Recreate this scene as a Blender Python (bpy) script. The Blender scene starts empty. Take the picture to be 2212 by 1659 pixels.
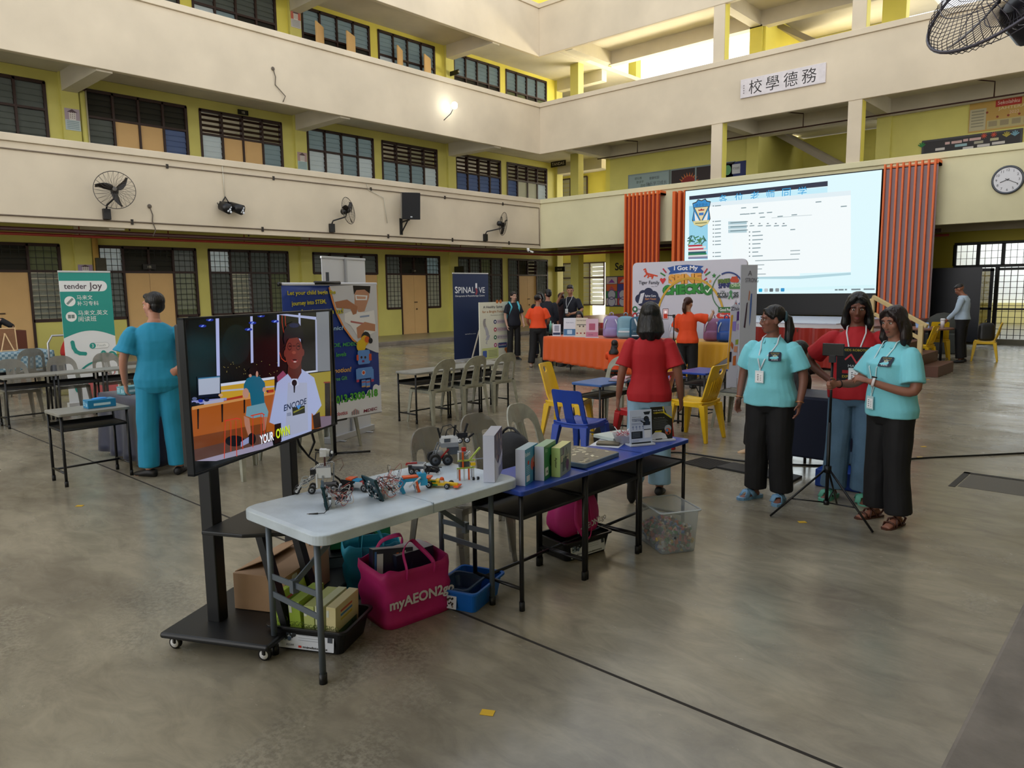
import bpy, bmesh, math, random
from mathutils import Vector as V, Matrix as Mx, noise, Euler
for _c in (bpy.data.objects, bpy.data.meshes, bpy.data.materials, bpy.data.lights, bpy.data.cameras):
    for _o in list(_c): _c.remove(_o)
SC = bpy.context.scene
COL = SC.collection
R = math.radians
PI = math.pi
rnd = random.Random(7)

# ------------------------------------------------------------------ camera
cam_d = bpy.data.cameras.new('camera'); CAM = bpy.data.objects.new('camera', cam_d); COL.objects.link(CAM)
SC.camera = CAM
cam_d.sensor_fit = 'HORIZONTAL'; cam_d.sensor_width = 36.0
cam_d.lens = 36.0 * 1588.78 / 2212.0
cam_d.clip_start = 0.05; cam_d.clip_end = 300
yaw, pitch, roll = R(42.3366), R(-7.3522), R(-0.7167)
_f = V((-math.sin(yaw)*math.cos(pitch), math.cos(yaw)*math.cos(pitch), math.sin(pitch)))
_r = V((math.cos(yaw), math.sin(yaw), 0)); _u = _r.cross(_f)
_r2 = _r*math.cos(roll) + _u*math.sin(roll); _u2 = -_r*math.sin(roll) + _u*math.cos(roll)
m = Mx((( _r2.x, _u2.x, -_f.x, 0), (_r2.y, _u2.y, -_f.y, 0), (_r2.z, _u2.z, -_f.z, 1.70), (0, 0, 0, 1)))
CAM.matrix_world = m

# ------------------------------------------------------------------ world, exposure
W = bpy.data.worlds.new('sky'); SC.world = W; W.use_nodes = True
_n = W.node_tree; _n.nodes.clear()
_o = _n.nodes.new('ShaderNodeOutputWorld'); _b = _n.nodes.new('ShaderNodeBackground')
_tc = _n.nodes.new('ShaderNodeTexCoord'); _sx = _n.nodes.new('ShaderNodeSeparateXYZ'); _cr = _n.nodes.new('ShaderNodeValToRGB')
_n.links.new(_tc.outputs['Generated'], _sx.inputs[0]); _n.links.new(_sx.outputs['Z'], _cr.inputs[0])
_e = _cr.color_ramp.elements; _e[0].position = .0; _e[0].color = (1.0, .96, .90, 1); _e[1].position = .85; _e[1].color = (.30, .325, .36, 1)
_q = _e.new(.22); _q.color = (.95, .95, .95, 1); _q = _e.new(.50); _q.color = (.46, .49, .53, 1)
_n.links.new(_cr.outputs[0], _b.inputs[0]); _b.inputs[1].default_value = 3.2
_n.links.new(_b.outputs[0], _o.inputs[0])
vs = SC.view_settings
vs.view_transform = 'Standard'; vs.look = 'None'; vs.gamma = 1.0; vs.use_curve_mapping = False; vs.exposure = 0.0
SC.display_settings.display_device = 'sRGB'
SC.cycles.max_bounces = 8; SC.cycles.diffuse_bounces = 4; SC.cycles.transparent_max_bounces = 12
SC.cycles.use_denoising = True; SC.cycles.sample_clamp_indirect = 6
SC.cycles.caustics_reflective = False; SC.cycles.caustics_refractive = False

def area(name, loc, aim, sx, sy, power, col=(1, 1, 1)):
    l = bpy.data.lights.new(name, 'AREA'); l.shape = 'RECTANGLE'; l.size = sx; l.size_y = sy; l.energy = power; l.color = col
    o = bpy.data.objects.new(name, l); COL.objects.link(o); o.location = loc
    o.rotation_euler = (V(aim)-V(loc)).to_track_quat('-Z', 'Y').to_euler(); return o

# ------------------------------------------------------------------ materials
def lin(h):
    h = h.lstrip('#'); c = [int(h[i:i+2], 16)/255 for i in (0, 2, 4)]
    return tuple(((x+.055)/1.055)**2.4 if x > .04045 else x/12.92 for x in c)
_mc = {}
def M(col, r=.55, metal=0, e=0, a=1, bump=0, bs=60, var=0, vs_=8, trans=0, ior=1.45, coat=0, sheen=0, stretch=None, tl=0, frost=0):
    key = (col, r, metal, e, a, bump, bs, var, vs_, trans, coat, sheen, stretch, tl, frost)
    if key in _mc: return _mc[key]
    m = bpy.data.materials.new('m_'+col.lstrip('#')); m.use_nodes = True
    nt = m.node_tree; p = nt.nodes['Principled BSDF']; c = lin(col)
    p.inputs['Base Color'].default_value = (*c, 1); p.inputs['Roughness'].default_value = r
    p.inputs['Metallic'].default_value = metal; p.inputs['IOR'].default_value = ior
    p.inputs['Transmission Weight'].default_value = trans; p.inputs['Coat Weight'].default_value = coat
    p.inputs['Sheen Weight'].default_value = sheen
    if a < 1: p.inputs['Alpha'].default_value = a
    if e:
        p.inputs['Emission Color'].default_value = (*c, 1); p.inputs['Emission Strength'].default_value = e
    if bump or var:
        tc = nt.nodes.new('ShaderNodeTexCoord'); mp = nt.nodes.new('ShaderNodeMapping')
        nt.links.new(tc.outputs['Object'], mp.inputs[0])
        if stretch: mp.inputs['Scale'].default_value = stretch
    if var:
        nz = nt.nodes.new('ShaderNodeTexNoise'); nz.inputs['Scale'].default_value = vs_; nz.inputs['Detail'].default_value = 5
        nt.links.new(mp.outputs[0], nz.inputs['Vector'])
        rp = nt.nodes.new('ShaderNodeMapRange'); rp.inputs[1].default_value = .3; rp.inputs[2].default_value = .7
        rp.inputs[3].default_value = 1-var; rp.inputs[4].default_value = 1+var*.5
        nt.links.new(nz.outputs[0], rp.inputs[0])
        mx = nt.nodes.new('ShaderNodeVectorMath'); mx.operation = 'SCALE'; mx.inputs[0].default_value = c
        nt.links.new(rp.outputs[0], mx.inputs['Scale']); nt.links.new(mx.outputs[0], p.inputs['Base Color'])
    if bump:
        nz = nt.nodes.new('ShaderNodeTexNoise'); nz.inputs['Scale'].default_value = bs; nz.inputs['Detail'].default_value = 4
        nt.links.new(mp.outputs[0], nz.inputs['Vector'])
        b = nt.nodes.new('ShaderNodeBump'); b.inputs['Strength'].default_value = bump; b.inputs['Distance'].default_value = .02
        nt.links.new(nz.outputs[0], b.inputs['Height']); nt.links.new(b.outputs[0], p.inputs['Normal'])
    if tl:
        o = nt.nodes['Material Output']; t = nt.nodes.new('ShaderNodeBsdfTransparent'); t.inputs[0].default_value = (.97, .97, .95, 1)
        mix = nt.nodes.new('ShaderNodeMixShader'); mix.inputs[0].default_value = tl
        nt.links.new(p.outputs[0], mix.inputs[1]); nt.links.new(t.outputs[0], mix.inputs[2]); nt.links.new(mix.outputs[0], o.inputs[0])
    if frost:
        o = nt.nodes['Material Output']; t = nt.nodes.new('ShaderNodeBsdfTranslucent'); t.inputs[0].default_value = (*c, 1)
        mix = nt.nodes.new('ShaderNodeMixShader'); mix.inputs[0].default_value = frost
        src = o.inputs[0].links[0].from_socket
        nt.links.new(src, mix.inputs[1]); nt.links.new(t.outputs[0], mix.inputs[2]); nt.links.new(mix.outputs[0], o.inputs[0])
    _mc[key] = m; return m

# ------------------------------------------------------------------ text as outlines
_txt = {}
_tobj = None
def text_geo(s, bold=0, sp=1.0):
    key = (s, bold, sp)
    if key in _txt: return _txt[key]
    cu = bpy.data.curves.new('t', 'FONT'); cu.body = s; cu.size = 1; cu.offset = bold; cu.space_character = sp
    cu.resolution_u = 3; cu.fill_mode = 'FRONT'
    o = bpy.data.objects.new('t', cu); COL.objects.link(o)
    dg = bpy.context.evaluated_depsgraph_get(); dg.update()
    me = bpy.data.meshes.new_from_object(o.evaluated_get(dg))
    vv = [(v.co.x, v.co.y) for v in me.vertices]; ff = [tuple(p.vertices) for p in me.polygons]
    bpy.data.objects.remove(o); bpy.data.curves.remove(cu); bpy.data.meshes.remove(me)
    if not vv: vv = [(0, 0)]
    x0 = min(v[0] for v in vv); x1 = max(v[0] for v in vv); y0 = min(v[1] for v in vv); y1 = max(v[1] for v in vv)
    _txt[key] = (vv, ff, (x0, x1, y0, y1)); return _txt[key]

# ------------------------------------------------------------------ mesh builder
class MB:
    def __init__(s, m=None):
        s.v = []; s.f = []; s.fm = []; s.mats = []; s.T = Mx.Identity(4); s.m = m; s.sm = []; s.ac = 0
    def mi(s, m):
        m = m or s.m
        if m not in s.mats: s.mats.append(m)
        return s.mats.index(m)
    def add(s, vs, fs, m=None, smooth=False):
        b = len(s.v); T = s.T
        s.v += [tuple(T @ V(v)) for v in vs]; k = s.mi(m)
        for f in fs: s.f.append(tuple(b+i for i in f)); s.fm.append(k); s.sm.append(smooth)
        return s
    def box(s, x0, x1, y0, y1, z0, z1, m=None):
        if x0 > x1: x0, x1 = x1, x0
        if y0 > y1: y0, y1 = y1, y0
        if z0 > z1: z0, z1 = z1, z0
        v = [(x, y, z) for z in (z0, z1) for y in (y0, y1) for x in (x0, x1)]
        return s.add(v, [(0, 2, 3, 1), (4, 5, 7, 6), (0, 1, 5, 4), (2, 6, 7, 3), (0, 4, 6, 2), (1, 3, 7, 5)], m)
    def cbox(s, c, d, m=None, rot=None):
        o = s.T
        s.T = o @ Mx.Translation(c) @ (Euler(rot).to_matrix().to_4x4() if rot else Mx.Identity(4))
        s.box(-d[0]/2, d[0]/2, -d[1]/2, d[1]/2, -d[2]/2, d[2]/2, m); s.T = o; return s
    def bar(s, a, b, w, h=None, m=None, up=(0, 0, 1)):
        a = V(a); b = V(b); h = h or w; d = b-a; L = d.length
        if L < 1e-6: return s
        d.normalize(); u = V(up)
        if abs(d.dot(u)) > .98: u = V((1, 0, 0))
        r = d.cross(u).normalized(); u = r.cross(d)
        vs = []
        for p in (a, b):
            for i, j in ((-1, -1), (1, -1), (1, 1), (-1, 1)): vs.append(p + r*(i*w/2) + u*(j*h/2))
        return s.add(vs, [(0, 1, 2, 3), (7, 6, 5, 4), (0, 4, 5, 1), (1, 5, 6, 2), (2, 6, 7, 3), (3, 7, 4, 0)], m)
    def tube(s, pts, r, n=10, m=None, closed=False, cap=True, smooth=True):
        """round tube through points; r a number or a list"""
        pts = [V(p) for p in pts]; N = len(pts); rr = r if isinstance(r, (list, tuple)) else [r]*N
        rings = []; pu = None
        for i, p in enumerate(pts):
            if closed: d = pts[(i+1) % N]-pts[i-1]
            else: d = pts[min(i+1, N-1)]-pts[max(i-1, 0)]
            if d.length < 1e-9: d = V((0, 0, 1))
            d.normalize()
            if pu is None:
                u = V((0, 0, 1)) if abs(d.z) < .9 else V((1, 0, 0))
            else: u = pu
            u = (u-d*u.dot(d))
            if u.length < 1e-6: u = V((0, 1, 0))-d*d.y
            u.normalize(); pu = u; w = d.cross(u)
            q = rr[i]; qa, qb = q if isinstance(q, (tuple, list)) else (q, q)
            rings.append([p + u*(math.cos(2*PI*k/n)*qa) + w*(math.sin(2*PI*k/n)*qb) for k in range(n)])
        vs = [v for g in rings for v in g]; fs = []
        for i in range(N if closed else N-1):
            a = i*n; b = ((i+1) % N)*n
            for k in range(n): fs.append((a+k, a+(k+1) % n, b+(k+1) % n, b+k))
        if cap and not closed:
            fs.append(tuple(range(n-1, -1, -1))); fs.append(tuple((N-1)*n+k for k in range(n)))
        return s.add(vs, fs, m, smooth)
    def cyl(s, a, b, r0, r1=None, n=16, m=None, smooth=True):
        return s.tube([a, b], [r0, r1 if r1 is not None else r0], n, m, smooth=smooth)
    def ball(s, c, r, m=None, nu=12, nv=8, rot=None):
        r = r if isinstance(r, (tuple, list)) else (r, r, r)
        q = Euler(rot).to_matrix() if rot else Mx.Identity(3)
        vs = [V((0, 0, -r[2]))]
        for j in range(1, nv):
            t = PI*j/nv-PI/2
            for i in range(nu): p = 2*PI*i/nu; vs.append(V((math.cos(t)*math.cos(p)*r[0], math.cos(t)*math.sin(p)*r[1], math.sin(t)*r[2])))
        vs.append(V((0, 0, r[2]))); fs = []
        for i in range(nu):
            k = (i+1) % nu; fs.append((0, 1+k, 1+i))
            for j in range(nv-2): a = 1+j*nu; fs.append((a+i, a+k, a+nu+k, a+nu+i))
            a = 1+(nv-2)*nu; fs.append((a+i, a+k, len(vs)-1))
        return s.add([V(c)+q @ v for v in vs], fs, m, True)
    def loft(s, rings, m=None, cap=True, smooth=True, closed_ring=True):
        n = len(rings[0]); vs = [v for g in rings for v in g]; fs = []
        for i in range(len(rings)-1):
            a = i*n; b = a+n
            for k in range(n if closed_ring else n-1): fs.append((a+k, a+(k+1) % n, b+(k+1) % n, b+k))
        if cap and closed_ring:
            fs.append(tuple(range(n-1, -1, -1))); fs.append(tuple((len(rings)-1)*n+k for k in range(n)))
        return s.add(vs, fs, m, smooth)
    def lathe(s, prof, c=(0, 0, 0), n=20, m=None):
        return s.loft([[V(c)+V((r*math.cos(2*PI*k/n), r*math.sin(2*PI*k/n), z)) for k in range(n)] for r, z in prof], m)
    def prism(s, poly, z0, z1, m=None):
        n = len(poly); vs = [(x, y, z0) for x, y in poly]+[(x, y, z1) for x, y in poly]
        fs = [tuple(range(n-1, -1, -1)), tuple(range(n, 2*n))]+[(i, (i+1) % n, n+(i+1) % n, n+i) for i in range(n)]
        return s.add(vs, fs, m)
    def grid(s, fn, nu, nv, m=None, smooth=True):
        vs = [fn(i/nu, j/nv) for j in range(nv+1) for i in range(nu+1)]; w = nu+1
        return s.add(vs, [(j*w+i, j*w+i+1, (j+1)*w+i+1, (j+1)*w+i) for j in range(nv) for i in range(nu)], m, smooth)
    # flat printed shapes: drawn in the local XZ plane at y = -d (seen from -Y)
    def P2(s, poly, m, d=0.0):
        s.ac += 3e-5; d += s.ac
        return s.add([(x, -d, z) for x, z in poly], [tuple(range(len(poly)))], m)
    def rect(s, x0, z0, x1, z1, m, d=0.0): return s.P2([(x0, z0), (x1, z0), (x1, z1), (x0, z1)], m, d)
    def disc(s, x, z, r, m, d=0.0, n=24, rz=None, a0=0, a1=360):
        rz = rz or r
        q = [(x+r*math.cos(R(a0+(a1-a0)*k/n)), z+rz*math.sin(R(a0+(a1-a0)*k/n))) for k in range(n+(a1-a0 < 360))]
        return s.P2(q, m, d)
    def ring(s, x, z, r, w, m, d=0.0, n=28, a0=0, a1=360, rz=None):
        k_ = (rz or r)/r; vs = []; s.ac += 3e-5; d += s.ac
        for k in range(n+1):
            a = R(a0+(a1-a0)*k/n)
            for q in (r, r-w): vs.append((x+q*math.cos(a), -d, z+q*k_*math.sin(a)))
        return s.add(vs, [(2*k, 2*k+1, 2*k+3, 2*k+2) for k in range(n)], m)
    def rrect(s, x0, z0, x1, z1, r, m, d=0.0):
        q = []
        for cx, cz, a in ((x1-r, z1-r, 0), (x0+r, z1-r, 90), (x0+r, z0+r, 180), (x1-r, z0+r, 270)):
            for k in range(6): q.append((cx+r*math.cos(R(a+18*k)), cz+r*math.sin(R(a+18*k))))
        return s.P2(q, m, d)
    def line2(s, pts, w, m, d=0.0):
        for a, b in zip(pts, pts[1:]):
            dx, dz = b[0]-a[0], b[1]-a[1]; L = math.hypot(dx, dz) or 1; nx, nz = -dz/L*w/2, dx/L*w/2
            ex, ez = dx/L*w*.3, dz/L*w*.3
            s.P2([(a[0]-nx-ex, a[1]-nz-ez), (b[0]-nx+ex, b[1]-nz+ez), (b[0]+nx+ex, b[1]+nz+ez), (a[0]+nx-ex, a[1]+nz-ez)], m, d)
        return s
    def text(s, t, x, z, h, m, d=0.0, w=None, bold=0, align='c', rot=0, shear=0, sp=1.0):
        """text with its box height h (or width w), anchored at x (align c/l/r) and vertical centre z"""
        vv, ff, (x0, x1, y0, y1) = text_geo(t, bold, sp); s.ac += 3e-5; d += s.ac
        k = h/max(y1-y0, .01) if h else w/max(x1-x0, .01)
        kx = w/max(x1-x0, .01) if w else k
        ax = {'c': (x0+x1)/2, 'l': x0, 'r': x1}[align]; ca, sa = math.cos(R(rot)), math.sin(R(rot)); out = []
        for a, b in vv:
            p = (a-ax)*kx; q = (b-(y0+y1)/2)*k; p += q*shear
            out.append((x+p*ca-q*sa, -d, z+p*sa+q*ca))
        return s.add(out, ff, m)
    def build(s, name, parent=None, bevel=0, seg=2, sub=0, solid=0, auto=True, loc=None, rot=None):
        me = bpy.data.meshes.new(name); me.from_pydata(s.v, [], s.f)
        for m in s.mats: me.materials.append(m)
        me.polygons.foreach_set('material_index', s.fm); me.polygons.foreach_set('use_smooth', s.sm); me.update()
        o = bpy.data.objects.new(name, me); COL.objects.link(o)
        if parent: o.parent = parent
        if loc: o.location = loc
        if rot: o.rotation_euler = rot
        if solid or bevel or sub: o['finish'] = [float(solid), float(bevel), float(seg), float(sub)]
        return o

def tag(o, label=None, cat=None, group=None, kind=None):
    if label: o['label'] = label
    if cat: o['category'] = cat
    if group: o['group'] = group
    if kind: o['kind'] = kind
    return o
def empty(name, loc, rz=0, label=None, cat=None, group=None):
    o = bpy.data.objects.new(name, None); COL.objects.link(o); o.empty_display_size = .1
    o.location = loc; o.rotation_euler = (0, 0, rz)
    return tag(o, label, cat, group)
def struct(o): o['kind'] = 'structure'; return o
def copy_tree(o, parent=None):
    c = o.copy(); COL.objects.link(c); c.parent = parent
    for ch in list(o.children): copy_tree(ch, c)
    return c
def cube_at(o, loc, rz, label=None, group=None):
    o.location = loc; o.rotation_euler = (0, 0, rz)
    if label: o['label'] = label
    if group: o['group'] = group
    return o
# a point of the place seen at (x, y) in the 2212 x 1659 view, on a known plane
def _ray(x, y):
    return _f + _r2*((x-1106)/1588.78) - _u2*((y-829.5)/1588.78)
CP = V((0, 0, 1.70))
def atY(x, y, Y): d = _ray(x, y); return CP+d*(Y/d.y)
def atX(x, y, X): d = _ray(x, y); return CP+d*(X/d.x)
def atZ(x, y, z=0.0): d = _ray(x, y); return CP+d*((z-1.70)/d.z)
def xz(x, y, Y): q = atY(x, y, Y); return (q.x, q.z)
# ================================================================== BUILDING
cream = M('#d4c7b0', r=.75, var=.12, vs_=.7, bump=.12, bs=3)
cream2 = M('#d9d3ae', r=.75, var=.10, vs_=.7, bump=.12, bs=3)
yellow = M('#d3cd74', r=.6, var=.08, vs_=1.2)
yellow2 = M('#e4d964', r=.6, var=.06, vs_=1.2)
white_c = M('#cfc8b8', r=.8, var=.12, vs_=1)
brown = M('#33201c', r=.5)
peach = M('#dcb57c', r=.55, var=.05, vs_=2)
black = M('#0d0d0f', r=.45)
def floor_mat():
    m = bpy.data.materials.new('polished_concrete'); m.use_nodes = True; nt = m.node_tree; p = nt.nodes['Principled BSDF']
    tc = nt.nodes.new('ShaderNodeTexCoord')
    def nz(sc, det=6, stretch=(1, 1, 1), rough=.55, dist=0):
        mp = nt.nodes.new('ShaderNodeMapping'); mp.inputs['Scale'].default_value = stretch
        n = nt.nodes.new('ShaderNodeTexNoise'); n.inputs['Scale'].default_value = sc; n.inputs['Detail'].default_value = det
        n.inputs['Roughness'].default_value = rough; n.inputs['Distortion'].default_value = dist
        nt.links.new(tc.outputs['Object'], mp.inputs[0]); nt.links.new(mp.outputs[0], n.inputs['Vector']); return n
    def ramp(n, *st):
        r = nt.nodes.new('ShaderNodeValToRGB'); e = r.color_ramp.elements
        while len(e) < len(st): e.new(.5)
        for q, (pos, c) in zip(e, st): q.position = pos; q.color = (*lin(c), 1) if isinstance(c, str) else (c, c, c, 1)
        nt.links.new(n.outputs[0], r.inputs[0]); return r
    def mix(a, b, f, mode='MIX'):
        x = nt.nodes.new('ShaderNodeMix'); x.data_type = 'RGBA'; x.blend_type = mode
        if isinstance(f, float): x.inputs[0].default_value = f
        else: nt.links.new(f.outputs[0], x.inputs[0])
        nt.links.new(a, x.inputs[6]); nt.links.new(b, x.inputs[7]); return x
    a = ramp(nz(.55, 8, (1, 1.6, 1), .6, .4), (.30, '#6c6456'), (.5, '#8a8270'), (.70, '#a09782'))
    b = ramp(nz(3.0, 8, (1, 2.2, 1), .65, .8), (.35, .78), (.62, 1.08))
    c = mix(a.outputs[0], b.outputs[0], 1.0, 'MULTIPLY')
    # worn, pitted patches where the polish has gone
    wm = nz(.42, 5, (1, 1, 1), .6, .3); wr = ramp(wm, (.56, 0.0), (.66, 1.0))
    pits = ramp(nz(38, 6, (1, 1, 1), .7), (.44, '#4d463c'), (.56, '#a09a88'))
    mm = nt.nodes.new('ShaderNodeMath'); mm.operation = 'MULTIPLY'; mm.inputs[1].default_value = .55
    nt.links.new(wr.outputs[0], mm.inputs[0])
    c2 = mix(c.outputs[2], pits.outputs[0], mm)
    nt.links.new(c2.outputs[2], p.inputs['Base Color'])
    rr = ramp(nz(1.4, 6, (1, 1.8, 1), .6, .5), (.3, .16), (.7, .30))
    rm = nt.nodes.new('ShaderNodeMath'); rm.operation = 'MULTIPLY_ADD'; rm.inputs[1].default_value = .12
    nt.links.new(wr.outputs[0], rm.inputs[0]); nt.links.new(rr.outputs[0], rm.inputs[2]); nt.links.new(rm.outputs[0], p.inputs['Roughness'])
    p.inputs['IOR'].default_value = 1.5; p.inputs['Specular IOR Level'].default_value = .55
    bz = nz(45, 5, (1, 1, 1), .7); bs = nt.nodes.new('ShaderNodeMath'); bs.operation = 'MULTIPLY_ADD'; bs.inputs[1].default_value = .30; bs.inputs[2].default_value = .018
    nt.links.new(wr.outputs[0], bs.inputs[0])
    bp = nt.nodes.new('ShaderNodeBump'); bp.inputs['Distance'].default_value = .01
    nt.links.new(bs.outputs[0], bp.inputs['Strength']); nt.links.new(bz.outputs[0], bp.inputs['Height'])
    bz2 = nz(1.1, 3, (1, 1, 1)); bp2 = nt.nodes.new('ShaderNodeBump'); bp2.inputs['Distance'].default_value = .03; bp2.inputs['Strength'].default_value = .12
    nt.links.new(bz2.outputs[0], bp2.inputs['Height']); nt.links.new(bp.outputs[0], bp2.inputs['Normal'])
    nt.links.new(bp2.outputs[0], p.inputs['Normal'])
    return m
FLOORM = floor_mat()
struct(MB(FLOORM).box(-18.3, -.47, -14, 45, -.3, 0).build('floor'))
rough_c = M('#7d746a', r=.75, var=.3, vs_=5, bump=.3, bs=14)
struct(MB(rough_c).box(-.47, 6, -14, 40, -.3, .15).build('floor_walkway_right', bevel=.015))
wk = M('#8b8266', r=.35, var=.15, vs_=2)
struct(MB(wk).box(-28, -18.3, -14, 40, -.3, .12).build('floor_walkway_left', bevel=.02))
struct(MB(rough_c).box(-18.32, -18.1, -14, 21.9, 0, .118).build('trim_1', bevel=.01))

# joints cut in the slab
jm = M('#2d2822', r=.9)
j = MB(jm)
for a, b in (((-10.6, 1.45), (-.6, 5.6)),): pass
def joint(p0, p1, w=.012):
    j.bar((p0[0], p0[1], .0004), (p1[0], p1[1], .0004), w, .0012)
joint((-18, 2.555), (-.47, 2.555), .016); joint((-11.75, -12), (-11.75, 30), .014); joint((-18, 14.3), (-.47, 14.3), .012)
struct(j.build('trim_2'))

ST = 3.49
def wall_open(name, X, y0, y1, z0, z1, ops, th, m, axis='x'):
    """wall slab at X (thickness th away from the court) with rectangular openings (y0,y1,z0,z1)"""
    mb = MB(m); ys = sorted({y0, y1, *[o[0] for o in ops], *[o[1] for o in ops]}); ys = [y for y in ys if y0 <= y <= y1]
    for a, b in zip(ys, ys[1:]):
        c = (a+b)/2; hs = sorted([(o[2], o[3]) for o in ops if o[0] < c < o[1]]); z = z0
        for h0, h1 in hs+[(z1, z1)]:
            if h0 > z+1e-4:
                if axis == 'x': mb.box(X-th, X, a, b, z, h0)
                else: mb.box(a, b, X, X+th, z, h0)
            z = max(z, h1)
    return struct(mb.build(name))
XW = -20.85
WY = [(.65, 3.17), (3.64, 6.18), (7.09, 9.62), (10.02, 12.54), (13.46, 16.0), (16.39, 18.91), (19.88, 22.35), (22.75, 25.28)]
PIL = [.07, 6.5, 12.96, 19.39, 25.87]
GZ = (1.05, 2.94); 
ops = []
DOORG = {1: (3.64+.45, 3.64+1.86), 2: (7.68, 8.99), 5: (17.05, 18.26), 7: (23.37, 24.56)}
for i, (a, b) in enumerate(WY):
    ops.append((a, b, GZ[0], GZ[1]) if i != 4 else (a, b, 2.27, GZ[1]))
    if i in DOORG: ops.append((*DOORG[i], .12, GZ[0]))
    if i == 4: ops.append((15.3, 16.0, .12, 2.27))
ops = sorted(ops)
yell_g = yellow
wall_open('wall_left_ground', XW, -14, 26.3, .12, 3.6, ops, .2, yellow)
wall_open('wall_left_first', XW, -14, 26.3, 3.7, 7.1, [(a, b, 4.75, 6.82) for a, b in WY], .2, yellow)
wall_open('wall_left_second', XW, -14, 26.3, 7.2, 10.6, [(a, b, 8.24, 10.44) for a, b in WY], .2, yellow2)
wall_open('wall_left_third', XW, -14, 26.3, 10.7, 14, [], .2, yellow2)
pm = MB(yellow); pm2 = MB(white_c)
for y in PIL:
    pm.box(XW, XW+.1, y, y+.4, .12, 14)
    for s in range(3):
        zt = 3.62+s*ST
        pm2.box(XW+.1, -18.4, y+.03, y+.37, zt-.45, zt)
struct(pm.build('pillar_left_wall')); struct(pm2.build('beam_left_walkway'))
# rooms behind: slabs and an outer wall with daylight openings
for s, nm in enumerate(('ground', 'first', 'second', 'third')):
    z = 3.62+s*ST
    mb = MB(white_c); mb.box(-28, -18.32, -14, 33, z, z+.16)
    struct(mb.build('ceiling_left_'+nm))
wall_open('wall_outer_left', -27.8, -14, 33, .12, 14, [(q, q+2.6, zz, zz+2.1) for q in range(-12, 30, 3) for zz in (1.1, 4.8, 8.3)], .2, M('#b9b49a', r=.8))
rm = MB(M('#a8a58c', r=.8))
for y in (.1, 6.55, 13.0, 19.45, 26.1): rm.box(-27.8, XW-.2, y, y+.15, .12, 14)
struct(rm.build('wall_partition'))

def parapet(name, m, x0, x1, y0, y1, zb, zt, ax, cap=.10):
    mb = MB(m); mb.box(x0, x1, y0, y1, zb, zt-.16); e = .05
    if ax == 'A': mb.box(x0, x1+e, y0, y1+e*0, zt-.16, zt)
    else: mb.box(x0, x1, y0-e, y1, zt-.16, zt)
    return struct(mb.build(name, bevel=.012))
for s, nm in enumerate(('first', 'second', 'third')):
    zb = 3.21+s*ST; zt = 5.04+s*ST
    parapet('wall_left_balcony_'+nm, cream, -18.45, -18.3, -14, 21.8, zb, zt, 'A')
    parapet('wall_back_balcony_'+nm, cream2 if s == 0 else cream, -18.45, 8, 21.8, 21.95, zb, zt, 'B')
# back block
YW = 24.5
c3 = MB(cream)
for x in (-11.33, -7.25):
    for s in (1, 2): c3.box(x, x+.36, 21.82, 22.15, 5.04+(s-1)*ST-.02, 3.3+s*ST)
struct(c3.build('pillar_back_balcony'))
yc = MB(yellow2)
for x in (-11.33, -7.25):
    for s in (1, 2): yc.box(x+.361, x+.365, 21.86, 22.14, 5.0+(s-1)*ST, 3.3+s*ST)
struct(yc.build('trim_3'))
for s, nm in enumerate(('ground', 'first', 'second', 'third')):
    z = 3.65+s*ST
    mb = MB(white_c)
    if s < 2: mb.box(-18.3, 8, 21.95, 29, z, z+.13)
    else: mb.box(-18.3, 8, 21.95, YW+.2, z, z+.13); mb.box(-11.1, -6.6, YW+.2, 28.4, z, z+.13)
    struct(mb.build('ceiling_back_'+nm))
bb = MB(white_c)
for s in (0, 1, 2):
    z = 3.65+s*ST
    bb.box(-17.0, 8, YW-.12, YW+.2, z-.48, z)
    for x in (-17.2, -11.3, -7.2, -.9): bb.box(x, x+.32, 21.95, YW, z-.45, z)
struct(bb.build('beam_back_walkway'))
w = MB(yellow)
w.box(-17.0, -11.0, YW, YW+.2, 3.8, 6.66); w.box(-6.9, 8, YW, YW+.2, 3.8, 6.66)
w.box(-11.35, -10.93, YW-.12, YW+.2, 3.8, 6.66); w.box(-7.25, -6.85, YW-.12, YW+.2, 3.8, 6.66)
w.box(-10.95, -7.9, 28.3, 28.5, 3.8, 7.1); w.box(-11.1, -10.95, YW, 28.3, 3.8, 7.1)
w.box(-7.9, -6.9, 28.3, 28.5, 3.8, 5.95)
struct(w.build('wall_back_first'))
w = MB(yellow2)
w.box(-11.35, -10.93, YW-.12, YW+.2, 7.25, 10.2); w.box(-7.25, -6.6, YW-.12, YW+.2, 7.25, 10.2)
w.box(-11.0, -10.85, YW, 28.3, 7.25, 10.6); w.box(-10.9, -7.9, 28.3, 28.5, 7.25, 10.6); w.box(-17.0, 8, YW, YW+.15, 7.25, 8.3)
struct(w.build('wall_back_second'))
# ground floor back wall, passage at its left, big grille opening at its right
w = MB(M('#b5a83a', r=.6, var=.08, vs_=1.2))
w.box(-17.0, -5.02, YW, YW+.2, 0, 3.2); w.box(-5.02, 8, YW, YW+.2, 2.85, 3.2)
w.box(-.9, 8, YW, YW+.2, .15, 2.85)
struct(w.build('wall_back_ground'))
struct(MB(M('#6c6757', r=.3, var=.2, vs_=2)).box(-18.3, 8, 24.3, 45, -.3, .15).build('floor_back_walkway', bevel=.015))
struct(MB(wk).box(-18.3, -14.3, 21.8, 24.3, -.3, .12).build('floor_back_corner'))
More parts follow.
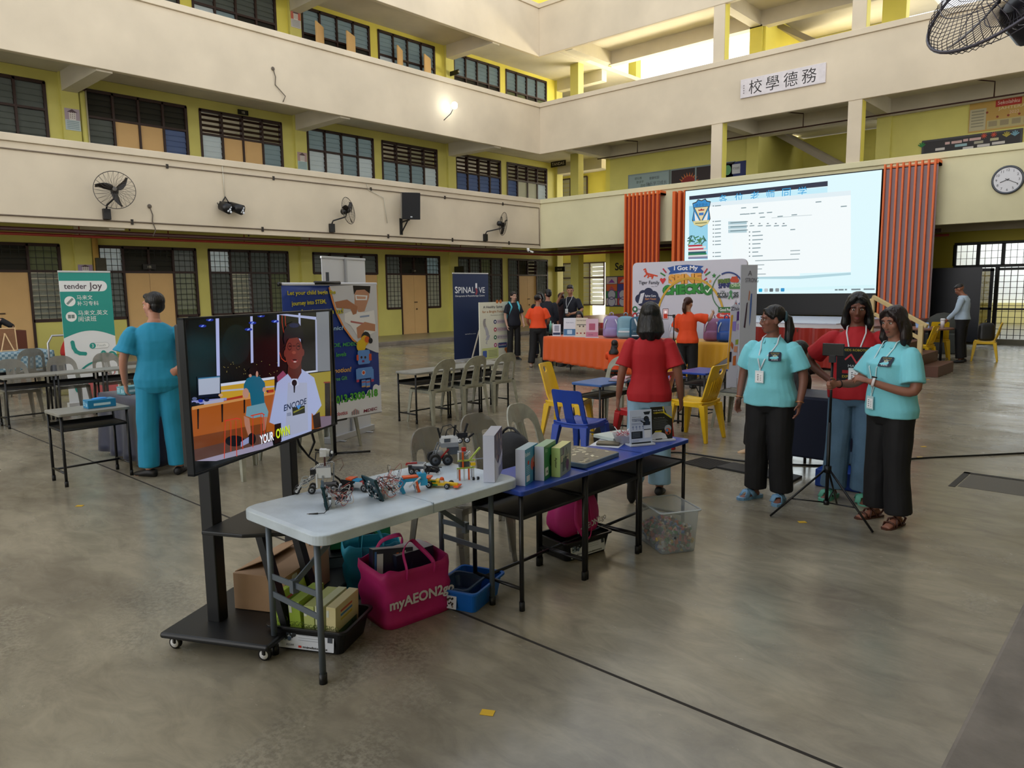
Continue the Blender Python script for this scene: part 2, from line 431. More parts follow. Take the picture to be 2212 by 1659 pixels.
# stair flight seen from below (first floor recess) and its rail
sm = MB(M('#8f8779', r=.8))
for s in (0, 1):
    z = 3.8+s*ST
    sm.T = Mx.Translation((-8.9, 26.4, z+1.9)) @ Euler((0, R(33), 0)).to_matrix().to_4x4()
    sm.box(-2.6, 2.2, -1.0, 1.0, -.12, .05); sm.T = Mx.Identity(4)
struct(sm.build('ceiling_stair_flight'))
# far end of the left wing: passage with pillars, toilet sign, window
e_ = MB(yellow2)
e_.box(-23.5, -21.25, 29.0, 29.2, 0, 12); e_.box(-21.25, -20.2, 29.0, 29.2, 2.9, 12)
e_.box(-18.9, -18.5, 28.6, 29.0, 0, 12); e_.box(-18.3, -17.0, 28.9, 29.1, 0, 3.7)
e_.box(-17.2, -17.0, YW, 29, 0, 3.65); e_.box(-17.2, -17.0, YW, 27.5, 3.8, 7.1)
struct(e_.build('wall_end_passage'))
e_ = MB(yellow); e_.box(-18.95, -18.55, YW, YW+.35, 0, 12); struct(e_.build('pillar_corner'))
# right and rear sides of the court (behind the camera)
rb = MB(cream)
for s in range(3): rb.box(-.5, -.35, -14, 21.5, 3.4+s*ST, 5.04+s*ST)
struct(rb.build('wall_right_balcony'))
rb = MB(yellow)
rb.box(3, 3.2, -14, 27, .15, 3.4); rb.box(3, 3.2, -14, 27, 3.8, 4.9); struct(rb.build('wall_right'))
rs = MB(white_c)
for s in range(4): rs.box(-.35, 3, -14, 21.8, 3.65+s*ST, 3.8+s*ST)
struct(rs.build('ceiling_right'))
rr_ = MB(yellow)
rr_.box(-28, 3, -13.4, -13.2, 0, 1.2); struct(rr_.build('wall_rear'))

# ------------------------------------------------------------------ windows of the left wing
P_ = dict(grey=M('#8d9492', r=.3, var=.2, vs_=2, tl=.2, frost=.6), dark=M('#33332f', r=.3), brown=M('#3b2821', r=.5),
          light=M('#c3d3da', r=.25, var=.2, vs_=1.5, tl=.15, frost=.8), bright=M('#eef6fb', r=.2, var=.15, vs_=1.5, tl=.2, frost=.85), blue=M('#98a9cc', r=.2, var=.3, vs_=1.5, tl=.15, frost=.75),
          white=M('#d6d8c8', r=.4, frost=.5), green=M('#949c7c', r=.3, var=.2, tl=.2, frost=.5), board=peach, openp=M('#8f9a96', r=.2, tl=.5))
grille_m = M('#2c2f2d', r=.5)
wn = [0]
def louvre_window(ya, yb, z0, z1, zt, upper, lower, grille=False, cols=4, door=None, doorz=None, X=XW, fm=brown, open_low=False):
    """upper/lower: one pane material name per column"""
    wn[0] += 1
    fr = MB(fm); t = .055; pa = MB(); x0, x1 = X-.12, X+.02
    cw = (yb-ya)/cols
    ed = [ya+k*cw for k in range(cols+1)]
    if door: ed = [ya, door[0], (door[0]+door[1])/2, door[1], yb]
    fr.box(x0, x1, ya-.02, yb+.02, z1-t, z1+.02)
    zb_l = z0
    for k, y in enumerate(ed):
        w = t if k not in (0, len(ed)-1) else t*1.2
        lo = doorz if (door and k in (1, 3)) else (zt if (door and k == 2) else z0)
        fr.box(x0, x1, y-w/2, y+w/2, lo, z1)
    fr.box(x0, x1+.002, ya, yb, zt-t/2, zt+t/2)
    for k in range(len(ed)-1):
        if not (door and k in (1, 2)): fr.box(x0, x1, ed[k], ed[k+1], z0-.02, z0+t)
    f = struct(fr.build('window_%d' % wn[0]))
    for k in range(len(ed)-1):
        a, b = ed[k]+t/2, ed[k+1]-t/2
        for (c0, c1, ty, isl) in ((zt+t/2, z1-t, upper[k], 0), (z0+t, zt-t/2, lower[k], 1)):
            if ty is None or (door and k in (1, 2) and isl): continue
            n = max(2, round((c1-c0)/.135)); h = (c1-c0)/n
            if ty in ('board', 'white'): pa.box(X-.06, X-.02, a, b, c0, c1, P_[ty]); continue
            op = (grille and ty == 'openp') or ty == 'brown'
            for i in range(n):
                zc = c0+h*(i+.5); dx = .055 if op else .022
                pa.add([(X-.05-dx, a, zc+h*(.32 if op else .55)), (X-.05-dx, b, zc+h*(.32 if op else .55)), (X-.05+dx, b, zc-h*(.32 if op else .55)), (X-.05+dx, a, zc-h*(.32 if op else .55))], [(0, 1, 2, 3)], P_[ty])
    pa.build('louvre_panes', f, solid=.005)
    if grille:
        g = MB(grille_m)
        for k in range(len(ed)-1):
            a, b = ed[k], ed[k+1]; n = 4
            segs = [(zt, z1)] + ([] if (door and k in (1, 2)) else [(z0, zt)])
            if door and k in (1, 2): n = 4; segs = [(z1-.28, z1)]
            for c0, c1 in segs:
                for i in range(1, n): g.box(X+.0, X+.012, a+(b-a)*i/n-.006, a+(b-a)*i/n+.006, c0, c1)
                q = max(1, round((c1-c0)/.15))
                for i in range(1, q): g.box(X+.0, X+.012, a, b, c0+(c1-c0)*i/q-.006, c0+(c1-c0)*i/q+.006)
        g.build('grille', f)
    return f
dn = [0]
def double_door(a, b, z0, z1, X=XW, m=peach, single=False):
    dn[0] += 1
    mb = MB(m); c = (a+b)/2
    if single: mb.box(X-.07, X-.02, a, b, z0, z1)
    else: mb.box(X-.07, X-.02, a, c-.005, z0, z1); mb.box(X-.07, X-.02, c+.005, b, z0, z1)
    d = struct(mb.build('door_%d' % dn[0], bevel=.004))
    h = MB(M('#5b4a38', r=.4, metal=.6)); 
    if single: h.ball((X+.01, a+.12, z0+1.0), .035)
    else: h.cbox((X-.005, c+.06, z0+1.15), (.03, .14, .03)); h.ball((X+.005, c+.09, z0+.9), .03)
    h.build('handle', d); return d
G4 = ['grey']*4
louvre_window(*WY[0], *GZ, 2.28, G4, G4, True)
louvre_window(*WY[1], *GZ, 2.28, ['grey', 'dark', 'dark', 'green'], [None, None, None, 'openp'], True, door=DOORG[1], doorz=.12)
louvre_window(*WY[2], *GZ, 2.28, ['bright', 'dark', 'dark', 'grey'], ['grey', None, None, 'green'], True, door=DOORG[2], doorz=.12)
louvre_window(*WY[3], *GZ, 2.28, ['bright', 'grey', 'grey', 'grey'], ['grey', 'openp', 'grey', 'green'], True)
f4 = louvre_window(*WY[4], 2.27, 2.94, 2.30, G4, [None]*4, False)
louvre_window(*WY[5], *GZ, 2.28, ['grey', 'dark', 'dark', 'light'], ['white', None, None, 'white'], True, door=DOORG[5], doorz=.12)
louvre_window(*WY[6], *GZ, 2.28, ['grey', 'grey', 'green', 'grey'], G4, True)
louvre_window(*WY[7], *GZ, 2.28, ['grey', 'dark', 'brown', 'grey'], ['grey', None, None, 'grey'], True, door=DOORG[7], doorz=.12)
for i in (1, 2, 5, 7): double_door(*DOORG[i], .12, 2.25)
double_door(15.3, 16.0, .12, 2.25, single=True)
# first floor
F1 = (4.8, 6.82, 6.16)
def w1(i, u, l): louvre_window(*WY[i], F1[0], F1[1], F1[2], u, l)
w1(0, G4, G4); w1(1, G4, ['bright', 'grey', 'grey', 'grey'])
w1(2, ['dark', 'dark', 'dark', 'dark'], ['grey', 'board', 'board', 'blue'])
w1(3, ['brown']*4, ['bright', 'board', 'board', 'light'])
w1(4, ['light']*4, ['bright', 'bright', 'light', 'bright'])
w1(5, ['brown']*4, ['light', 'light', 'light', 'bright']); w1(6, ['brown']*4, ['blue']*4)
w1(7, ['brown']*4, ['blue', 'white', 'white', 'bright'])
S1 = (8.3, 10.44, 9.66)
def w2(i, u, l): louvre_window(*WY[i], S1[0], S1[1], S1[2], u, l)
for i in (1, 2): w2(i, G4, ['bright', 'light', 'grey', 'grey'])
w2(3, G4, ['bright', 'light', 'dark', 'dark']); w2(4, ['light']*4, ['dark']*4); w2(5, ['light']*4, ['bright', 'light', 'light', 'light'])
w2(6, ['light']*4, ['dark']*4); w2(7, ['light']*4, ['green', 'green', 'dark', 'green'])
# pinboard leaves swung out of second-floor door windows
for y, a in ((14.2, 35), (15.4, 30), (17.4, 35), (18.7, 28)):
    mb = MB(peach); mb.T = Mx.Translation((XW+.02, y, 0)) @ Euler((0, 0, R(-90+a))).to_matrix().to_4x4()
    mb.box(0, .62, -.02, .02, 7.4, 9.98)
    dn[0] += 1; struct(mb.build('door_%d' % dn[0]))
# louvre windows in the end passage
def end_window(x0, x1, z0, z1, zt):
    wn[0] += 1
    fr = MB(M('#4a382c', r=.5)); pa = MB(P_['white']); n = 3; Y = 28.98
    for k in range(n+1):
        x = x0+(x1-x0)*k/n; fr.box(x-.03, x+.03, Y-.05, Y, z0, z1)
    for z in (z0, zt, z1): fr.box(x0, x1, Y-.05, Y, z-.03, z+.03)
    f = struct(fr.build('window_%d' % wn[0]))
    for k in range(n):
        a = x0+(x1-x0)*k/n+.03; b = x0+(x1-x0)*(k+1)/n-.03; q = round((z1-z0)/.2)
        for i in range(q):
            z = z0+(z1-z0)*(i+.5)/q
            pa.add([(a, Y-.03, z+.09), (b, Y-.03, z+.09), (b, Y-.005, z-.09), (a, Y-.005, z-.09)], [(0, 1, 2, 3)])
    pa.build('louvre_panes', f)
end_window(-22.9, -20.4, .9, 2.9, 2.2); end_window(-22.9, -21.4, 5.1, 6.95, 6.0); end_window(-22.9, -21.4, 8.5, 10.2, 9.3)
# ================================================================== FIXTURES ON THE BALCONIES AND WALLS
XA = -18.3; YB = 21.8
steel = M('#8d8f92', r=.3, metal=1); dsteel = M('#4a4d52', r=.4, metal=.8); pipe_red = M('#8c2a1c', r=.4); pipe_dark = M('#3a1a14', r=.5)
cond = M('#6d5f50', r=.6); whitep = M('#e6e6e6', r=.4); blackp = M('#141416', r=.35); blackm = M('#0b0b0c', r=.6)
# water and fire pipes under the first balcony, left side and round the corner
mb = MB(pipe_red); mb.tube([(-18.75, -14, 3.02), (-18.75, 22.6, 3.02), (-18.4, 23.2, 3.02), (-4.9, 23.2, 3.02)], .035, 8)
for y in range(-12, 22, 2): mb.box(-18.76, -18.74, y, y+.02, 3.02, 3.6)
tag(mb.build('fire_pipe'), 'long bright red fire pipe hung under the lowest balcony', 'pipe')
mb = MB(pipe_dark); mb.tube([(-18.5, -14, 3.10), (-18.5, 22.3, 3.10), (-4.9, 22.3, 3.10)], .05, 8)
for y in range(-11, 22, 3): mb.box(-18.52, -18.5, y, y+.03, 3.17, 3.6)
tag(mb.build('drain_pipe'), 'long dark maroon pipe tight under the lowest balcony edge', 'pipe')
mb = MB(M('#caa45a', r=.5)); mb.cyl((XW+.14, 6.98, .12), (XW+.14, 6.98, 3.5), .07, n=12)
tag(mb.build('downpipe'), 'tan vertical downpipe beside the ground floor pilaster left of the double door', 'pipe')
for k, yy in enumerate((6.98, 7.05)):
    mb = MB((yellow, M('#b7b29a', r=.6))[k]); mb.cyl((XW+.13+.02*k, yy, 3.8), (XW+.13+.02*k, yy, 6.75), (.06, .02)[k], n=10)
    if k == 0: mb.box(XW+.05, XW+.2, 6.92, 7.04, 6.72, 6.9, pipe_dark)
    tag(mb.build('downpipe'), ('yellow painted downpipe on the first floor wall', 'thin grey conduit beside the yellow painted downpipe')[k], 'pipe')
def conduit(zs, label, m=cond, r=.014):
    mb = MB(m); mb.tube(zs, r, 6)
    for k in range(0, 40):
        pass
    return tag(mb.build('conduit'), label, 'conduit', None)
mb = MB(cond); x = XA+.02
mb.tube([(x, -14, 4.72), (x, 21.7, 4.72), (x, 21.72, 3.3)], .014, 6)
for y in (-6, -2, 2, 7.9, 10.7, 13.9, 16.9, 19.7): mb.cbox((x, y, 4.72), (.03, .05, .10), M('#2b2620', r=.6))
tag(mb.build('conduit'), 'thin dark conduit under the coping of the first balcony', 'conduit')
mb = MB(cond); mb.tube([(x, -14, 3.36), (x, 21.7, 3.36)], .016, 6)
for y in (-6, -2, 2, 7.0, 10.3, 14.5, 17.2, 20.0): mb.cbox((x, y, 3.36), (.03, .05, .12), M('#2b2620', r=.6))
tag(mb.build('conduit'), 'thin dark conduit along the bottom of the first balcony', 'conduit')
mb = MB(M('#c9c3b2', r=.5)); mb.tube([(x, 9.28, 4.95), (x, 9.30, 4.05)], .012, 6)
tag(mb.build('light_cable'), 'pale conduit dropping to the pair of stage lights', 'cable')
mb = MB(M('#c9c3b2', r=.5)); mb.tube([(x, 13.7, 5.0), (x, 13.8, 4.7), (x+.02, 14.35, 4.5), (x+.03, 14.45, 3.75)], .012, 6)
tag(mb.build('speaker_cable'), 'pale cable looping down the balcony to the loudspeaker', 'cable')
for (y0, z0_, y1, z1_, lab) in ((10.85, 7.55, 11.1, 6.75, 'loose grey cable on the second balcony front'), (7.42, 3.75, 7.45, 3.05, 'loose grey cable right of the leftmost wall fan')):
    mb = MB(M('#5c5348', r=.6)); mb.ball((x, y0, z0_), (.02, .05, .05)); mb.tube([(x, y0, z0_), (x+.02, y0+.05, z0_-.2), (x, y0+.04, (z0_+z1_)/2), (x+.03, y1+.06, z1_+.15), (x, y1, z1_)], .012, 6)
    tag(mb.build('loose_cable'), lab, 'cable')
# B side ceiling pipe on the first floor and at left
for s, lab in ((0, 'thin brown pipe along the beam of the back corridor'),):
    mb = MB(pipe_dark); mb.tube([(-17.2, 23.95, 6.64), (3, 23.95, 6.64)], .022, 6)
    for q in (-15.4, -9.3, -4.2): mb.tube([(q, 23.95, 6.64), (q, 23.95, 7.05), (q-.5, 23.4, 7.1)], .018, 6)
    tag(mb.build('ceiling_pipe'), lab, 'pipe')

def wall_fan(loc, rz, label, head_rot, arm, R_=.36):
    """oscillating wall fan: bracket at the local origin on a wall facing +X"""
    t = empty('wall_fan', loc, rz, label, 'fan', 'wall fans on the first balcony')
    mb = MB(blackp); mb.cbox((.05, 0, -.42), (.09, .16, .24)); mb.build('control_box', t, bevel=.01)
    mb = MB(blackp); mb.tube([(.06, 0, -.30), (.12, 0, -.22), arm, (arm[0]+.05, arm[1], arm[2]+.12)], .02, 8); mb.build('arm', t)
    h = bpy.data.objects.new('fan_head', None)
    hd = MB(blackp); hd.tube([(-.17, 0, 0), (-.14, 0, 0), (0, 0, 0), (.03, 0, 0)], [.05, .085, .08, .05], 14)
    q = hd.build('motor', t, loc=(arm[0]+.05, arm[1], arm[2]+.16), rot=head_rot)
    bl = MB(M('#1b1613', r=.35))
    for k in range(3):
        a = 2*PI*k/3+.4; rows = []
        for i in range(6):
            r_ = .05+(R_-.08)*i/5; w_ = .05+.09*math.sin(PI*min(1, .25+i/6)); row = []
            for j in range(4):
                s_ = (j/3-.5)*w_; aa = a+s_/max(r_, .08)+.45*i/5
                row.append((.06-(j/3-.5)*.07, math.cos(aa)*r_, math.sin(aa)*r_))
            rows.append(row)
        vs_ = [p for r_ in rows for p in r_]
        bl.add(vs_, [(i*4+j, i*4+j+1, i*4+j+5, i*4+j+4) for i in range(5) for j in range(3)], None, True)
    bl.ball((.07, 0, 0), (.04, .06, .06)); bl.build('blades', q, solid=.004)
    g = MB(M('#55504a', r=.4, metal=.4))
    g.tube([(.06, math.cos(2*PI*k/40)*R_, math.sin(2*PI*k/40)*R_) for k in range(40)], .009, 6, closed=True)
    for k in range(24):
        a = 2*PI*k/24; a2 = a+.5
        g.tube([(.135, math.cos(a2)*.05, math.sin(a2)*.05), (.125, math.cos(a+.3)*R_*.5, math.sin(a+.3)*R_*.5), (.06, math.cos(a)*R_, math.sin(a)*R_)], .0028, 4)
        g.tube([(-.04, math.cos(a)*.08, math.sin(a)*.08), (-.03, math.cos(a)*R_*.6, math.sin(a)*R_*.6), (.06, math.cos(a)*R_, math.sin(a)*R_)], .0028, 4)
    g.ball((.14, 0, 0), (.01, .05, .05)); g.build('guard', q)
    return t
def fan_at(px, py, **k): q = atX(px, py, XA); return (XA, q.y, q.z)
wall_fan((XA, 6.45, 3.92), 0, 'black wall fan facing out, farthest from the corner on the balcony', (0, R(-8), R(-18)), (.30, .10, -.08), .42)
wall_fan((XA, 12.45, 3.92), 0, 'black wall fan between the stage lights and the loudspeaker', (0, R(-8), R(28)), (.26, .34, -.10), .38)
wall_fan((XA, 18.75, 3.92), 0, 'black wall fan turned edge on between the loudspeaker and the balcony corner', (0, R(5), R(62)), (.30, .52, -.10), .40)

# par lights
t = empty('stage_light_pair', (XA, 9.30, 3.9), 0, 'pair of black stage lights hung on the balcony front', 'stage light')
mb = MB(blackp)
for dy, a in ((-.10, .2), (.17, .9)):
    mb.tube([(.05, dy-.12, .05), (.16, dy-.13, -.06)], .012, 6)
    mb.tube([(.10, dy-.05, -.02), (.34, dy+.03+.10*a, -.12)], [.115, .13], 14)
mb.tube([(.03, -.1, .05), (.04, 0, .22), (.05, .1, .05)], .018, 6); mb.box(0, .04, -.14, .2, .02, .1); mb.build('lamp_housing', t)
ln = MB(M('#d8dde6', r=.2))
for dy, a in ((-.10, .2), (.17, .9)):
    for k in range(5):
        ang = 2*PI*k/5; r_ = .065 if k else 0
        ln.ball((.345, dy+.035+.10*a+math.cos(ang)*r_, -.125+math.sin(ang)*r_), (.012, .03, .03))
ln.build('lens', t)
# loudspeaker and its bracket
t = empty('wall_speaker', (XA, 15.02, 4.28), 0, 'black loudspeaker on a bracket on the balcony front', 'speaker')
mb = MB(M('#17181b', r=.7, bump=.3, bs=200)); mb.T = Mx.Translation((.42, .05, 0)) @ Euler((0, R(8), R(-30))).to_matrix().to_4x4()
mb.prism([(-.2, -.24), (.2, -.28), (.2, .28), (-.2, .24)], -.40, .40); c_ = mb.build('cabinet', t, bevel=.015)
gm = MB(M('#8e8c86', r=.6)); gm.T = mb.T; gm.box(-.21, .06, -.262, -.256, -.38, .38); gm.box(.201, .204, -.03, .03, -.34, -.30, M('#b9bcc2', r=.3)); gm.build('side_panel', t)
mb = MB(blackm); mb.box(0, .03, -.05, .05, -.85, -.35); mb.bar((.02, 0, -.47), (.42, 0, -.42), .04); mb.bar((.02, 0, -.80), (.34, 0, -.44), .03); mb.build('bracket', t)
# lit floodlight on the second balcony
t = empty('flood_light', (XA, 16.95, 7.18), 0, 'lit white floodlight on an arm on the second balcony front', 'lamp')
mb = MB(dsteel); mb.tube([(0, 0, 0), (.25, .08, .18), (.35, .12, .36)], .015, 6); mb.build('arm', t)
mb = MB(M('#fdfff6', e=30)); mb.ball((.38, .13, .42), (.10, .10, .11)); mb.build('bulb', t)
# sockets, CCTV
t = empty('cctv_camera', (XA+.15, 20.9, 3.1), 0, 'white camera under the balcony corner', 'camera')
mb = MB(whitep); mb.cyl((0, 0, .1), (0, 0, 0), .05); mb.tube([(0, 0, 0), (.14, -.1, -.03)], .035, 10); mb.tube([(0, .05, 0), (.13, .15, -.06)], .035, 10); mb.build('housing', t)
mb = MB(blackp); mb.ball((.145, -.103, -.031), .028); mb.ball((.135, .153, -.062), .028); mb.build('lens', t)
for x_, y_, lab in ((XW+.16, 7.05, 'small dark box on the downpipe left of the double door'),):
    tag(MB(M('#3d3a2a', r=.5)).box(x_, x_+.12, y_-.12, y_+.12, 2.25, 2.62).build('switch_box', bevel=.01), lab, 'box')
# class signs and door plates
def plate(name, loc, d, txt, label, face='x', h=.07):
    t = MB(M('#15130f', r=.4)); t.cbox(loc, d); o = t.build(name, bevel=.004); tag(o, label, 'sign')
    p = MB()
    if face == 'x': p.T = Mx.Translation((loc[0]+d[0]/2+.002, loc[1], loc[2])) @ Euler((0, 0, R(90))).to_matrix().to_4x4()
    else: p.T = Mx.Translation((loc[0], loc[1]-d[1]/2-.002, loc[2]))
    p.text(txt, 0, 0, h, M('#d9d2bd', r=.5)); p.build('lettering', o); return o
plate('class_sign', (XW+.05, 8.32, 2.42), (.03, .34, .14), '1信', 'black classroom sign 1信 over the double door behind the man in blue scrubs')
plate('class_sign', (XW+.05, 17.65, 2.40), (.03, .30, .12), '1孝', 'black classroom sign over the door nearest the dark blue banner')
plate('class_sign', (XW+.05, 13.16, 6.28), (.04, .3, .14), '2孝', 'small black sign on the first floor pilaster above a paper')
plate('class_sign', (XW+.05, 11.3, 6.92), (.03, .32, .14), '2信', 'small black sign over the first floor pinboard window')
plate('class_sign', (XW+.35, 19.6, 2.45), (.5, .04, .26), '', 'black hanging sign left of the dark blue banner')
plate('class_sign', (XW+.3, 19.6, 9.62), (.5, .04, .16), '3孝', 'black hanging sign at the second floor wall')
plate('class_sign', (-20.55, 25.8, 2.55), (.55, .04, .22), '办公室', 'black hanging sign in the end passage on the ground floor', 'y', .08)
plate('toilet_sign', (-20.3, 25.4, 7.0), (.8, .04, .24), 'TANDAS', 'black TANDAS sign in the first floor end passage', 'y', .12)
# calendars on the pilasters
def paper(y, z, w_, h_, label, top, bot):
    mb = MB(M('#c9c3c4', r=.6)); X_ = XW+.112; mb.box(X_-.01, X_, y-w_/2, y+w_/2, z-h_/2, z+h_/2)
    o = tag(mb.build('wall_calendar'), label, 'calendar'); p = MB(); p.T = Mx.Translation((X_+.002, y, z)) @ Euler((0, 0, R(90))).to_matrix().to_4x4()
    p.rect(-w_/2, -h_*.02, w_/2, h_/2, M(top, r=.6)); p.rect(-w_*.22, -h_*.02, w_*.22, h_*.36, M('#dcd8d6', r=.6), .001)
    p.P2([(-w_*.35, h_*.33), (w_*.35, h_*.33), (0, h_*.48)], M('#54424a', r=.6), .001)
    for k in range(4):
        for q in (-1, 0, 1): p.rect(q*w_*.13-w_*.03, h_*(.29-.08*k), q*w_*.13+w_*.03, h_*(.33-.08*k), M('#6a5a58', r=.6), .002)
    p.rect(-w_/2, -h_/2, w_/2, -h_*.02, M(bot, r=.6))
    for k in range(5): p.rect(-w_*.4, -h_*(.08+.08*k), w_*.4, -h_*(.11+.08*k), M('#7f97a0', r=.6), .001)
    p.build('print', o)
paper(6.72, 6.0, .34, .52, 'calendar on the pilaster next to the first floor downpipe', '#a89aa8', '#b9c8cf')
paper(13.17, 5.75, .34, .52, 'calendar on the pilaster below the small black sign', '#b39a9a', '#a9c3c9')
paper(13.17, 9.95, .34, .5, 'red bordered calendar on the second floor pilaster', '#c06a5a', '#c9c3c4')
paper(6.72, 2.3, .34, .3, 'pale paper on the pilaster behind the green roll up banner', '#a898b8', '#b8b0c0')

# school plaque
t = MB(M('#d5cfd2', r=.5, var=.1, vs_=6)); t.cbox((-9.12, YB-.032, 7.57), (2.5, .06, .54)); o = t.build('school_plaque', bevel=.01)
tag(o, 'white plaque with four black calligraphy characters on the upper balcony', 'sign')
p = MB(); p.T = Mx.Translation((-9.12, YB-.062, 7.57)); ink = M('#1d1519', r=.5)
for ch, x_ in zip('校學德務', (-.78, -.26, .27, .80)): p.text(ch, x_, .0, .40, ink)
for k in range(4): p.rect(-1.16, .06-.07*k, -1.12, .10-.07*k, M('#8a8286'))
p.build('characters', o)
# wall clock
t = empty('wall_clock', (-3.41, YB, 4.19), 0, 'round white wall clock with a grey rim on the balcony', 'clock')
mb = MB(M('#4c5056', r=.3, metal=.6)); mb.T = Euler((R(90), 0, 0)).to_matrix().to_4x4(); mb.lathe([(.20, 0), (.335, 0), (.345, .03), (.335, .06), (.305, .065), (.29, .045)], n=40); mb.build('rim', t)
mb = MB(M('#d3d4da', r=.4)); mb.disc(0, 0, .30, mb.m, .048, 40); mb.build('dial', t)
mb = MB(M('#2b2c33', r=.4))
for k in range(1, 13): a = R(90-30*k); mb.text(str(k), .235*math.cos(a), .235*math.sin(a), .058, None, .052)
mb.build('numerals', t)
mb = MB(M('#22242a', r=.4)); mb.line2([(.03, .02), (-.15, -.055)], .018, None, .056); mb.line2([(-.05, .03), (.20, -.10)], .012, None, .058); mb.disc(0, 0, .02, None, .06); mb.build('hands', t)
# first floor notice boards on the back wall
def board(name, a, b, col, label, fr='#7f8f92'):
    mb = MB(M(fr, r=.4)); Y_ = YW; x0, z1_ = a; x1, z0_ = b
    mb.box(x0, x1, Y_-.05, Y_-.001, z0_, z1_); o = tag(mb.build(name), label, 'notice board')
    p = MB(); p.T = Mx.Translation((0, Y_-.052, 0)); p.rect(x0+.05, z0_+.05, x1-.05, z1_-.05, M(col, r=.5)); return o, p, x0, x1, z0_, z1_
o, p, x0, x1, z0_, z1_ = board('notice_board', (-16.13, 5.97), (-14.33, 4.9), '#8fa3a6', 'light blue glazed notice board with small Chinese characters behind the balcony')
for k, s_ in enumerate(('德化教', '勤读学', '团结一致', '明礼诚信守时')): p.text(s_, x0+.30+.24*k, z1_-.17-.14*k, .10, M('#3a4a30'), .001, align='l' if k == 0 else 'c')
p.text('健康校园', x0+1.15, z1_-.22, .10, M('#2d3335'), .001); p.text('快乐学习成长', x0+1.25, z1_-.42, .14, M('#454d50'), .001); p.build('print', o)
o, p, x0, x1, z0_, z1_ = board('notice_board', (-14.30, 5.97), (-11.8, 4.9), '#2e2428', 'dark notice board with a red paper dragon behind the balcony')
p.disc(x0+.75, 5.35, .33, M('#7c1f1c'), .002)
for k in range(9): a = R(20+k*16); p.P2([(x0+.75+.3*math.cos(a-.1), 5.35+.3*math.sin(a-.1)), (x0+.75+.3*math.cos(a+.1), 5.35+.3*math.sin(a+.1)), (x0+.75+.45*math.cos(a), 5.35+.45*math.sin(a))], M('#b86a3a'), .002)
p.rect(x0+1.0, z0_, x0+1.06, z1_, M('#7f8f92'), .003); p.build('print', o)
o, p, x0, x1, z0_, z1_ = board('notice_board', (-12.27, 5.94), (-11.36, 4.9), '#182a66', 'dark blue notice board with white papers next to the balcony pillar', '#182a66')
p.disc(x0+.22, z1_-.25, .13, M('#5d9a6a'), .002, rz=.17)
for a, b_ in ((.38, -.08), (.38, -.50), (.14, -.52)): p.rect(x0+a, z1_+b_-.32, x0+a+.3, z1_+b_, M('#c3c7cf'), .002)
p.text('行为准则', x0+.53, z1_-.22, .09, M('#22262c'), .003, w=.24); p.build('print', o)
o, p, x0, x1, z0_, z1_ = board('notice_board', (-6.01, 5.83), (-3.57, 4.9), '#120d12', 'long black board with paper cut outs behind the balcony near the clock', '#120d12')
for k, (a, b_, w_, c_) in enumerate(((.6, .12, .12, '#c9a8a8'), (.76, .12, .26, '#c9a8a8'), (1.05, .10, .12, '#c9a8a8'), (1.2, .10, .28, '#c9a8a8'), (.85, .22, .30, '#8fb3bf'), (1.32, .20, .22, '#a3a08f'), (1.7, .17, .2, '#b7b48f'), (.36, .26, .24, '#c9c6c6'), (1.05, .32, .26, '#c9c6c6'), (1.4, .30, .3, '#c9c6c6'), (1.75, .28, .3, '#c9c6c6'))):
    p.rrect(x0+a, z1_-b_-.07, x0+a+w_, z1_-b_, .01, M(c_), .002)
for cx, c_ in ((1.55, '#c9482a'), (1.78, '#c9482a')):
    for k in range(9): a = R(40*k); p.line2([(x0+cx, z1_-.08), (x0+cx+.07*math.cos(a), z1_-.08+.07*math.sin(a))], .014, M(c_), .003)
for cx, c_ in ((2.08, '#a89a3a'), (2.27, '#6a9ab0'), (.0, '#1f7a3a')):
    for k in range(5): a = R(30+30*k); p.line2([(x0+cx, z1_-.17), (x0+cx+.10*math.cos(a), z1_-.17+.12*math.sin(a))], .03, M(c_), .003)
p.build('print', o)
# large poster
mb = MB(M('#b8954a', r=.5)); mb.box(-4.86, -2.9, YW-.02, YW-.001, 5.88, 6.80); o = tag(mb.build('wall_poster'), 'yellow poster with a red title panel high on the back wall near the clock', 'poster')
p = MB(); p.T = Mx.Translation((0, YW-.022, 0)); p.rect(-4.84, 5.92, -4.45, 6.5, M('#b5ae90')); p.rect(-4.42, 5.92, -2.9, 6.15, M('#b3a878'), .0005); p.rect(-4.24, 6.48, -3.64, 6.68, M('#a8281e'), .001)
p.text('Sekolahku', -3.94, 6.585, .10, M('#e0cfc0'), .002, w=.5); p.text('JAHTERA', -3.86, 6.42, .10, M('#d8c8a0'), .002, w=.62); p.text('2022', -3.8, 6.30, .08, M('#d8b0a0'), .002)
for k, (x_, z_) in enumerate(((-4.43, 6.37), (-4.18, 6.22), (-3.93, 6.22), (-3.68, 6.22))): p.disc(x_, z_, .03, M('#8a3a22'), .002)
for k in range(6): p.rect(-4.8, 6.42-.08*k, -4.5, 6.45-.08*k, M('#8a8672'), .001); p.rect(-4.38+.27*k, 5.98, -4.18+.27*k, 6.12, M('#94896a'), .001)
p.build('print', o)
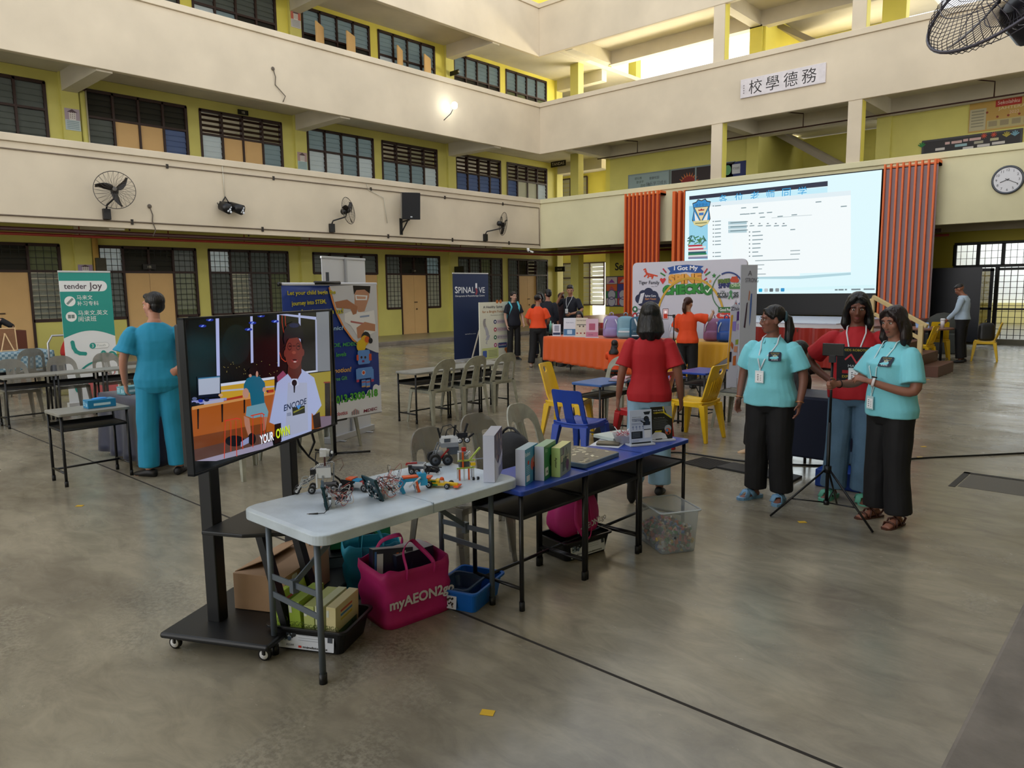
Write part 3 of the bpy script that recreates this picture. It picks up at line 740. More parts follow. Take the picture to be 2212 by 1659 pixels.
# downstairs: school name and pictures on the green-yellow wall, hose reel, extinguisher
p = MB(M('#1a1816', r=.5)); p.T = Mx.Translation((0, YW-.012, 0)); q0 = atY(1329, 576, YW); p.text('Sekolah', q0.x, q0.z, .30, None, align='l', bold=.02)
tag(p.build('wall_lettering', solid=.01), 'black lettering Sek on the back wall beside the orange slats', 'lettering')
a = atY(1309.8, 597, YW); b_ = atY(1309.8, 662, YW)
mb = MB(M('#3a3f4a', r=.5)); mb.box(a.x, a.x+2.2, YW-.03, YW-.001, b_.z, a.z); o = tag(mb.build('picture_mosaic'), 'mosaic of coloured square pictures on the back wall', 'picture')
p = MB(); p.T = Mx.Translation((a.x, YW-.032, b_.z)); H_ = (a.z-b_.z-.08)/4; cc = ['#b8a8a0', '#1f6a8a', '#b03a2a', '#2f7a3a', '#a04a5a', '#7a3a8a', '#c05a2a', '#b89aa0', '#3a3a7a']
for i in range(4):
    for k in range(4):
        c_ = cc[(i*3+k*2) % 9]; p.rect(.03+k*.54, .06+H_*i, .03+k*.54+.5, .06+H_*i+H_*.94, M(c_, r=.5))
        if i < 2: p.disc(.28+k*.54, .06+H_*(i+.47), .17, M('#a8a8b0'), .001); p.ring(.28+k*.54, .06+H_*(i+.47), .2, .03, M('#4a3a6a'), .002)
        else: p.P2([(.12+k*.54, .1+H_*i), (.44+k*.54, .1+H_*i), (.28+k*.54, H_*(i+.9))], M(cc[(i+k*4+2) % 9]), .001)
p.build('print', o)
t = empty('fire_hose_reel', (-19.2, 28.2, 1.35), R(0), 'red fire hose reel in the end passage', 'hose reel')
mb = MB(M('#c4362e', r=.4)); mb.T = Euler((R(90), 0, 0)).to_matrix().to_4x4(); mb.lathe([(.02, -.05), (.42, -.08), (.44, -.03), (.44, .03), (.42, .08), (.02, .05)], n=28); mb.build('drum', t)
mb = MB(M('#d8b9a8', r=.4)); mb.disc(0, 0, .10, None, .07); mb.build('hub', t)
mb = MB(M('#8a2a20', r=.4)); mb.bar((0, .05, 0), (0, .1, -.95), .05); mb.bar((-.3, .1, -1.2), (.3, .1, -1.2), .05); mb.bar((0, .1, -.9), (0, .1, -1.23), .05); mb.build('stand', t)
t = empty('fire_extinguisher', (-17.9, 27.6, .55), 0, 'red fire extinguisher at the end passage wall', 'fire extinguisher')
mb = MB(M('#b01f1a', r=.3)); mb.lathe([(.02, 0), (.11, .01), (.115, .1), (.115, .62), (.08, .72), (.03, .76)]); mb.build('cylinder_body', t); mb = MB(blackp); mb.cbox((0, 0, .80), (.16, .05, .06)); mb.tube([(.05, 0, .8), (.13, 0, .6), (.13, 0, .3)], .015, 6); mb.build('valve', t)
tag(MB(pipe_red).tube([(-19.6, 28.5, .15), (-19.6, 28.5, 3.1), (-18.0, 28.5, 3.1), (-18.0, 28.5, 2.3)], .05, 8).build('riser_pipe'), 'red vertical riser pipe in the end passage', 'pipe')

# ================================================================== STAGE, LED WALL, SLATTED WINGS
stg = M('#6d3a2c', r=.35, var=.15, vs_=2)
t = empty('stage', (0, 0, 0), 0, 'low wooden stage with a red front under the big screen', 'stage')
MB(stg).prism([(-14.3, 21.7), (-14.3, 19.2), (-12.1, 15.2), (-4.85, 15.2), (-4.85, 21.7)], .74, .82).build('platform', t, bevel=.01)
MB(M('#4a2018', r=.6)).prism([(-14.2, 21.6), (-14.2, 19.25), (-12.05, 15.3), (-4.95, 15.3), (-4.95, 21.6)], 0, .74).build('base', t)
sk = MB(M('#a8281c', r=.45, sheen=.3))
def skf(u, v): x = -12.0+7.05*u; return (x, 15.14-.05*math.sin(u*150)-.03*math.sin(u*61+1)-.03*(1-v), .05+.79*v)
sk.grid(skf, 240, 6); sk.build('red_skirt', t)
or1 = M('#dc6a32', r=.5); or2 = M('#7d1f14', r=.5); gr1 = M('#8d7d83', r=.6)
def wing(name, x0, x1, label, back=None):
    t = empty(name, (0, 0, 0), 0, label, 'stage panel'); n = 9; w_ = (x1-x0)/(n-.45)
    MB(gr1 if back is None else back).box(x0, x1, 21.42, 21.46, .82, 4.72).build('back_panel', t)
    for k in range(n): MB(or1).box(x0+k*w_, x0+k*w_+w_*.30, 21.34, 21.43, .82, 4.83).build('slat', t, bevel=.004)
    mb = MB(or1); mb.box(x1-.06, x1, 21.46, 21.8, 4.70, 4.83); mb.box(x0, x1, 21.42, 21.8, 4.70, 4.76); mb.build('top_frame', t); return t
wing('slatted_wing_panel', -14.22, -12.90, 'orange slatted panel between the back wall lettering and the screen', M('#8a3020', r=.5))
wing('slatted_wing_panel', -6.12, -4.86, 'orange and grey slatted panel between the screen and the clock')
t = empty('slatted_wing_panel', (0, 0, 0), 0, 'narrow orange slatted strip touching the screen edge', 'stage panel')
MB(or2).box(-12.55, -11.95, 21.66, 21.7, .82, 4.72).build('back_panel', t)
for k in range(3): MB(or1).box(-12.5+k*.2, -12.4+k*.2, 21.52, 21.67, .82, 4.76).build('slat', t, bevel=.004)

# LED wall
SY = 21.3
t = empty('led_screen', (0, 0, 0), 0, 'huge lit screen showing a computer desktop above the stage', 'screen')
MB(M('#111114', r=.5)).box(-11.92, -6.14, SY+.003, SY+.3, 1.44, 4.72).build('cabinet', t)
Es = 1.0
def EM(c, e=1.0):
    k = ('led', c, e)
    if k in _mc: return _mc[k]
    m = bpy.data.materials.new('led_'+c.lstrip('#')); m.use_nodes = True; p = m.node_tree.nodes['Principled BSDF']
    p.inputs['Base Color'].default_value = (.01, .01, .012, 1); p.inputs['Roughness'].default_value = .6
    p.inputs['Emission Color'].default_value = (*lin(c), 1); p.inputs['Emission Strength'].default_value = e*.92
    _mc[k] = m; return m
p = MB(); p.T = Mx.Translation((0, SY, 0))
x0, x1, z0_, z1_ = -11.90, -6.15, 1.47, 4.69
def sp(px, py): return xz(px, py, SY)
def spz(x, y): return sp(1300+x/3.95, 400+y/3.95)
p.rect(x0, z0_, x1, z1_, EM('#dcf6fb', 1.08))
bl_ = [spz(745, 120), spz(1925, 5), spz(1925, 80), spz(745, 200)]
p.P2([spz(745, 630), spz(905, 632), spz(905, 120), spz(745, 130)], EM('#9fe0fa', .9), .001)
p.P2([spz(745, 125), spz(1925, 15), spz(1925, 80), spz(745, 180)], EM('#c8f2ff', 1), .001)
p.P2([sp(1489, 424), sp(1788, 391), sp(1788, 402), sp(1489, 432)], EM('#1b2440', .8), .002)
# title, cut by the window below it
for k, ch in enumerate('各位老师同学'):
    c = spz(1035+k*135, 118-k*13); p.text(ch, c[0], c[1], .26, EM('#19a8ea', .9), .002)
# stack of books, leaves
for k, (c_, w0) in enumerate((('#c8303e', 120), ('#f4f4f4', 150), ('#d8506a', 130), ('#f4f4f4', 160), ('#1b5f6a', 150), ('#1a8a5a', 155), ('#f4f4f4', 165), ('#8a90b0', 165))):
    a = spz(738, 520+k*14.5); b_ = spz(738+w0, 524+k*14.5); p.rect(a[0], a[1]-.035, b_[0], a[1]+.03, EM(c_, .8), .003+.0001*k)
for k in range(22):
    c = spz(740+rnd.random()*160, 440+rnd.random()*65); a = rnd.random()*PI; L = .07
    p.line2([(c[0]-L*math.cos(a), c[1]-L*math.sin(a)), (c[0]+L*math.cos(a), c[1]+L*math.sin(a))], .035, EM(('#3f8a5a', '#6aa87a', '#2f6f6a')[k % 3], .7), .0045)
# big white window
p.P2([spz(905, 150), spz(2125, 45), spz(2125, 740), spz(1690, 752), spz(1690, 775), spz(905, 790)], EM('#f4fbfc', 1.05), .006)
p.P2([spz(905, 150), spz(2125, 45), spz(2125, 85), spz(905, 185)], EM('#e6f4fa', 1.0), .007)
p.P2([spz(1250, 775), spz(1690, 775), spz(2125, 745), spz(2125, 765), spz(1690, 800), spz(1250, 800)], EM('#bfe4ee', .9), .0055)
p.P2([spz(905, 290), spz(1120, 280), spz(1120, 780), spz(905, 790)], EM('#f2fbfd', 1.05), .007)
for y_ in (322, 358, 392): p.P2([spz(1080, y_-12), spz(1238, y_-16), spz(1238, y_+12), spz(1080, y_+16)], EM('#bcd9e2', .9), .008)
def tl(px, py, w_, c_='#93aab2', h_=.028): a = spz(px, py); p.rect(a[0], a[1]-h_/2, a[0]+w_*.00465, a[1]+h_/2, EM(c_, .8), .009)
for y_ in (178, 310, 342, 376, 410, 442, 478, 508, 576, 608): tl(948, y_, 8, '#5b6f77'); tl(965, y_, 44)
for x_, y_ in ((1190, 196), (1290, 192), (1825, 145), (2040, 183), (1180, 250), (1220, 248), (1268, 243), (1340, 240), (1410, 235), (1350, 275), (1500, 268), (1620, 255)): tl(x_, y_, 34)
for y_ in (400, 432, 468, 502, 538, 572, 606): tl(1256, y_, 9, '#6a7b82'); tl(1285, y_, 70-(y_ % 3)*15)
for x_ in (1270, 1340, 1410, 1478, 1545): tl(x_, 328, 12, '#7d8e96'); tl(x_-8, 348, 32)
for y_, w_ in ((645, 280), (682, 60), (716, 45), (760, 70)): tl(1310, y_, w_, '#9fb2b8', .022)
tl(1610, 380, 30); tl(1610, 560, 60, '#b9c9ce'); tl(1610, 590, 60, '#b9c9ce'); tl(1450, 280, 250, '#c9d9de', .012); tl(1115, 325, 1, '#7d8e96')
for y_, w_ in ((322, 120), (358, 120), (392, 120)): tl(1098, y_, w_, '#6f868e', .02)
p.P2([spz(745, 920), spz(2330, 880), spz(2330, 850), spz(745, 905)], EM('#d6f6fb', 1.05), .002)
for x_, c_ in ((1340, '#19b8e8'), (1388, '#c9d2d6'), (1432, '#5f6a70'), (1482, '#8f9aa0'), (1528, '#1f9ad8')): a = spz(x_, 897-(x_-1340)*.02); p.rrect(a[0], a[1]-.05, a[0]+.11, a[1]+.05, .02, EM(c_, .9), .008)
for x_, w_ in ((1990, 16), (2020, 30), (2075, 12), (2130, 30), (2175, 22), (2235, 60)): tl(x_, 893-(x_-1990)*.02, w_, '#7f9096', .04)
# school crest
c = spz(851, 235); cx, cz = c
sh = [(-.30, .30), (-.18, .33), (-.12, .40), (0, .36), (.12, .40), (.18, .33), (.30, .30), (.25, .08), (.30, -.2), (.22, -.34), (0, -.42), (-.22, -.34), (-.30, -.2), (-.25, .08)]
p.P2([(cx+a*1.05, cz+b_*1.05) for a, b_ in sh], EM('#2b2a20', .8), .010); p.P2([(cx+a*.97, cz+b_*.97) for a, b_ in sh], EM('#2f9ae0', .8), .011)
p.P2([(cx-.26, cz+.18), (cx+.26, cz+.18), (cx, cz-.30)], EM('#2b2a20', .8), .012); p.P2([(cx-.23, cz+.165), (cx+.23, cz+.165), (cx, cz-.26)], EM('#f0dfae', .9), .013)
p.P2([(cx-.24, cz+.05), (cx-.04, cz-.28), (cx-.2, cz-.3)], EM('#f4f4f4', .9), .0125); p.P2([(cx+.24, cz+.05), (cx+.04, cz-.28), (cx+.2, cz-.3)], EM('#f4f4f4', .9), .0125)
p.P2([(cx-.10, cz+.06), (cx+.10, cz+.06), (cx+.10, cz+.11), (cx+.05, cz+.09), (cx, cz+.13), (cx-.05, cz+.09), (cx-.10, cz+.11)], EM('#b02a22', .8), .014)
p.rect(cx-.08, cz-.08, cx+.08, cz-.0, EM('#3a7fd0', .8), .014); p.text('培正华小', cx, cz+.24, .09, EM('#1a3a6a', .8), .014, w=.42)
p.P2([(cx-.28, cz-.24), (cx+.28, cz-.24), (cx+.24, cz-.36), (cx, cz-.42), (cx-.24, cz-.36)], EM('#e6dda0', .9), .015); p.rect(cx-.2, cz-.33, cx+.2, cz-.30, EM('#8a8a50', .8), .016)
p.build('display', t)
MB(M('#08090d', r=.35)).box(-11.92, -6.14, SY-.02, SY+.2, .86, 1.44).build('lower_panel', t)
area('screen_glow', (-9.0, SY-.1, 3.1), (-8.0, 12, 1), 5.4, 3.0, 90, (.85, .97, 1)).data.spread = R(150)
# pale sheet carries the screen's bright reflection on the stage floor in its colour
mb = MB(M('#c9cfe0', r=.25)); mb.box(-10.6, -5.7, 17.0, 20.9, .82, .845); tag(mb.build('stage_reflection'), 'pale glossy mat lying on the stage in front of the screen', 'mat')
# wooden handrail of the stage steps
t = empty('step_handrail', (0, 0, 0), 0, 'pale wooden handrail of the stage steps', 'handrail')
wd = M('#cdb583', r=.5, var=.1, vs_=5)
hx = -4.72
a = atY(1886, 641, 15.2); b_ = atY(2003, 706, 15.2)
A_ = V((-5.0, 15.3, 1.72)); 
def railp(px, py, Y): q = atY(px, py, Y); return V((q.x, Y, q.z))
r1, r2 = railp(1886, 641, 15.4), railp(2003, 705, 15.0)
MB(wd).bar(r1, r2, .07, .07).build('top_rail', t, bevel=.006)
l1, l2 = railp(1889, 678, 15.4), railp(1992, 734, 15.0)
MB(wd).bar(l1, l2, .05, .06).build('lower_rail', t, bevel=.006)
p1 = railp(1885, 645, 15.4); p2 = railp(1990, 702, 15.0)
MB(wd).box(p1.x-.04, p1.x+.04, 15.36, 15.44, .0, p1.z).build('post', t, bevel=.006); MB(wd).box(p2.x-.04, p2.x+.04, 14.96, 15.04, 0, p2.z).build('post', t, bevel=.006)
st_ = empty('stage_steps', (0, 0, 0), 0, 'brown wooden steps leading up to the stage behind the pale handrail', 'steps')
for k in range(4): MB(M('#5a3626', r=.5)).box(-4.85, p2.x+.3-.28*k, 15.1, 16.3, .2*k, .2*k+.2).build('step', st_, bevel=.005)

# ------------------------------------------------------------------ gate and open steel door at right
def at8(x, y, Y): q = atY(1750+x/4.608, 460+y/4.608, Y); return q.x, q.z
gm_ = M('#16181c', r=.5); wn[0] += 1
t = struct(MB(gm_).box(-5.02, -.9, YW, YW+.08, 2.78, 2.86).box(-5.02, -.9, YW, YW+.08, 2.14, 2.22).build('window_%d' % wn[0]))
mb = MB(gm_)
for x_ in (-5.0, -4.42, -3.82, -3.2, -2.6, -2.0, -1.4, -.95): mb.box(x_-.045, x_+.045, YW, YW+.07, 2.2, 2.8)
mb.build('frame', t)
mb = MB(gm_)
for k in range(28): x_ = -5.0+.15*k; mb.box(x_-.006, x_+.006, YW+.02, YW+.032, 2.2, 2.8)
for z in (2.4, 2.6): mb.box(-5.0, -.95, YW+.02, YW+.032, z-.006, z+.006)
mb.build('grille', t)
dn[0] += 1
t = struct(MB(gm_).box(-3.98, -3.88, YW, YW+.07, .15, 2.14).box(-5.0, -4.93, YW, YW+.07, .15, 2.14).box(-2.85, -2.78, YW, YW+.07, .15, 2.14).box(-3.9, -2.8, YW, YW+.05, .95, 1.0).box(-3.9, -2.8, YW, YW+.05, 2.05, 2.12).build('door_%d' % dn[0]))
mb = MB(gm_)
for k in range(15): x_ = -5.0+.155*k; mb.box(x_-.008, x_+.008, YW+.02, YW+.036, .15, 2.14)
for k in range(12): z = .25+.165*k; mb.box(-5.0, -2.8, YW+.02, YW+.036, z-.007, z+.007)
mb.build('grille', t)
dn[0] += 1
t = struct(MB(gm_).box(-2.72, -2.64, YW-.5, YW-.43, .15, 2.14).box(-1.2, -1.12, YW-.5, YW-.43, .15, 2.14).box(-2.7, -1.15, YW-.5, YW-.44, .15, .2).box(-2.7, -1.15, YW-.5, YW-.44, 1.0, 1.05).box(-2.7, -1.15, YW-.5, YW-.44, 2.08, 2.14).build('door_%d' % dn[0]))
mb = MB(gm_)
for k in range(11): x_ = -2.7+.15*k; mb.box(x_-.008, x_+.008, YW-.48, YW-.464, .15, 2.14)
for k in range(12): z = .25+.165*k; mb.box(-2.7, -1.15, YW-.48, YW-.464, z-.007, z+.007)
mb.build('grille', t)
# world behind the gate: a white-lit yard wall, floor and a barred window
yb_ = MB(M('#e6ebf0', r=.8)); yb_.box(-9, 2, 33.5, 33.7, 0, 6); struct(yb_.build('wall_yard'))
yb_ = MB(M('#cfc68a', r=.7)); yb_.box(-9, 2, 33.3, 33.5, 0, .95); struct(yb_.build('wall_yard_low'))
# open steel door leaf and yellow glazed leaf
dn[0] += 1; wn[0] += 1
Yd = 22.6
a = at8(1150, 545, Yd); b_ = at8(1530, 1300, Yd)
t = struct(MB(M('#171a22', r=.4, var=.2, vs_=3)).box(a[0], b_[0]+.3, Yd, Yd+.06, .15, 2.12).build('door_%d' % dn[0], bevel=.01))
dn[0] += 1
e0 = at8(1585, 570, 23.6); e1 = at8(1830, 570, 23.6)
mb = MB(gm_); x0, x1 = e0[0], e1[0]
for q in ((x0, x0+.08, .15, 2.1), (x1-.08, x1, .15, 2.1), (x0, x1, 2.02, 2.1), (x0, x1, .15, .25), (x0, x1, .98, 1.04)): mb.box(q[0], q[1], 23.6, 23.66, q[2], q[3])
t = struct(mb.build('door_%d' % dn[0]))
MB(M('#c9b23a', r=.25, var=.15, vs_=3, tl=.45)).box(x0+.08, x1-.08, 23.62, 23.635, .25, 2.02).build('yellow_pane', t)
mb = MB(gm_)
for k in range(9): mb.box(x0, x1, 23.64, 23.65, .3+.2*k, .31+.2*k)
mb.build('grille', t)

# very large ceiling fan high over the court: two blades reach into view
t = empty('ceiling_fan', (0, 0, 0), 0, 'grey blades of a very large ceiling fan at the top of the view', 'ceiling fan')
fm = M('#6f6a63', r=.5)
hub = V((-10.2, 12.5, 10.9))
MB(fm).cyl(hub, hub+V((0, 0, .5)), .3, .2).cyl(hub, hub+V((0, 0, 4)), .05).build('motor', t)
for q in (atY(1165, 50, 13.6), atY(1560, 12, 13.9), hub+V((2.4, -1.9, 0)), hub+V((-2.4, -1.9, 0)), hub+V((0, -3, 0))):
    d = (q-hub); d.z = 0; d.normalize(); e_ = hub+d*3.0
    MB(fm).bar(hub, e_, .22, .02).build('blade', t)
# lamps added to stand in for bounced daylight: corridor, stair, end passage, gate yard
area('fill_corridor', (-14.5, 27.5, 7.6), (-13.5, 22, 10.3), 7, 1.6, 900, (1, .90, .66))
area('fill_stair', (-9.0, 27.9, 8.6), (-9, 22.5, 10.0), 3, 1.5, 160, (1, .90, .66))
area('fill_end_ground', (-20.0, 28.6, 2.0), (-21.5, 26, 1.6), 1.2, 1.6, 60, (1, .92, .75))
area('fill_end_first', (-19.6, 28.6, 5.6), (-21, 26, 5.4), 1.2, 1.6, 60, (1, .92, .7))
area('fill_gate', (-3.2, 31.5, 4.4), (-3.2, 34, 1.5), 5, 2, 230, (.95, .98, 1))  # lamp added behind the gate to brighten the yard wall
# ================================================================== FURNITURE KINDS
from mathutils.geometry import tessellate_polygon
def plate2d(mb, outer, holes, t, fn, m=None):
    """flat plate with holes in (u, w); fn(u, w, d) places it, d = -t/2 or t/2"""
    loops = [outer]+holes; pts = [p for l in loops for p in l]
    tris = tessellate_polygon([[V((a, b, 0)) for a, b in l] for l in loops])
    bm = bmesh.new(); bv = [bm.verts.new((a, b, 0)) for a, b in pts]
    for a, b, c in tris:
        try: bm.faces.new((bv[a], bv[b], bv[c]))
        except ValueError: pass
    bmesh.ops.dissolve_limit(bm, angle_limit=.02, verts=bm.verts, edges=bm.edges)
    us = [p[0] for p in pts]; ws = [p[1] for p in pts]
    for lo, hi, ax, n in ((min(ws), max(ws), 1, 9), (min(us), max(us), 0, 7)):
        for k in range(1, n):
            co = [0, 0, 0]; co[ax] = lo+(hi-lo)*k/n; no = [0, 0, 0]; no[ax] = 1
            bmesh.ops.bisect_plane(bm, geom=bm.verts[:]+bm.edges[:]+bm.faces[:], plane_co=co, plane_no=no, dist=1e-5)
    bm.normal_update(); bm.verts.index_update(); n = len(bm.verts)
    q = [(v.co.x, v.co.y) for v in bm.verts]
    vs = [fn(a, b, -t/2) for a, b in q]+[fn(a, b, t/2) for a, b in q]; fs = []
    for f in bm.faces:
        ids = [v.index for v in f.verts]; fs.append(tuple(ids)); fs.append(tuple(n+i for i in reversed(ids)))
    for e in bm.edges:
        if len(e.link_faces) == 1: a, b = e.verts[0].index, e.verts[1].index; fs.append((a, b, n+b, n+a))
    bm.free()
    mb.add(vs, fs, m); return mb
def rr(x0, z0, x1, z1, r, n=5):
    q = []
    for cx, cz, a in ((x1-r, z1-r, 0), (x0+r, z1-r, 90), (x0+r, z0+r, 180), (x1-r, z0+r, 270)):
        for k in range(n+1): q.append((cx+r*math.cos(R(a+90*k/n)), cz+r*math.sin(R(a+90*k/n))))
    return q
def arch(hw, z0, z1, r, n=8, hw0=None):
    """arch outline: straight bottom, round top"""
    hw0 = hw0 or hw; q = [(hw0, z0)]
    for k in range(n+1): a = R(90*k/n); q.append((hw-r+r*math.cos(a), z1-r+r*math.sin(a)))
    for k in range(n+1): a = R(90+90*k/n); q.append((-hw+r+r*math.cos(a), z1-r+r*math.sin(a)))
    q.append((-hw0, z0)); return q

# kinds are built facing +Y (the sitter looks to +Y), seat centre at the origin
def bistro_chair(m, label, seat_m=None):
    t = empty('plastic_chair', (0, 0, 0), 0, label, 'chair')
    seat_m = seat_m or m
    s = MB(seat_m)
    def sf(u, v): a = (u-.5)*2; b = (v-.5)*2; x = .205*a*(1-.06*b*b); y = .20*b; return (x, y, .435-.018*(1-a*a)*(1-b*b)*1.3+.006*math.cos(6*a))
    s.grid(sf, 12, 12); s.build('seat', t, solid=.016)
    ap = MB(m); ap.loft([[V(p) for p in ((-.215, -.20, z), (.215, -.20, z), (.205, .20, z), (-.205, .20, z))] for z in (.395, .432)], cap=False, smooth=False); ap.build('seat_rim', t, solid=.012)
    def bf(u, w, d): y = -.19-.10*(w/.42)**1.3-.03+.045*(u/.2)**2+d; return (u, y, .42+w)
    b = MB(m); slots = [rr(-.021+q, .07, -.013+q, .27, .003, 2) for q in (.0, .017, .034)]
    hl = [(-.150, .05), (-.060, .04)]+[(-.060+.0*k, .04+.22*k/3) for k in range(1, 4)]
    h1 = [(-.165, .03), (-.062, .03), (-.052, .26)]+[(-.052-.02*(1-math.cos(R(22.5*k))), .27+.018*math.sin(R(22.5*k))) for k in range(1, 5)]+[(-.105-.05*math.sin(R(22.5*k)), .288-.09*(1-math.cos(R(22.5*k)))) for k in range(5)]
    h2 = [(-x, z) for x, z in reversed(h1)]
    plate2d(b, arch(.195, .0, .41, .16, 10, .225), [h1, h2]+slots, .012, bf); b.build('backrest', t, bevel=.003)
    for sx in (-1, 1):
        for sy, y0 in ((1, .18), (-1, -.19)):
            l = MB(m); yb = y0+sy*.055; xb = sx*.225
            for (dx, dy) in ((0, .028), (.028, 0)):
                pass
            x0 = sx*.185
            l.loft([[V((x0+sx*.028, y0-sy*.035, .425)), V((x0+sx*.028, y0+sy*.02, .425)), V((x0-sx*.03, y0+sy*.02, .425)), V((x0-sx*.03, y0+sy*.012, .425)), V((x0+sx*.018, y0+sy*.012, .425)), V((x0+sx*.018, y0-sy*.035, .425))],
                    [V((xb+sx*.012, yb-sy*.022, 0)), V((xb+sx*.012, yb+sy*.012, 0)), V((xb-sx*.02, yb+sy*.012, 0)), V((xb-sx*.02, yb+sy*.004, 0)), V((xb+sx*.004, yb+sy*.004, 0)), V((xb+sx*.004, yb-sy*.022, 0))]], smooth=False)
            l.build('leg', t)
    return t
def shell_chair(m, label, kind='solid'):
    """one-piece school chair with a full back (solid) or a three-strip back (split)"""
    t = empty('plastic_chair', (0, 0, 0), 0, label, 'chair'); s = MB(m)
    def sf(u, v): a = (u-.5)*2; b = (v-.5)*2; return (.2*a*(1-.05*b), .2*b, .43-.015*(1-a*a)+.012*b*b)
    s.grid(sf, 12, 12); s.build('seat', t, solid=.02)
    MB(m).loft([[V(p) for p in ((-.21, -.19, z), (.21, -.19, z), (.2, .205, z), (-.2, .205, z))] for z in (.385, .428)], cap=False, smooth=False).build('seat_rim', t, solid=.012)
    def bf(u, w, d): y = -.19-.13*(w/.45)**1.1+.05*max(0, 1-w/.10)**2+.03*(u/.2)**2+d; return (u*(1-.12*w/.45), y, .40+w)
    b = MB(m)
    if kind == 'solid':
        hh = [(.05*math.cos(R(a)), .385+.03*math.sin(R(a))-(.012 if a > 180 else 0)) for a in range(0, 360, 24)]
        plate2d(b, arch(.20, .0, .45, .03, 4, .19), [hh], .016, bf)
        for k in range(7):
            x = -.12+.04*k; b.tube([bf(x, .05, -.010), bf(x, .16, -.012), bf(x, .32-.05*abs(k-3)/3, -.010)], .006, 6)
    else:
        o = arch(.205, -.0, .40, .035, 4, .19)
        plate2d(b, o, [rr(-.150, .03, -.055, .26, .015, 3), rr(.055, .03, .150, .26, .015, 3)], .014, bf)
    b.build('backrest', t, bevel=.004)
    for sx in (-1, 1):
        for sy, y0 in ((1, .18), (-1, -.18)):
            l = MB(m); xb = sx*.215; yb = y0+sy*(.07 if sy < 0 else .05); x0 = sx*.17
            l.loft([[V((x0-.045, y0-.04, .41)), V((x0+.045, y0-.04, .41)), V((x0+.045, y0+.03, .41)), V((x0-.045, y0+.03, .41))],
                    [V((xb-.022, yb-.018, 0)), V((xb+.022, yb-.018, 0)), V((xb+.022, yb+.014, 0)), V((xb-.022, yb+.014, 0))]], smooth=False)
            l.build('leg', t, bevel=.006)
    return t
def school_desk(m, label, w=.41, l=.60, fx=.35, fl=.55, top=.66, th=.028, grp=None):
    t = empty('school_desk', (0, 0, 0), 0, label, 'desk', grp)
    MB(m).prism(rr(-w/2, -l/2, w/2, l/2, .025), top-th, top).build('desktop', t, bevel=.006)
    for sx in (-1, 1):
        for sy in (-1, 1):
            lg = MB(blackp); lg.cyl((sx*fx/2, sy*fl/2, .0), (sx*fx/2, sy*fl/2, top-th), .0125, n=10); lg.cyl((sx*fx/2, sy*fl/2, 0), (sx*fx/2, sy*fl/2, .05), .0155, n=10, m=blackm)
            lg.build('leg', t)
    sh = MB(blackm); sh.box(-fx/2, fx/2, -fl/2, fl/2, .50, .508); 
    for sx in (-1, 1): sh.cyl((sx*fx/2, -fl/2, .505), (sx*fx/2, fl/2, .505), .011, n=8)
    for sy in (-1, 1): sh.cyl((-fx/2, sy*fl/2, .505), (fx/2, sy*fl/2, .505), .011, n=8)
    sh.box(-fx/2, -fx/2+.006, -fl/2, fl/2, .505, .545); sh.build('book_shelf', t)
    fr = MB(blackp)
    for sy in (-1, 1): fr.cyl((-fx/2, sy*fl/2, .12), (fx/2, sy*fl/2, .12), .010, n=8)
    fr.cyl((-fx/2+.08, -fl/2, .12), (-fx/2+.08, fl/2, .12), .010, n=8); fr.build('foot_rail', t)
    return t
greypl = M('#9c9c8e', r=.3, var=.22, vs_=14); clearpl = M('#85827a', r=.12, tl=.35, var=.12, vs_=8); dkseat = M('#45463f', r=.35, var=.3, vs_=10)
yelpl = M('#e3b81c', r=.3, var=.06, vs_=9); blupl = M('#1c3f9e', r=.3, var=.05, vs_=9); redpl = M('#a81a1c', r=.3)
gtop = M('#8d8c86', r=.4, var=.2, vs_=7); btop = M('#22409a', r=.3, var=.10, vs_=6); btop2 = M('#3b62a0', r=.4, var=.15, vs_=7)
def fac(dx, dy): return math.atan2(-dx, dy)        # rotation that turns +Y to (dx, dy)
def put(proto, spots, group):
    for i, (x, y, rz, lab) in enumerate(spots):
        o = proto if i == 0 else copy_tree(proto)
        o.location = (x, y, 0); o.rotation_euler = (0, 0, rz); o['label'] = lab; o['group'] = group
    return o
W_, E_, N_ = fac(-1, 0), fac(1, 0), 0
put(bistro_chair(greypl, '', dkseat), [
    (-7.17, 6.32, W_+.05, 'grey plastic chair at the grey desk row, closest to the robotics banner'),
    (-7.17, 6.90, W_-.04, 'grey plastic chair at the grey desk row, middle of the three'),
    (-7.17, 7.50, W_-.1, 'grey plastic chair at the grey desk row, nearest the healthy spine board'),
    (-3.42, 4.16, E_+.12, 'grey plastic chair behind the blue desks, arched back above the game boxes'),
    (-5.22, 7.62, PI+.15, 'grey plastic chair behind the blue desk with the stack of leaflets'),
    (-3.92, 8.40, W_, 'grey plastic chair seen side on behind the yellow chair and first cyan shirt'),
    (-6.45, 3.36, W_+.1, 'grey plastic chair behind the television, nearest the man in scrubs'),
    (-6.62, 3.92, W_, 'grey plastic chair behind the television, middle one'),
    (-6.80, 4.50, E_+.3, 'grey plastic chair at the foot of the robotics banner')], 'grey plastic chairs')
put(bistro_chair(clearpl, '', clearpl), [
    (-11.62, 2.80, E_, 'smoky clear chair at the left desk row under the hooded visitor'),
    (-11.62, 3.42, E_, 'smoky clear chair behind the middle desk of the left row'),
    (-11.62, 4.02, E_, 'smoky clear chair behind the man in scrubs at the left desk row'),
    (-14.3, 3.62, W_, 'smoky clear chair beside the gingham covered booth table'),
    (-3.22, 3.06, E_+.05, 'smoky clear chair behind the white table at the wheeled robot'),
    (-3.36, 3.62, E_+.05, 'smoky clear chair behind the tallest white game box, bag on it')], 'smoky clear chairs')
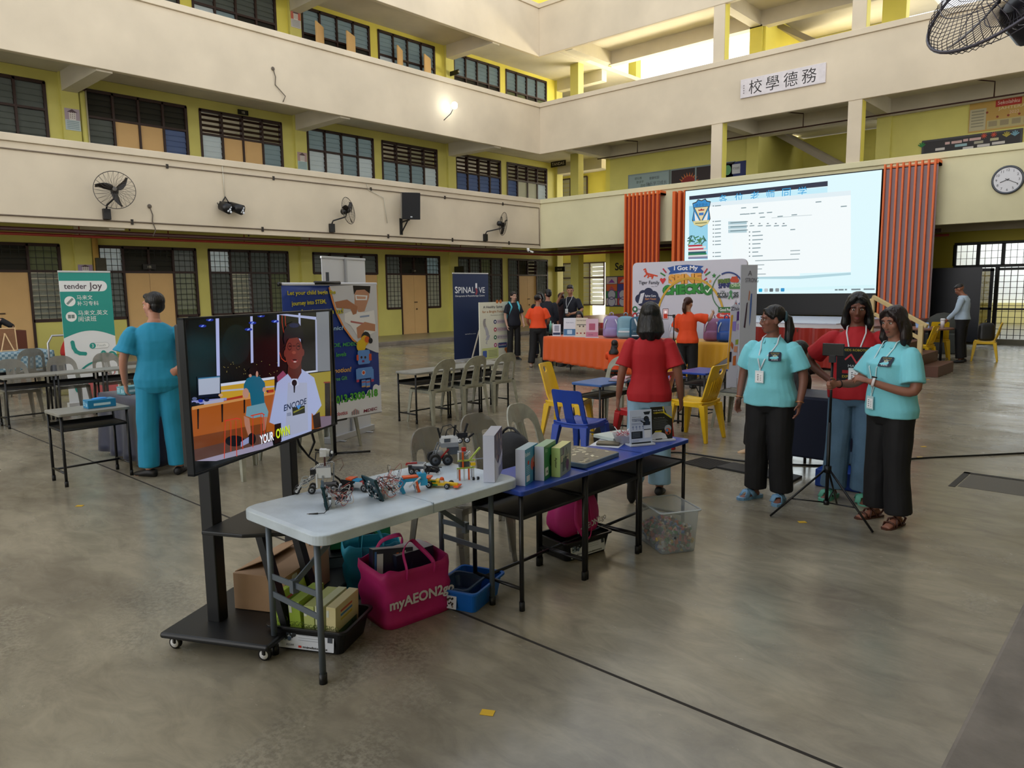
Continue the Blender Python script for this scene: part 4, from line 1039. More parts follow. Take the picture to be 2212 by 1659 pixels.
put(shell_chair(yelpl, ''), [
    (-5.14, 6.60, fac(.95, .3), 'yellow chair at the left of the blue desk with leaflets'),
    (-4.0, 7.46, W_, 'yellow chair with its ribbed back to the cyan shirts'),
    (-4.0, 17.05, W_-.1, 'yellow chair tucked under the round table by the handrail'),
    (-4.1, 19.0, .3, 'yellow chair behind the round table near the man in white'),
    (-3.18, 18.95, W_+.15, 'yellow chair with a dark bag on its seat by the gate')], 'yellow chairs')
bc = put(shell_chair(blupl, '', 'split'), [(-4.33, 5.76, 0.05, 'blue chair with two back openings seen from behind')], 'blue chairs'); bc.scale = (.94, .94, .92)
put(shell_chair(redpl, ''), [(-4.12, 6.55, W_, 'red chair mostly hidden behind the walker in red shirt')], 'red chairs')
put(school_desk(btop, ''), [
    (-2.66, 3.06, 0, 'blue school desk next to the white table with three game boxes'),
    (-2.66, 3.63, 0, 'blue school desk carrying the cobbled picture board'),
    (-2.66, 4.21, 0, 'blue school desk at the row end with the sign stands')], 'blue desks in the front row')
put(school_desk(btop2, ''), [
    (-4.80, 6.77, PI, 'faded blue desk holding the stack of leaflets')], 'blue desks behind')
put(school_desk(btop, ''), [
    (-4.42, 8.41, PI, 'deep blue desk in front of the orange shirt photographer'),
    (-4.46, 7.42, PI, 'deep blue desk half hidden behind the walker in red shirt')], 'blue desks behind')
put(school_desk(gtop, ''), [
    (-7.33, 6.31, 0, 'grey desk of the middle row, nearest the robotics banner'),
    (-7.33, 6.90, 0, 'grey desk of the middle row, second of three'),
    (-7.33, 7.49, 0, 'grey desk of the middle row, nearest the healthy spine board'),
    (-7.42, 2.32, 0, 'single grey desk holding the blue glove box'),
    (-11.2, 2.80, 0, 'grey desk of the far left row, at the picture edge'),
    (-11.2, 3.40, 0, 'grey desk of the far left row, second from the edge'),
    (-11.2, 4.0, 0, 'grey desk of the far left row, behind the man in scrubs')], 'grey desks')

# ------------------------------------------------------------------ white folding table
t = empty('folding_table', (0, 0, 0), 0, 'white plastic folding table with grey metal legs and robots on it', 'table')
wt = M('#c3cfd8', r=.35, var=.22, vs_=5, bump=.05, bs=80)
X0, X1, Y0, Y1, ZT = -3.18, -2.53, 1.60, 2.84, .712
mb = MB(wt); o_ = rr(X0, Y0, X1, Y1, .07, 7); i_ = rr(X0+.018, Y0+.018, X1-.018, Y1-.018, .06, 7)
n_ = len(o_)
mb.loft([[V((x, y, ZT-.05)) for x, y in rr(X0+.02, Y0+.02, X1-.02, Y1-.02, .055, 7)], [V((x, y, ZT-.052)) for x, y in o_], [V((x, y, ZT-.008)) for x, y in o_], [V((x, y, ZT)) for x, y in i_]], smooth=False)
mb.build('tabletop', t, bevel=.004)
sm_ = MB(M('#8b98a2', r=.5)); sm_.box(X0-.001, X1+.0012, 2.218, 2.222, ZT-.05, ZT+.0006); sm_.build('fold_seam', t)
lg = M('#5d666f', r=.4, metal=.3)
for Y in (1.67, 2.74):
    for X in (-3.06, -2.66):
        mb = MB(lg); mb.cyl((X, Y, .03), (X, Y, ZT-.05), .0145, n=14); mb.build('leg', t)
        mb = MB(blackp); mb.cyl((X, Y, 0), (X, Y, .045), .018, n=14); mb.build('foot', t)
    mb = MB(lg)
    for z in (.30, .385): mb.bar((-3.06, Y, z), (-2.66, Y, z+(.0 if z < .35 else .02)), .006, .028)
    mb.build('cross_bar', t)
    sy = 1 if Y < 2 else -1
    mb = MB(lg); mb.bar((-2.86, Y+sy*.0, .40), (-2.86, Y+sy*.33, ZT-.07), .008, .026); mb.bar((-2.86, Y, .36), (-2.86, Y, .42), .03, .03); mb.build('brace', t)
    mb = MB(lg)
    for k in (-1, 1): mb.bar((-2.86+k*.19, Y, .655), (-2.86, Y+sy*.30, .655), .005, .02)
    mb.build('brace', t)

# ------------------------------------------------------------------ television on its trolley
U = V((-.455, .885, 0)).normalized(); Nn = V((U.y, -U.x, 0))      # Nn faces the viewer side
PL = CP+_ray(405, 850)*3.2; PLb = V((PL.x, PL.y, 0)); TW, TH, TZ = 1.30, .70, .895
tv = empty('television', (0, 0, 0), 0, 'large black television showing a boy speaking in a classroom', 'television')
TF = Mx(((U.x, -Nn.x, 0, PLb.x), (U.y, -Nn.y, 0, PLb.y), (0, 0, 1, TZ), (0, 0, 0, 1)))   # local: x right, -y to the viewer, z up
def tb(m): q = MB(m); q.T = TF; return q
tb(M('#17181a', r=.4)).box(.02, TW-.02, .028, .065, .03, TH-.03).build('rear_case', tv, bevel=.008)
fr = tb(M('#1d1f22', r=.3, metal=.5)); e = .012
for q in ((0, TW, 0, e), (0, TW, TH-e, TH), (0, e, 0, TH), (TW-e, TW, 0, TH)): fr.box(q[0], q[1], -.006, .03, q[2], q[3])
fr.build('bezel', tv, bevel=.002)
def EM2(c, e=.8):
    k = ('em', c, e)
    if k in _mc: return _mc[k]
    m = bpy.data.materials.new('s_'+c.lstrip('#')); m.use_nodes = True; p = m.node_tree.nodes['Principled BSDF']
    p.inputs['Base Color'].default_value = (.005, .005, .006, 1); p.inputs['Roughness'].default_value = .12
    p.inputs['Emission Color'].default_value = (*lin(c), 1); p.inputs['Emission Strength'].default_value = e
    _mc[k] = m; return m
TI = TF.inverted()
def tp(px, py):        # photo point -> screen coordinates
    d = _ray(px, py); a = TI @ CP; b = TI.to_3x3() @ d; s = -a.y/b.y; q = a+b*s; return (q.x, q.z)
def tz(x, y): return tp(380+x/4.609, 640+y/4.609)
s = tb(EM2('#07090c')); D = [0.0005]
def poly(c, pts, e=.8): s.P2([tz(*p) for p in pts], EM2(c, e), D[0])
def blob(c, x, y, rx, ry, e=.8, a0=0, a1=360, rot=0):
    ca, sa = math.cos(R(rot)), math.sin(R(rot)); q = []
    for k in range(28):
        a = R(a0+(a1-a0)*k/27); p, r_ = rx*math.cos(a), ry*math.sin(a); q.append((x+p*ca-r_*sa, y+p*sa+r_*ca))
    poly(c, q, e)
s.rect(e, e, TW-e, TH-e, EM2('#060a0e', .5), .0005)
poly('#0c1a1e', [(120, 200), (400, 205), (400, 800), (150, 900)], .4)
blob('#13262a', 600, 480, 140, 200, .35)
poly('#a8571c', [(150, 1110), (980, 940), (1540, 900), (1545, 1290), (165, 1550)], .75)     # orange wall
poly('#8f4a20', [(165, 1400), (900, 1260), (900, 1420), (165, 1560)], .5)
poly('#5e4037', [(165, 1530), (960, 1340), (960, 1480), (240, 1640), (165, 1640)], .7); poly('#9a93ab', [(200, 1640), (960, 1440), (970, 1495), (400, 1640)], .8)
poly('#c49a2c', [(440, 890), (980, 830), (980, 970), (440, 1030)], .8); poly('#c9cfe2', [(440, 870), (980, 800), (980, 825), (440, 898)], .85); poly('#b9bdd2', [(445, 935), (980, 890), (980, 905), (445, 952)], .7)
poly('#a39432', [(1330, 770), (1540, 745), (1540, 1180), (1400, 1200)], .65); poly('#20140f', [(1480, 860), (1535, 855), (1540, 1190), (1485, 1200)], .5); poly('#7a2a18', [(1470, 852), (1535, 848), (1535, 862), (1470, 866)])
poly('#7f6e80', [(1395, 1200), (1545, 1190), (1545, 1290), (1430, 1310)], .7)
for q in ([(393, 202), (427, 200), (437, 800), (405, 800)], [(738, 185), (762, 183), (770, 660), (745, 665)], [(1005, 175), (1026, 173), (1030, 700), (1012, 700)]): poly('#aab2e0', q, .85)
poly('#a9b2d8', [(1030, 170), (1395, 205), (1395, 235), (1030, 185)], .8); poly('#a9b2d8', [(1218, 160), (1238, 160), (1245, 720), (1228, 720)], .8)
poly('#8a8f96', [(1395, 160), (1520, 150), (1535, 740), (1410, 750)], .6); poly('#c9cfe2', [(1265, 750), (1410, 735), (1410, 750), (1265, 770)]); poly('#aab2d0', [(1385, 230), (1400, 230), (1410, 740), (1392, 742)], .7)
for pts in ([(1085, 195), (1088, 260), (1100, 330), (1110, 380)], [(1055, 190), (1055, 260), (1068, 340), (1085, 400)], [(1030, 560), (1050, 620), (1085, 650), (1115, 640)]):
    s.line2([tz(*p) for p in pts], .005, EM2('#b03a22', .8), D[0])
for x, y in ((335, 235), (845, 195), (760, 265), (985, 250), (720, 330), (262, 296)):
    blob('#1c2f9a', x, y, 38, 14, .8); blob('#7f9cf0', x, y, 16, 6, .9, rot=-30)
for k in range(26): x = 470+rnd.random()*560; y = 640+rnd.random()*150; blob('#a89a5a', x, y, 4, 3, .7)
# desk, monitor, clutter
poly('#c98f52', [(155, 1100), (970, 950), (970, 975), (158, 1132)], .8); poly('#a8311c', [(440, 1030), (660, 985), (660, 1010), (440, 1050)]); poly('#a8311c', [(900, 935), (970, 925), (970, 955), (900, 965)])
for q in ([(205, 1125), (225, 1120), (222, 1320), (210, 1322)], [(445, 1075), (465, 1072), (464, 1250), (450, 1255)], [(668, 1030), (685, 1028), (685, 1160), (670, 1165)]): poly('#241410', q, .5)
poly('#0e1428', [(205, 800), (440, 790), (445, 1000), (215, 1010)]); poly('#a8b0c4', [(217, 820), (432, 800), (432, 965), (222, 985)], .85); poly('#3f7fa8', [(217, 815), (432, 796), (432, 806), (217, 826)])
poly('#8a90c9', [(150, 1040), (500, 1010), (500, 1035), (160, 1085)], .8); poly('#a9a9c0', [(270, 1050), (470, 1015), (470, 1050), (275, 1080)], .8)
for x, y, c, r_ in ((175, 1070, '#10141f', 26), (212, 1075, '#1a2030', 20), (180, 1020, '#5a6488', 24), (240, 1040, '#1a2ea0', 24), (300, 1030, '#10183a', 26), (440, 985, '#c9a07a', 22), (905, 945, '#2a1a4a', 12), (870, 950, '#d8d8e8', 14)): blob(c, x, y, r_, r_*.7)
# seated pupil
poly('#14607a', [(700, 820), (760, 790), (830, 800), (880, 860), (885, 920), (870, 960), (880, 1100), (820, 1125), (750, 1120), (730, 960), (670, 930), (670, 880)], .8)
blob('#b98a78', 690, 965, 32, 50, .8); blob('#b98a78', 875, 930, 18, 26); blob('#140c12', 765, 745, 50, 38, .5); blob('#b98a78', 735, 790, 14, 16); blob('#b98a78', 802, 775, 12, 30)
poly('#6d97a8', [(700, 1100), (880, 1060), (915, 1150), (905, 1210), (830, 1200), (760, 1215), (690, 1190)], .8)
poly('#b07a66', [(670, 1190), (725, 1215), (745, 1380), (715, 1390), (680, 1280)], .8); poly('#b07a66', [(860, 1200), (905, 1200), (885, 1330), (862, 1340)], .7)
blob('#10121a', 580, 1440, 95, 55, .5); blob('#10121a', 750, 1420, 40, 60, .5); poly('#8f96c0', [(640, 1450), (720, 1400), (720, 1460), (640, 1500)], .8)

for pts in ([(740, 1190), (850, 1165), (875, 1180)], [(760, 1185), (760, 1500)], [(865, 1175), (880, 1450)], [(840, 1180), (845, 1400)], [(480, 1240), (600, 1215), (640, 1225)], [(485, 1240), (475, 1610)], [(540, 1250), (540, 1540)], [(590, 1240), (600, 1590)], [(640, 1230), (660, 1520)]): s.line2([tz(*p) for p in pts], .006, EM2('#c93a22', .8), D[0])
# speaking boy
poly('#8a4060', [(1000, 800), (1060, 740), (1100, 790), (1010, 870)], .8)
poly('#a9b4dd', [(925, 1255), (1000, 860), (1110, 770), (1180, 800), (1240, 720), (1370, 810), (1445, 1085), (1370, 1190), (1345, 1160), (1345, 1340), (1040, 1450), (1040, 1260), (985, 1280)], .75)
poly('#c3cbe8', [(1110, 860), (1300, 860), (1310, 1330), (1080, 1400)], .55)
poly('#2a1210', [(975, 1275), (1040, 1260), (1045, 1440), (975, 1470)], .5); poly('#2a1210', [(1355, 1190), (1425, 1150), (1440, 1300), (1370, 1320)], .5)
poly('#54231d', [(1115, 640), (1240, 640), (1245, 760), (1180, 870), (1105, 770)], .7)
blob('#6d2e26', 1168, 560, 88, 165, .75); blob('#6d2e26', 1082, 570, 14, 36, .7); blob('#6d2e26', 1258, 560, 14, 36, .7)
poly('#0d0c18', [(1065, 430), (1070, 340), (1100, 280), (1160, 250), (1220, 270), (1255, 330), (1265, 400), (1262, 470), (1245, 430), (1200, 410), (1100, 425), (1080, 490)], .7)
blob('#1a2350', 1170, 290, 50, 22, .6)
for cx in (1125, 1210): c_ = tz(cx, 500); s.ring(c_[0], c_[1], .0205, .004, EM2('#0c0a10', .6), D[0]); blob('#1c0c0c', cx+4, 497, 14, 8, .5)
s.line2([tz(1155, 495), tz(1182, 495)], .004, EM2('#0c0a10', .6), D[0]); s.line2([tz(1068, 520), tz(1090, 495)], .003, EM2('#0c0a10'), D[0])
blob('#8a4436', 1168, 560, 20, 16, .8); blob('#8f3436', 1175, 640, 32, 18, .75); blob('#c9b0ac', 1178, 652, 16, 7, .7); blob('#2a0c10', 1175, 632, 24, 8, .6)
poly('#c9cfe8', [(1130, 880), (1150, 820), (1200, 820), (1215, 880), (1180, 900)], .7)
blob('#0b0d18', 1172, 862, 26, 32, .6); poly('#0b0d18', [(1162, 880), (1182, 880), (1176, 960), (1166, 960)], .6)
c_ = tz(1180, 1090); c1_ = tz(1068, 1105); c2_ = tz(1292, 1050)
s.text('ENCODE', (c1_[0]+c2_[0])/2, (c1_[1]+c2_[1])/2, .034, EM2('#14244a', .7), D[0], w=abs(c2_[0]-c1_[0]), rot=1.5, bold=.02, shear=.2)
poly('#2a2a1c', [(1150, 1110), (1275, 1085), (1278, 1160), (1155, 1190)], .6); poly('#4a8ad0', [(1190, 1090), (1240, 1080), (1215, 1130)], .8); poly('#8a8a2a', [(1160, 1150), (1270, 1100), (1270, 1110), (1165, 1165)], .7)
for k in range(3): poly('#4a557a', [(1098, 1165+k*11), (1140, 1158+k*11), (1140, 1163+k*11), (1098, 1170+k*11)], .6)
def cap(tx, xa, ya, xb, yb, c, h):
    a = tz(xa, ya); b = tz(xb, yb); s.text(tx, (a[0]+b[0])/2+.002, (a[1]+b[1])/2-.003, h, EM2('#0a0a10', .2), D[0], w=abs(b[0]-a[0]), bold=.045)
    s.text(tx, (a[0]+b[0])/2, (a[1]+b[1])/2, h, EM2(c, .95), D[0], w=abs(b[0]-a[0]), bold=.03)
cap('YOUR', 828, 1425, 965, 1395, '#f0f4ff', .048); cap('OWN', 988, 1365, 1125, 1335, '#c6dc2a', .052)
s.build('display', tv)
# trolley: posts, tray, base, castors
tr = empty('television_trolley', (0, 0, 0), 0, 'black wheeled television stand with two posts and a tray', 'stand')
def tl_(a, n, z): q = V((PLb.x, PLb.y, 0))+U*a+Nn*n; return (q.x, q.y, z)
BK = M('#0f1012', r=.4)
pa_, pb_ = .28, .98
for a in (pa_, pb_): MB(BK).bar(tl_(a, -.14, .09), tl_(a, -.14, 1.45), .07, .07, up=tuple(Nn)).build('post', tr, bevel=.006)
MB(BK).bar(tl_(pa_, -.10, 1.15), tl_(pb_, -.10, 1.15), .04, .10).bar(tl_(pa_, -.10, 1.38), tl_(pb_, -.10, 1.38), .04, .08).build('mount_bar', tr)
bs = MB(BK); q = [tl_(.08, -.32, 0), tl_(.08, .27, 0), tl_(1.10, .27, 0), tl_(1.10, -.32, 0)]
bs.prism([(p[0], p[1]) for p in q][::-1], .065, .095); bs.build('base', tr, bevel=.012)
ty = MB(BK); q = [tl_(.15, -.10, 0), tl_(.15, .12, 0), tl_(.22, .30, 0), tl_(.58, .30, 0), tl_(.66, .12, 0), tl_(.66, -.10, 0)]
ty.prism([(p[0], p[1]) for p in q][::-1], .572, .59); ty.build('tray', tr, bevel=.004)
for a in (pa_, .55):
    mb = MB(BK); mb.bar(tl_(a, -.12, .56), tl_(a, .16, .56), .03, .035); mb.bar(tl_(a, .13, .56), tl_(a, .25, .09), .035, .05, up=tuple(U)); mb.build('support_strut', tr)
    mb = MB(M('#d0d2d6', r=.3, metal=.6))
    for n in (-.06, .08): c = tl_(a, n, .56); mb.ball((c[0]-U.x*.018, c[1]-U.y*.018, c[2]), .008)
    mb.build('bolt', tr)
for a, n in ((.13, -.27), (.13, .22), (1.05, -.27), (1.05, .22)):
    c = V(tl_(a, n, .03)); mb = MB(M('#e0e0e0', r=.4)); mb.cyl(c-U*.012, c+U*.012, .022, n=16)
    mb.tube([c-U*.0001, c+U*.0001], .03, 16, blackp); w_ = mb.build('castor', tr)
    MB(blackp).cyl(c-U*.010, c+U*.010, .030, n=16).bar(c+V((0, 0, .0)), c+V((0, 0, .04)), .03, .03).build('tyre', w_)
mb = MB(blackm); c = tl_(1.12, -.10, .9); mb.tube([tl_(1.06, -.18, 1.0), tl_(1.10, -.14, .80), tl_(1.16, -.12, .72), tl_(1.2, -.1, .8), tl_(1.16, -.1, .9)], .008, 6); mb.tube([tl_(1.16, -.12, .72), tl_(1.3, .0, .55), tl_(1.35, .1, .36)], .006, 6)
tag(mb.build('power_cable'), 'black cable looping behind the television towards the robots', 'cable')
# ================================================================== BANNERS AND DISPLAY PANELS
class Panel:
    """upright printed panel: origin at its lower left as seen, u the horizontal unit direction to the right"""
    def __init__(s, o, u, tilt=0):
        u = V((u[0], u[1], 0)).normalized(); n = V((u.y, -u.x, 0))
        s.T = Mx(((u.x, -n.x, 0, o[0]), (u.y, -n.y, 0, o[1]), (0, 0, 1, o[2]), (0, 0, 0, 1))); s.I = s.T.inverted(); s.d = 0
    def at(s, px, py):
        d = _ray(px, py); a = s.I @ CP; b = s.I.to_3x3() @ d; k = -a.y/b.y; q = a+b*k; return (q.x, q.z)
    def mb(s, m=None): q = MB(m); q.T = s.T; return q
def printer(P, off=.004):
    p = P.mb(); p.dd = off
    def poly(c, pts, step=.0003): p.dd += step; p.P2(pts, M(c, r=.5) if isinstance(c, str) else c, p.dd)
    return p, poly
def rollup(name, o, u, w, h, col, label, cat='banner', base='#d8dade', group=None):
    P = Panel(o, u); t = empty(name, (0, 0, 0), 0, label, cat, group)
    P.mb(M(col, r=.45)).box(0, w, -.003, .003, .06, h).build('sheet', t)
    q = P.mb(M(base, r=.3, metal=.5)); q.box(-.02, w+.02, -.045, .055, 0, .07); q.box(-.005, w+.005, -.01, .012, h-.012, h+.015); q.box(w/2-.01, w/2+.01, .02, .04, .05, h); q.box(w*.15, w*.2, -.12, .13, 0, .012); q.box(w*.8, w*.85, -.12, .13, 0, .012); q.build('stand', t, bevel=.004)
    return P, t
# ---- green tuition banner
P, t = rollup('roll_up_banner', (-12.4, 3.64, 0), (0, 1), .72, 2.04, '#eceff2', 'teal and white roll up banner reading tender joy behind the left desks')
zz = lambda x, y: P.at(x/7.9, 620+y/7.9)
z4_ = lambda x, y: P.at(x/3.95, 480+y/3.95)
p, poly = printer(P); teal = '#2f9a90'
q = [(0, 2.03), (.72, 2.03), (.72, .98)]; c0 = z4_(600, 945); 
arc = [(.72*(1-k/12), 1.05+.10*math.sin(PI*(k/12))) for k in range(13)]
poly(teal, [(.72, 2.035), (0, 2.035)]+[(x, z) for x, z in reversed(arc)])
p.dd += .0004; p.rrect(.0, 1.745, .66, 1.905, .078, M('#eceff2', r=.5), p.dd); p.rect(0, 1.745, .2, 1.905, M('#eceff2', r=.5), p.dd)
p.dd += .0004; p.text('tender', .06, 1.825, None, M('#4d4450'), p.dd, w=.31, align='l', bold=.015); p.text('Joy', .40, 1.815, None, M('#5a5058'), p.dd, w=.19, align='l', bold=.015)
wh_ = M('#f2f4f4', r=.5)
for zc in (1.60, 1.37): p.disc(.125, zc, .075, wh_, p.dd)
p.line2([(.09, 1.565), (.16, 1.635)], .032, M('#8a9a98'), p.dd+.0003); p.rect(.08, 1.345, .122, 1.40, M('#7a8a88'), p.dd+.0003); p.rect(.128, 1.345, .17, 1.40, M('#7a8a88'), p.dd+.0003)
for tx, x_, zc, w in (('马来文', .22, 1.655, .22), ('补习专科', .22, 1.565, .30), ('马来文,英文', .22, 1.42, .42), ('阅读班', .22, 1.33, .25)): p.text(tx, x_, zc, None, wh_, p.dd, w=w, align='l')
tm = M(teal, r=.5); p.dd += .0004
p.line2([(.11, .98), (.12, .90), (.15, .84), (.20, .81), (.27, .80)], .055, tm, p.dd); p.disc(.11, .985, .027, tm, p.dd); p.disc(.27, .80, .027, tm, p.dd)
p.rrect(.34, .87, .62, .96, .045, M('#b8bcc0'), p.dd); p.rrect(.345, .875, .615, .955, .04, wh_, p.dd+.0002); p.disc(.385, .915, .045, tm, p.dd+.0004); p.text('3', .385, .915, .05, wh_, p.dd+.0006); p.text('Youth', .44, .915, None, M('#a8acb0'), p.dd+.0006, w=.13, align='l')
# outline drawing of a rabbit-like pet is replaced by plain teal curves and red dots
def curve(pts, w_): p.line2(pts, w_, tm, p.dd)
def qa(cx, cz, rx, rz, a0, a1, n=14): return [(cx+rx*math.cos(R(a0+(a1-a0)*k/n)), cz+rz*math.sin(R(a0+(a1-a0)*k/n))) for k in range(n+1)]
curve(qa(.50, .30, .40, .38, 175, 88), .028); curve(qa(.53, .70, .045, .12, 190, 20), .028); curve(qa(.65, .68, .07, .12, 160, 0), .028); curve([(.5, .68), (.49, .70)], .028); curve(qa(.40, .30, .30, .2, 200, 150), .028)
p.disc(.34, .53, .033, M('#c8464e'), p.dd); p.disc(.62, .50, .06, M('#c8464e'), p.dd); p.disc(.62, .49, .045, wh_, p.dd+.0002)
p.rrect(.28, .10, .70, .42, .05, M('#d06a6c'), p.dd); p.rrect(.12, .30, .25, .40, .02, wh_, p.dd); p.build('print', t)

# ---- white banner seen from the back
P, t = rollup('roll_up_banner', (-7.00, 4.62, 0), (-.355, .935), .86, 2.07, '#d7dbe2', 'plain white back of a roll up banner behind the blue robotics banner', base='#c9ccd2')
P.mb(M('#b9bcc2', r=.3, metal=.5)).box(.42, .445, -.03, -.005, .05, 2.07).build('pole', t)

# ---- robotics banner
P = Panel((-6.39, 4.05, 0), (-.10, .995)); 
t = empty('robotics_banner', (0, 0, 0), 0, 'blue and white robotics class banner on a black pole behind the television', 'banner')
tl0 = P.at(606, 614); tr0 = P.at(811, 618); bl0 = P.at(640, 935); br0 = P.at(824, 886); ml = P.at(612, 625)
W0, W1 = tl0[0], tr0[0]; ZT0, ZB0 = tl0[1], br0[1]-.01
sh = P.mb(M('#1f3a8c', r=.35))
def wob(u, v): return (W0+(W1-W0)*u, .02*math.sin(5*v)*(.5-u), ZB0+(ZT0-ZB0)*v)
sh.grid(wob, 6, 12); sh.build('sheet', t, solid=.002)
p, poly = printer(P, .016)
def A(x, y): return P.at(380+x/3.95, 480+y/3.95)
wh = '#d9dde6'
def clampx(q): return (min(max(q[0], W0), W1), q[1])
poly('#c9ccd6', [(W1, ZT0), A(1300, 545), A(1330, 640), A(1360, 760), A(1420, 880), A(1500, 990), A(1580, 1060), A(1700, 1110), (W1, A(1700, 1115)[1])])
p.dd += .0003; p.line2([A(1300, 560), A(1325, 660), A(1360, 770), A(1420, 890), A(1500, 1000), A(1590, 1075)], .02, M('#d88a4a'), p.dd)
# photograph of a child building a kit: head, goggles, shirt, arms
poly('#b88a72', [A(1515, 545), A(1640, 560), A(1640, 640), A(1600, 760), A(1550, 770), A(1515, 700)]); poly('#1c1614', [A(1500, 540), A(1650, 545), A(1645, 610), A(1600, 575), A(1530, 580), A(1510, 620)])
poly('#e4e6ee', [A(1520, 620), A(1625, 625), A(1620, 665), A(1525, 665)]); poly('#c99a84', [A(1530, 630), A(1610, 635), A(1608, 655), A(1535, 655)])
poly('#e2e4ea', [A(1480, 760), A(1600, 770), A(1680, 750), A(1700, 930), A(1560, 1000), A(1480, 880), A(1430, 850), A(1430, 780)])
poly('#8fa0c4', [A(1560, 800), A(1640, 790), A(1640, 805), A(1560, 815)]); poly('#b06a6a', [A(1480, 840), A(1600, 860), A(1600, 875), A(1480, 855)])
poly('#a87458', [A(1345, 680), A(1450, 660), A(1540, 720), A(1530, 780), A(1500, 790), A(1480, 740), A(1360, 730)]); poly('#b98468', [A(1690, 870), A(1600, 850), A(1530, 900), A(1540, 990), A(1570, 985), A(1600, 920), A(1690, 930)])
for c, x, y, r_ in (('#20242a', 1610, 985, 30), ('#d8a82a', 1600, 1010, 26), ('#d0622a', 1620, 1000, 16), ('#20242a', 1650, 1010, 14), ('#d8b82a', 1570, 1055, 30)): q_ = A(x, y); p.dd += .0002; p.disc(q_[0], q_[1], r_*.0022, M(c), p.dd, 12)
gl = '#c9c03a'
def tx(s_, xa, ya, xb, yb, c, h=None, bold=.02, shear=.0, oc='#101a30'):
    a, b_ = A(xa, ya), A(xb, yb); rot = math.degrees(math.atan2(b_[1]-a[1], b_[0]-a[0])); p.dd += .0003; L = math.hypot(b_[0]-a[0], b_[1]-a[1])
    p.text(s_, (a[0]+b_[0])/2, (a[1]+b_[1])/2, h, M(oc), p.dd, w=L*1.01, bold=bold+.03, rot=rot, shear=shear); p.text(s_, (a[0]+b_[0])/2, (a[1]+b_[1])/2, h, M(c), p.dd+.0005, w=L, bold=bold, rot=rot, shear=shear); p.dd += .0006
tx('Let your child begin the', 940, 610, 1350, 600, gl, .052); tx('journey into STEM,', 975, 700, 1270, 680, gl, .056); tx('robotics with us!', 1000, 770, 1415, 755, gl, .056)
tx('Why Botanic?', 1080, 925, 1415, 905, '#9fc4e4', .055, shear=.2); tx('by MOE, MDEC', 1230, 1062, 1530, 1040, '#3f9a5a', .05, shear=.15); tx('3 levels', 1322, 1135, 1440, 1122, '#3f9a5a', .045, shear=.15)
tx('Promotion!', 1250, 1275, 1480, 1252, '#d8a860', .05, shear=.15); tx('Free Gift', 1328, 1340, 1447, 1325, '#4f9a6a', .04)
# white cloud foot
fy = [(W1, A(1735, 1385)[1]), A(1690, 1400), A(1650, 1440), A(1600, 1470), A(1540, 1500), A(1480, 1520), A(1420, 1540), A(1380, 1560), A(1340, 1560), (W0+.02, A(1300, 1560)[1]), (W0+.02, ZB0+.004), (W1, ZB0+.004)]
poly('#d8dce6', fy)
for x, y in ((1690, 1400), (1640, 1445), (1560, 1480), (1480, 1510), (1410, 1535), (1350, 1555)): q_ = A(x, y); p.disc(q_[0], q_[1]-.02, .045, M('#d8dce6', r=.5), p.dd, 14)
tx('013-3300 418', 1350, 1515, 1705, 1450, '#4fa83a', .085, .035, oc='#123018'); tx('Robotics', 1333, 1640, 1447, 1618, '#a8283a', .04, .02, oc='#d8dce6'); tx('MDEC', 1585, 1610, 1700, 1585, '#7a1f3a', .034, .03, .2, '#d8dce6')
for k in range(7): a_ = A(1515, 1615); p.line2([(a_[0]-.05+.016*k, a_[1]-.03+.004*(k % 2)), (a_[0]-.05+.016*k, a_[1]+.03-.008*abs(k-3))], .007, M(('#3a2a20', '#a83a2a')[k % 2]), p.dd+.001)
# toy robot drawing
rb_ = M('#5f8fd8', r=.5); rd_ = M('#c8502a', r=.5); p.dd += .001
def rbx(x0, y0, x1, y1, m_, r_=.01, dd=0): a, b_ = A(x0, y1), A(x1, y0); p.rrect(a[0], a[1], b_[0], b_[1], r_, m_, p.dd+dd)
rbx(1537, 1085, 1635, 1215, rb_, .02); rbx(1525, 1130, 1540, 1180, rd_, .003); rbx(1630, 1120, 1650, 1180, rd_, .003); rbx(1530, 1230, 1660, 1340, rb_, .02)
for x in (1565, 1597): q_ = A(x, 1152); p.disc(q_[0], q_[1], .014, M('#3a1f1c'), p.dd+.0004, 14)
rbx(1570, 1175, 1590, 1195, M('#7a2a5a'), .004, .0004); q_ = A(1583, 1282); p.disc(q_[0], q_[1], .026, M('#c9d6ea'), p.dd+.0004); p.disc(q_[0], q_[1], .018, rd_, p.dd+.0006)
rbx(1522, 1250, 1545, 1345, rb_, .006); rbx(1648, 1250, 1668, 1345, rb_, .006); rbx(1524, 1340, 1545, 1365, M('#a83a5a'), .004, .0003); rbx(1650, 1335, 1670, 1360, M('#a83a5a'), .004, .0003)
for x in (1568, 1606): rbx(x, 1340, x+32, 1405, rb_, .005); rbx(x, 1355, x+32, 1368, rd_, .001, .0004); rbx(x, 1392, x+32, 1408, M('#c9a06a'), .003, .0004)
p.build('print', t)
st = P.mb(blackp); st.tube([(W0-.02, .0, ZT0+.0), (W1+.01, .0, ZT0)], .016, 10, M('#c9ccd6', r=.4)); st.tube([(W0-.03, 0, ZT0), (W0, 0, ZT0)], .02, 10)
mx_ = P.at(716, 700)[0]
st.tube([(mx_-.2, -.012, ZT0+.012), (mx_+.12, -.012, ZT0+.012)], .018, 10); st.tube([(mx_-.30, 0, ZB0-.005), (mx_+.14, 0, ZB0-.005)], .018, 10)
st.tube([(W0+.35, 0, ZB0), (W1+.02, 0, ZB0)], .014, 10, M('#c9ccd6', r=.4)); st.tube([(mx_, .03, .0), (mx_, .03, ZT0+.12)], .017, 10)
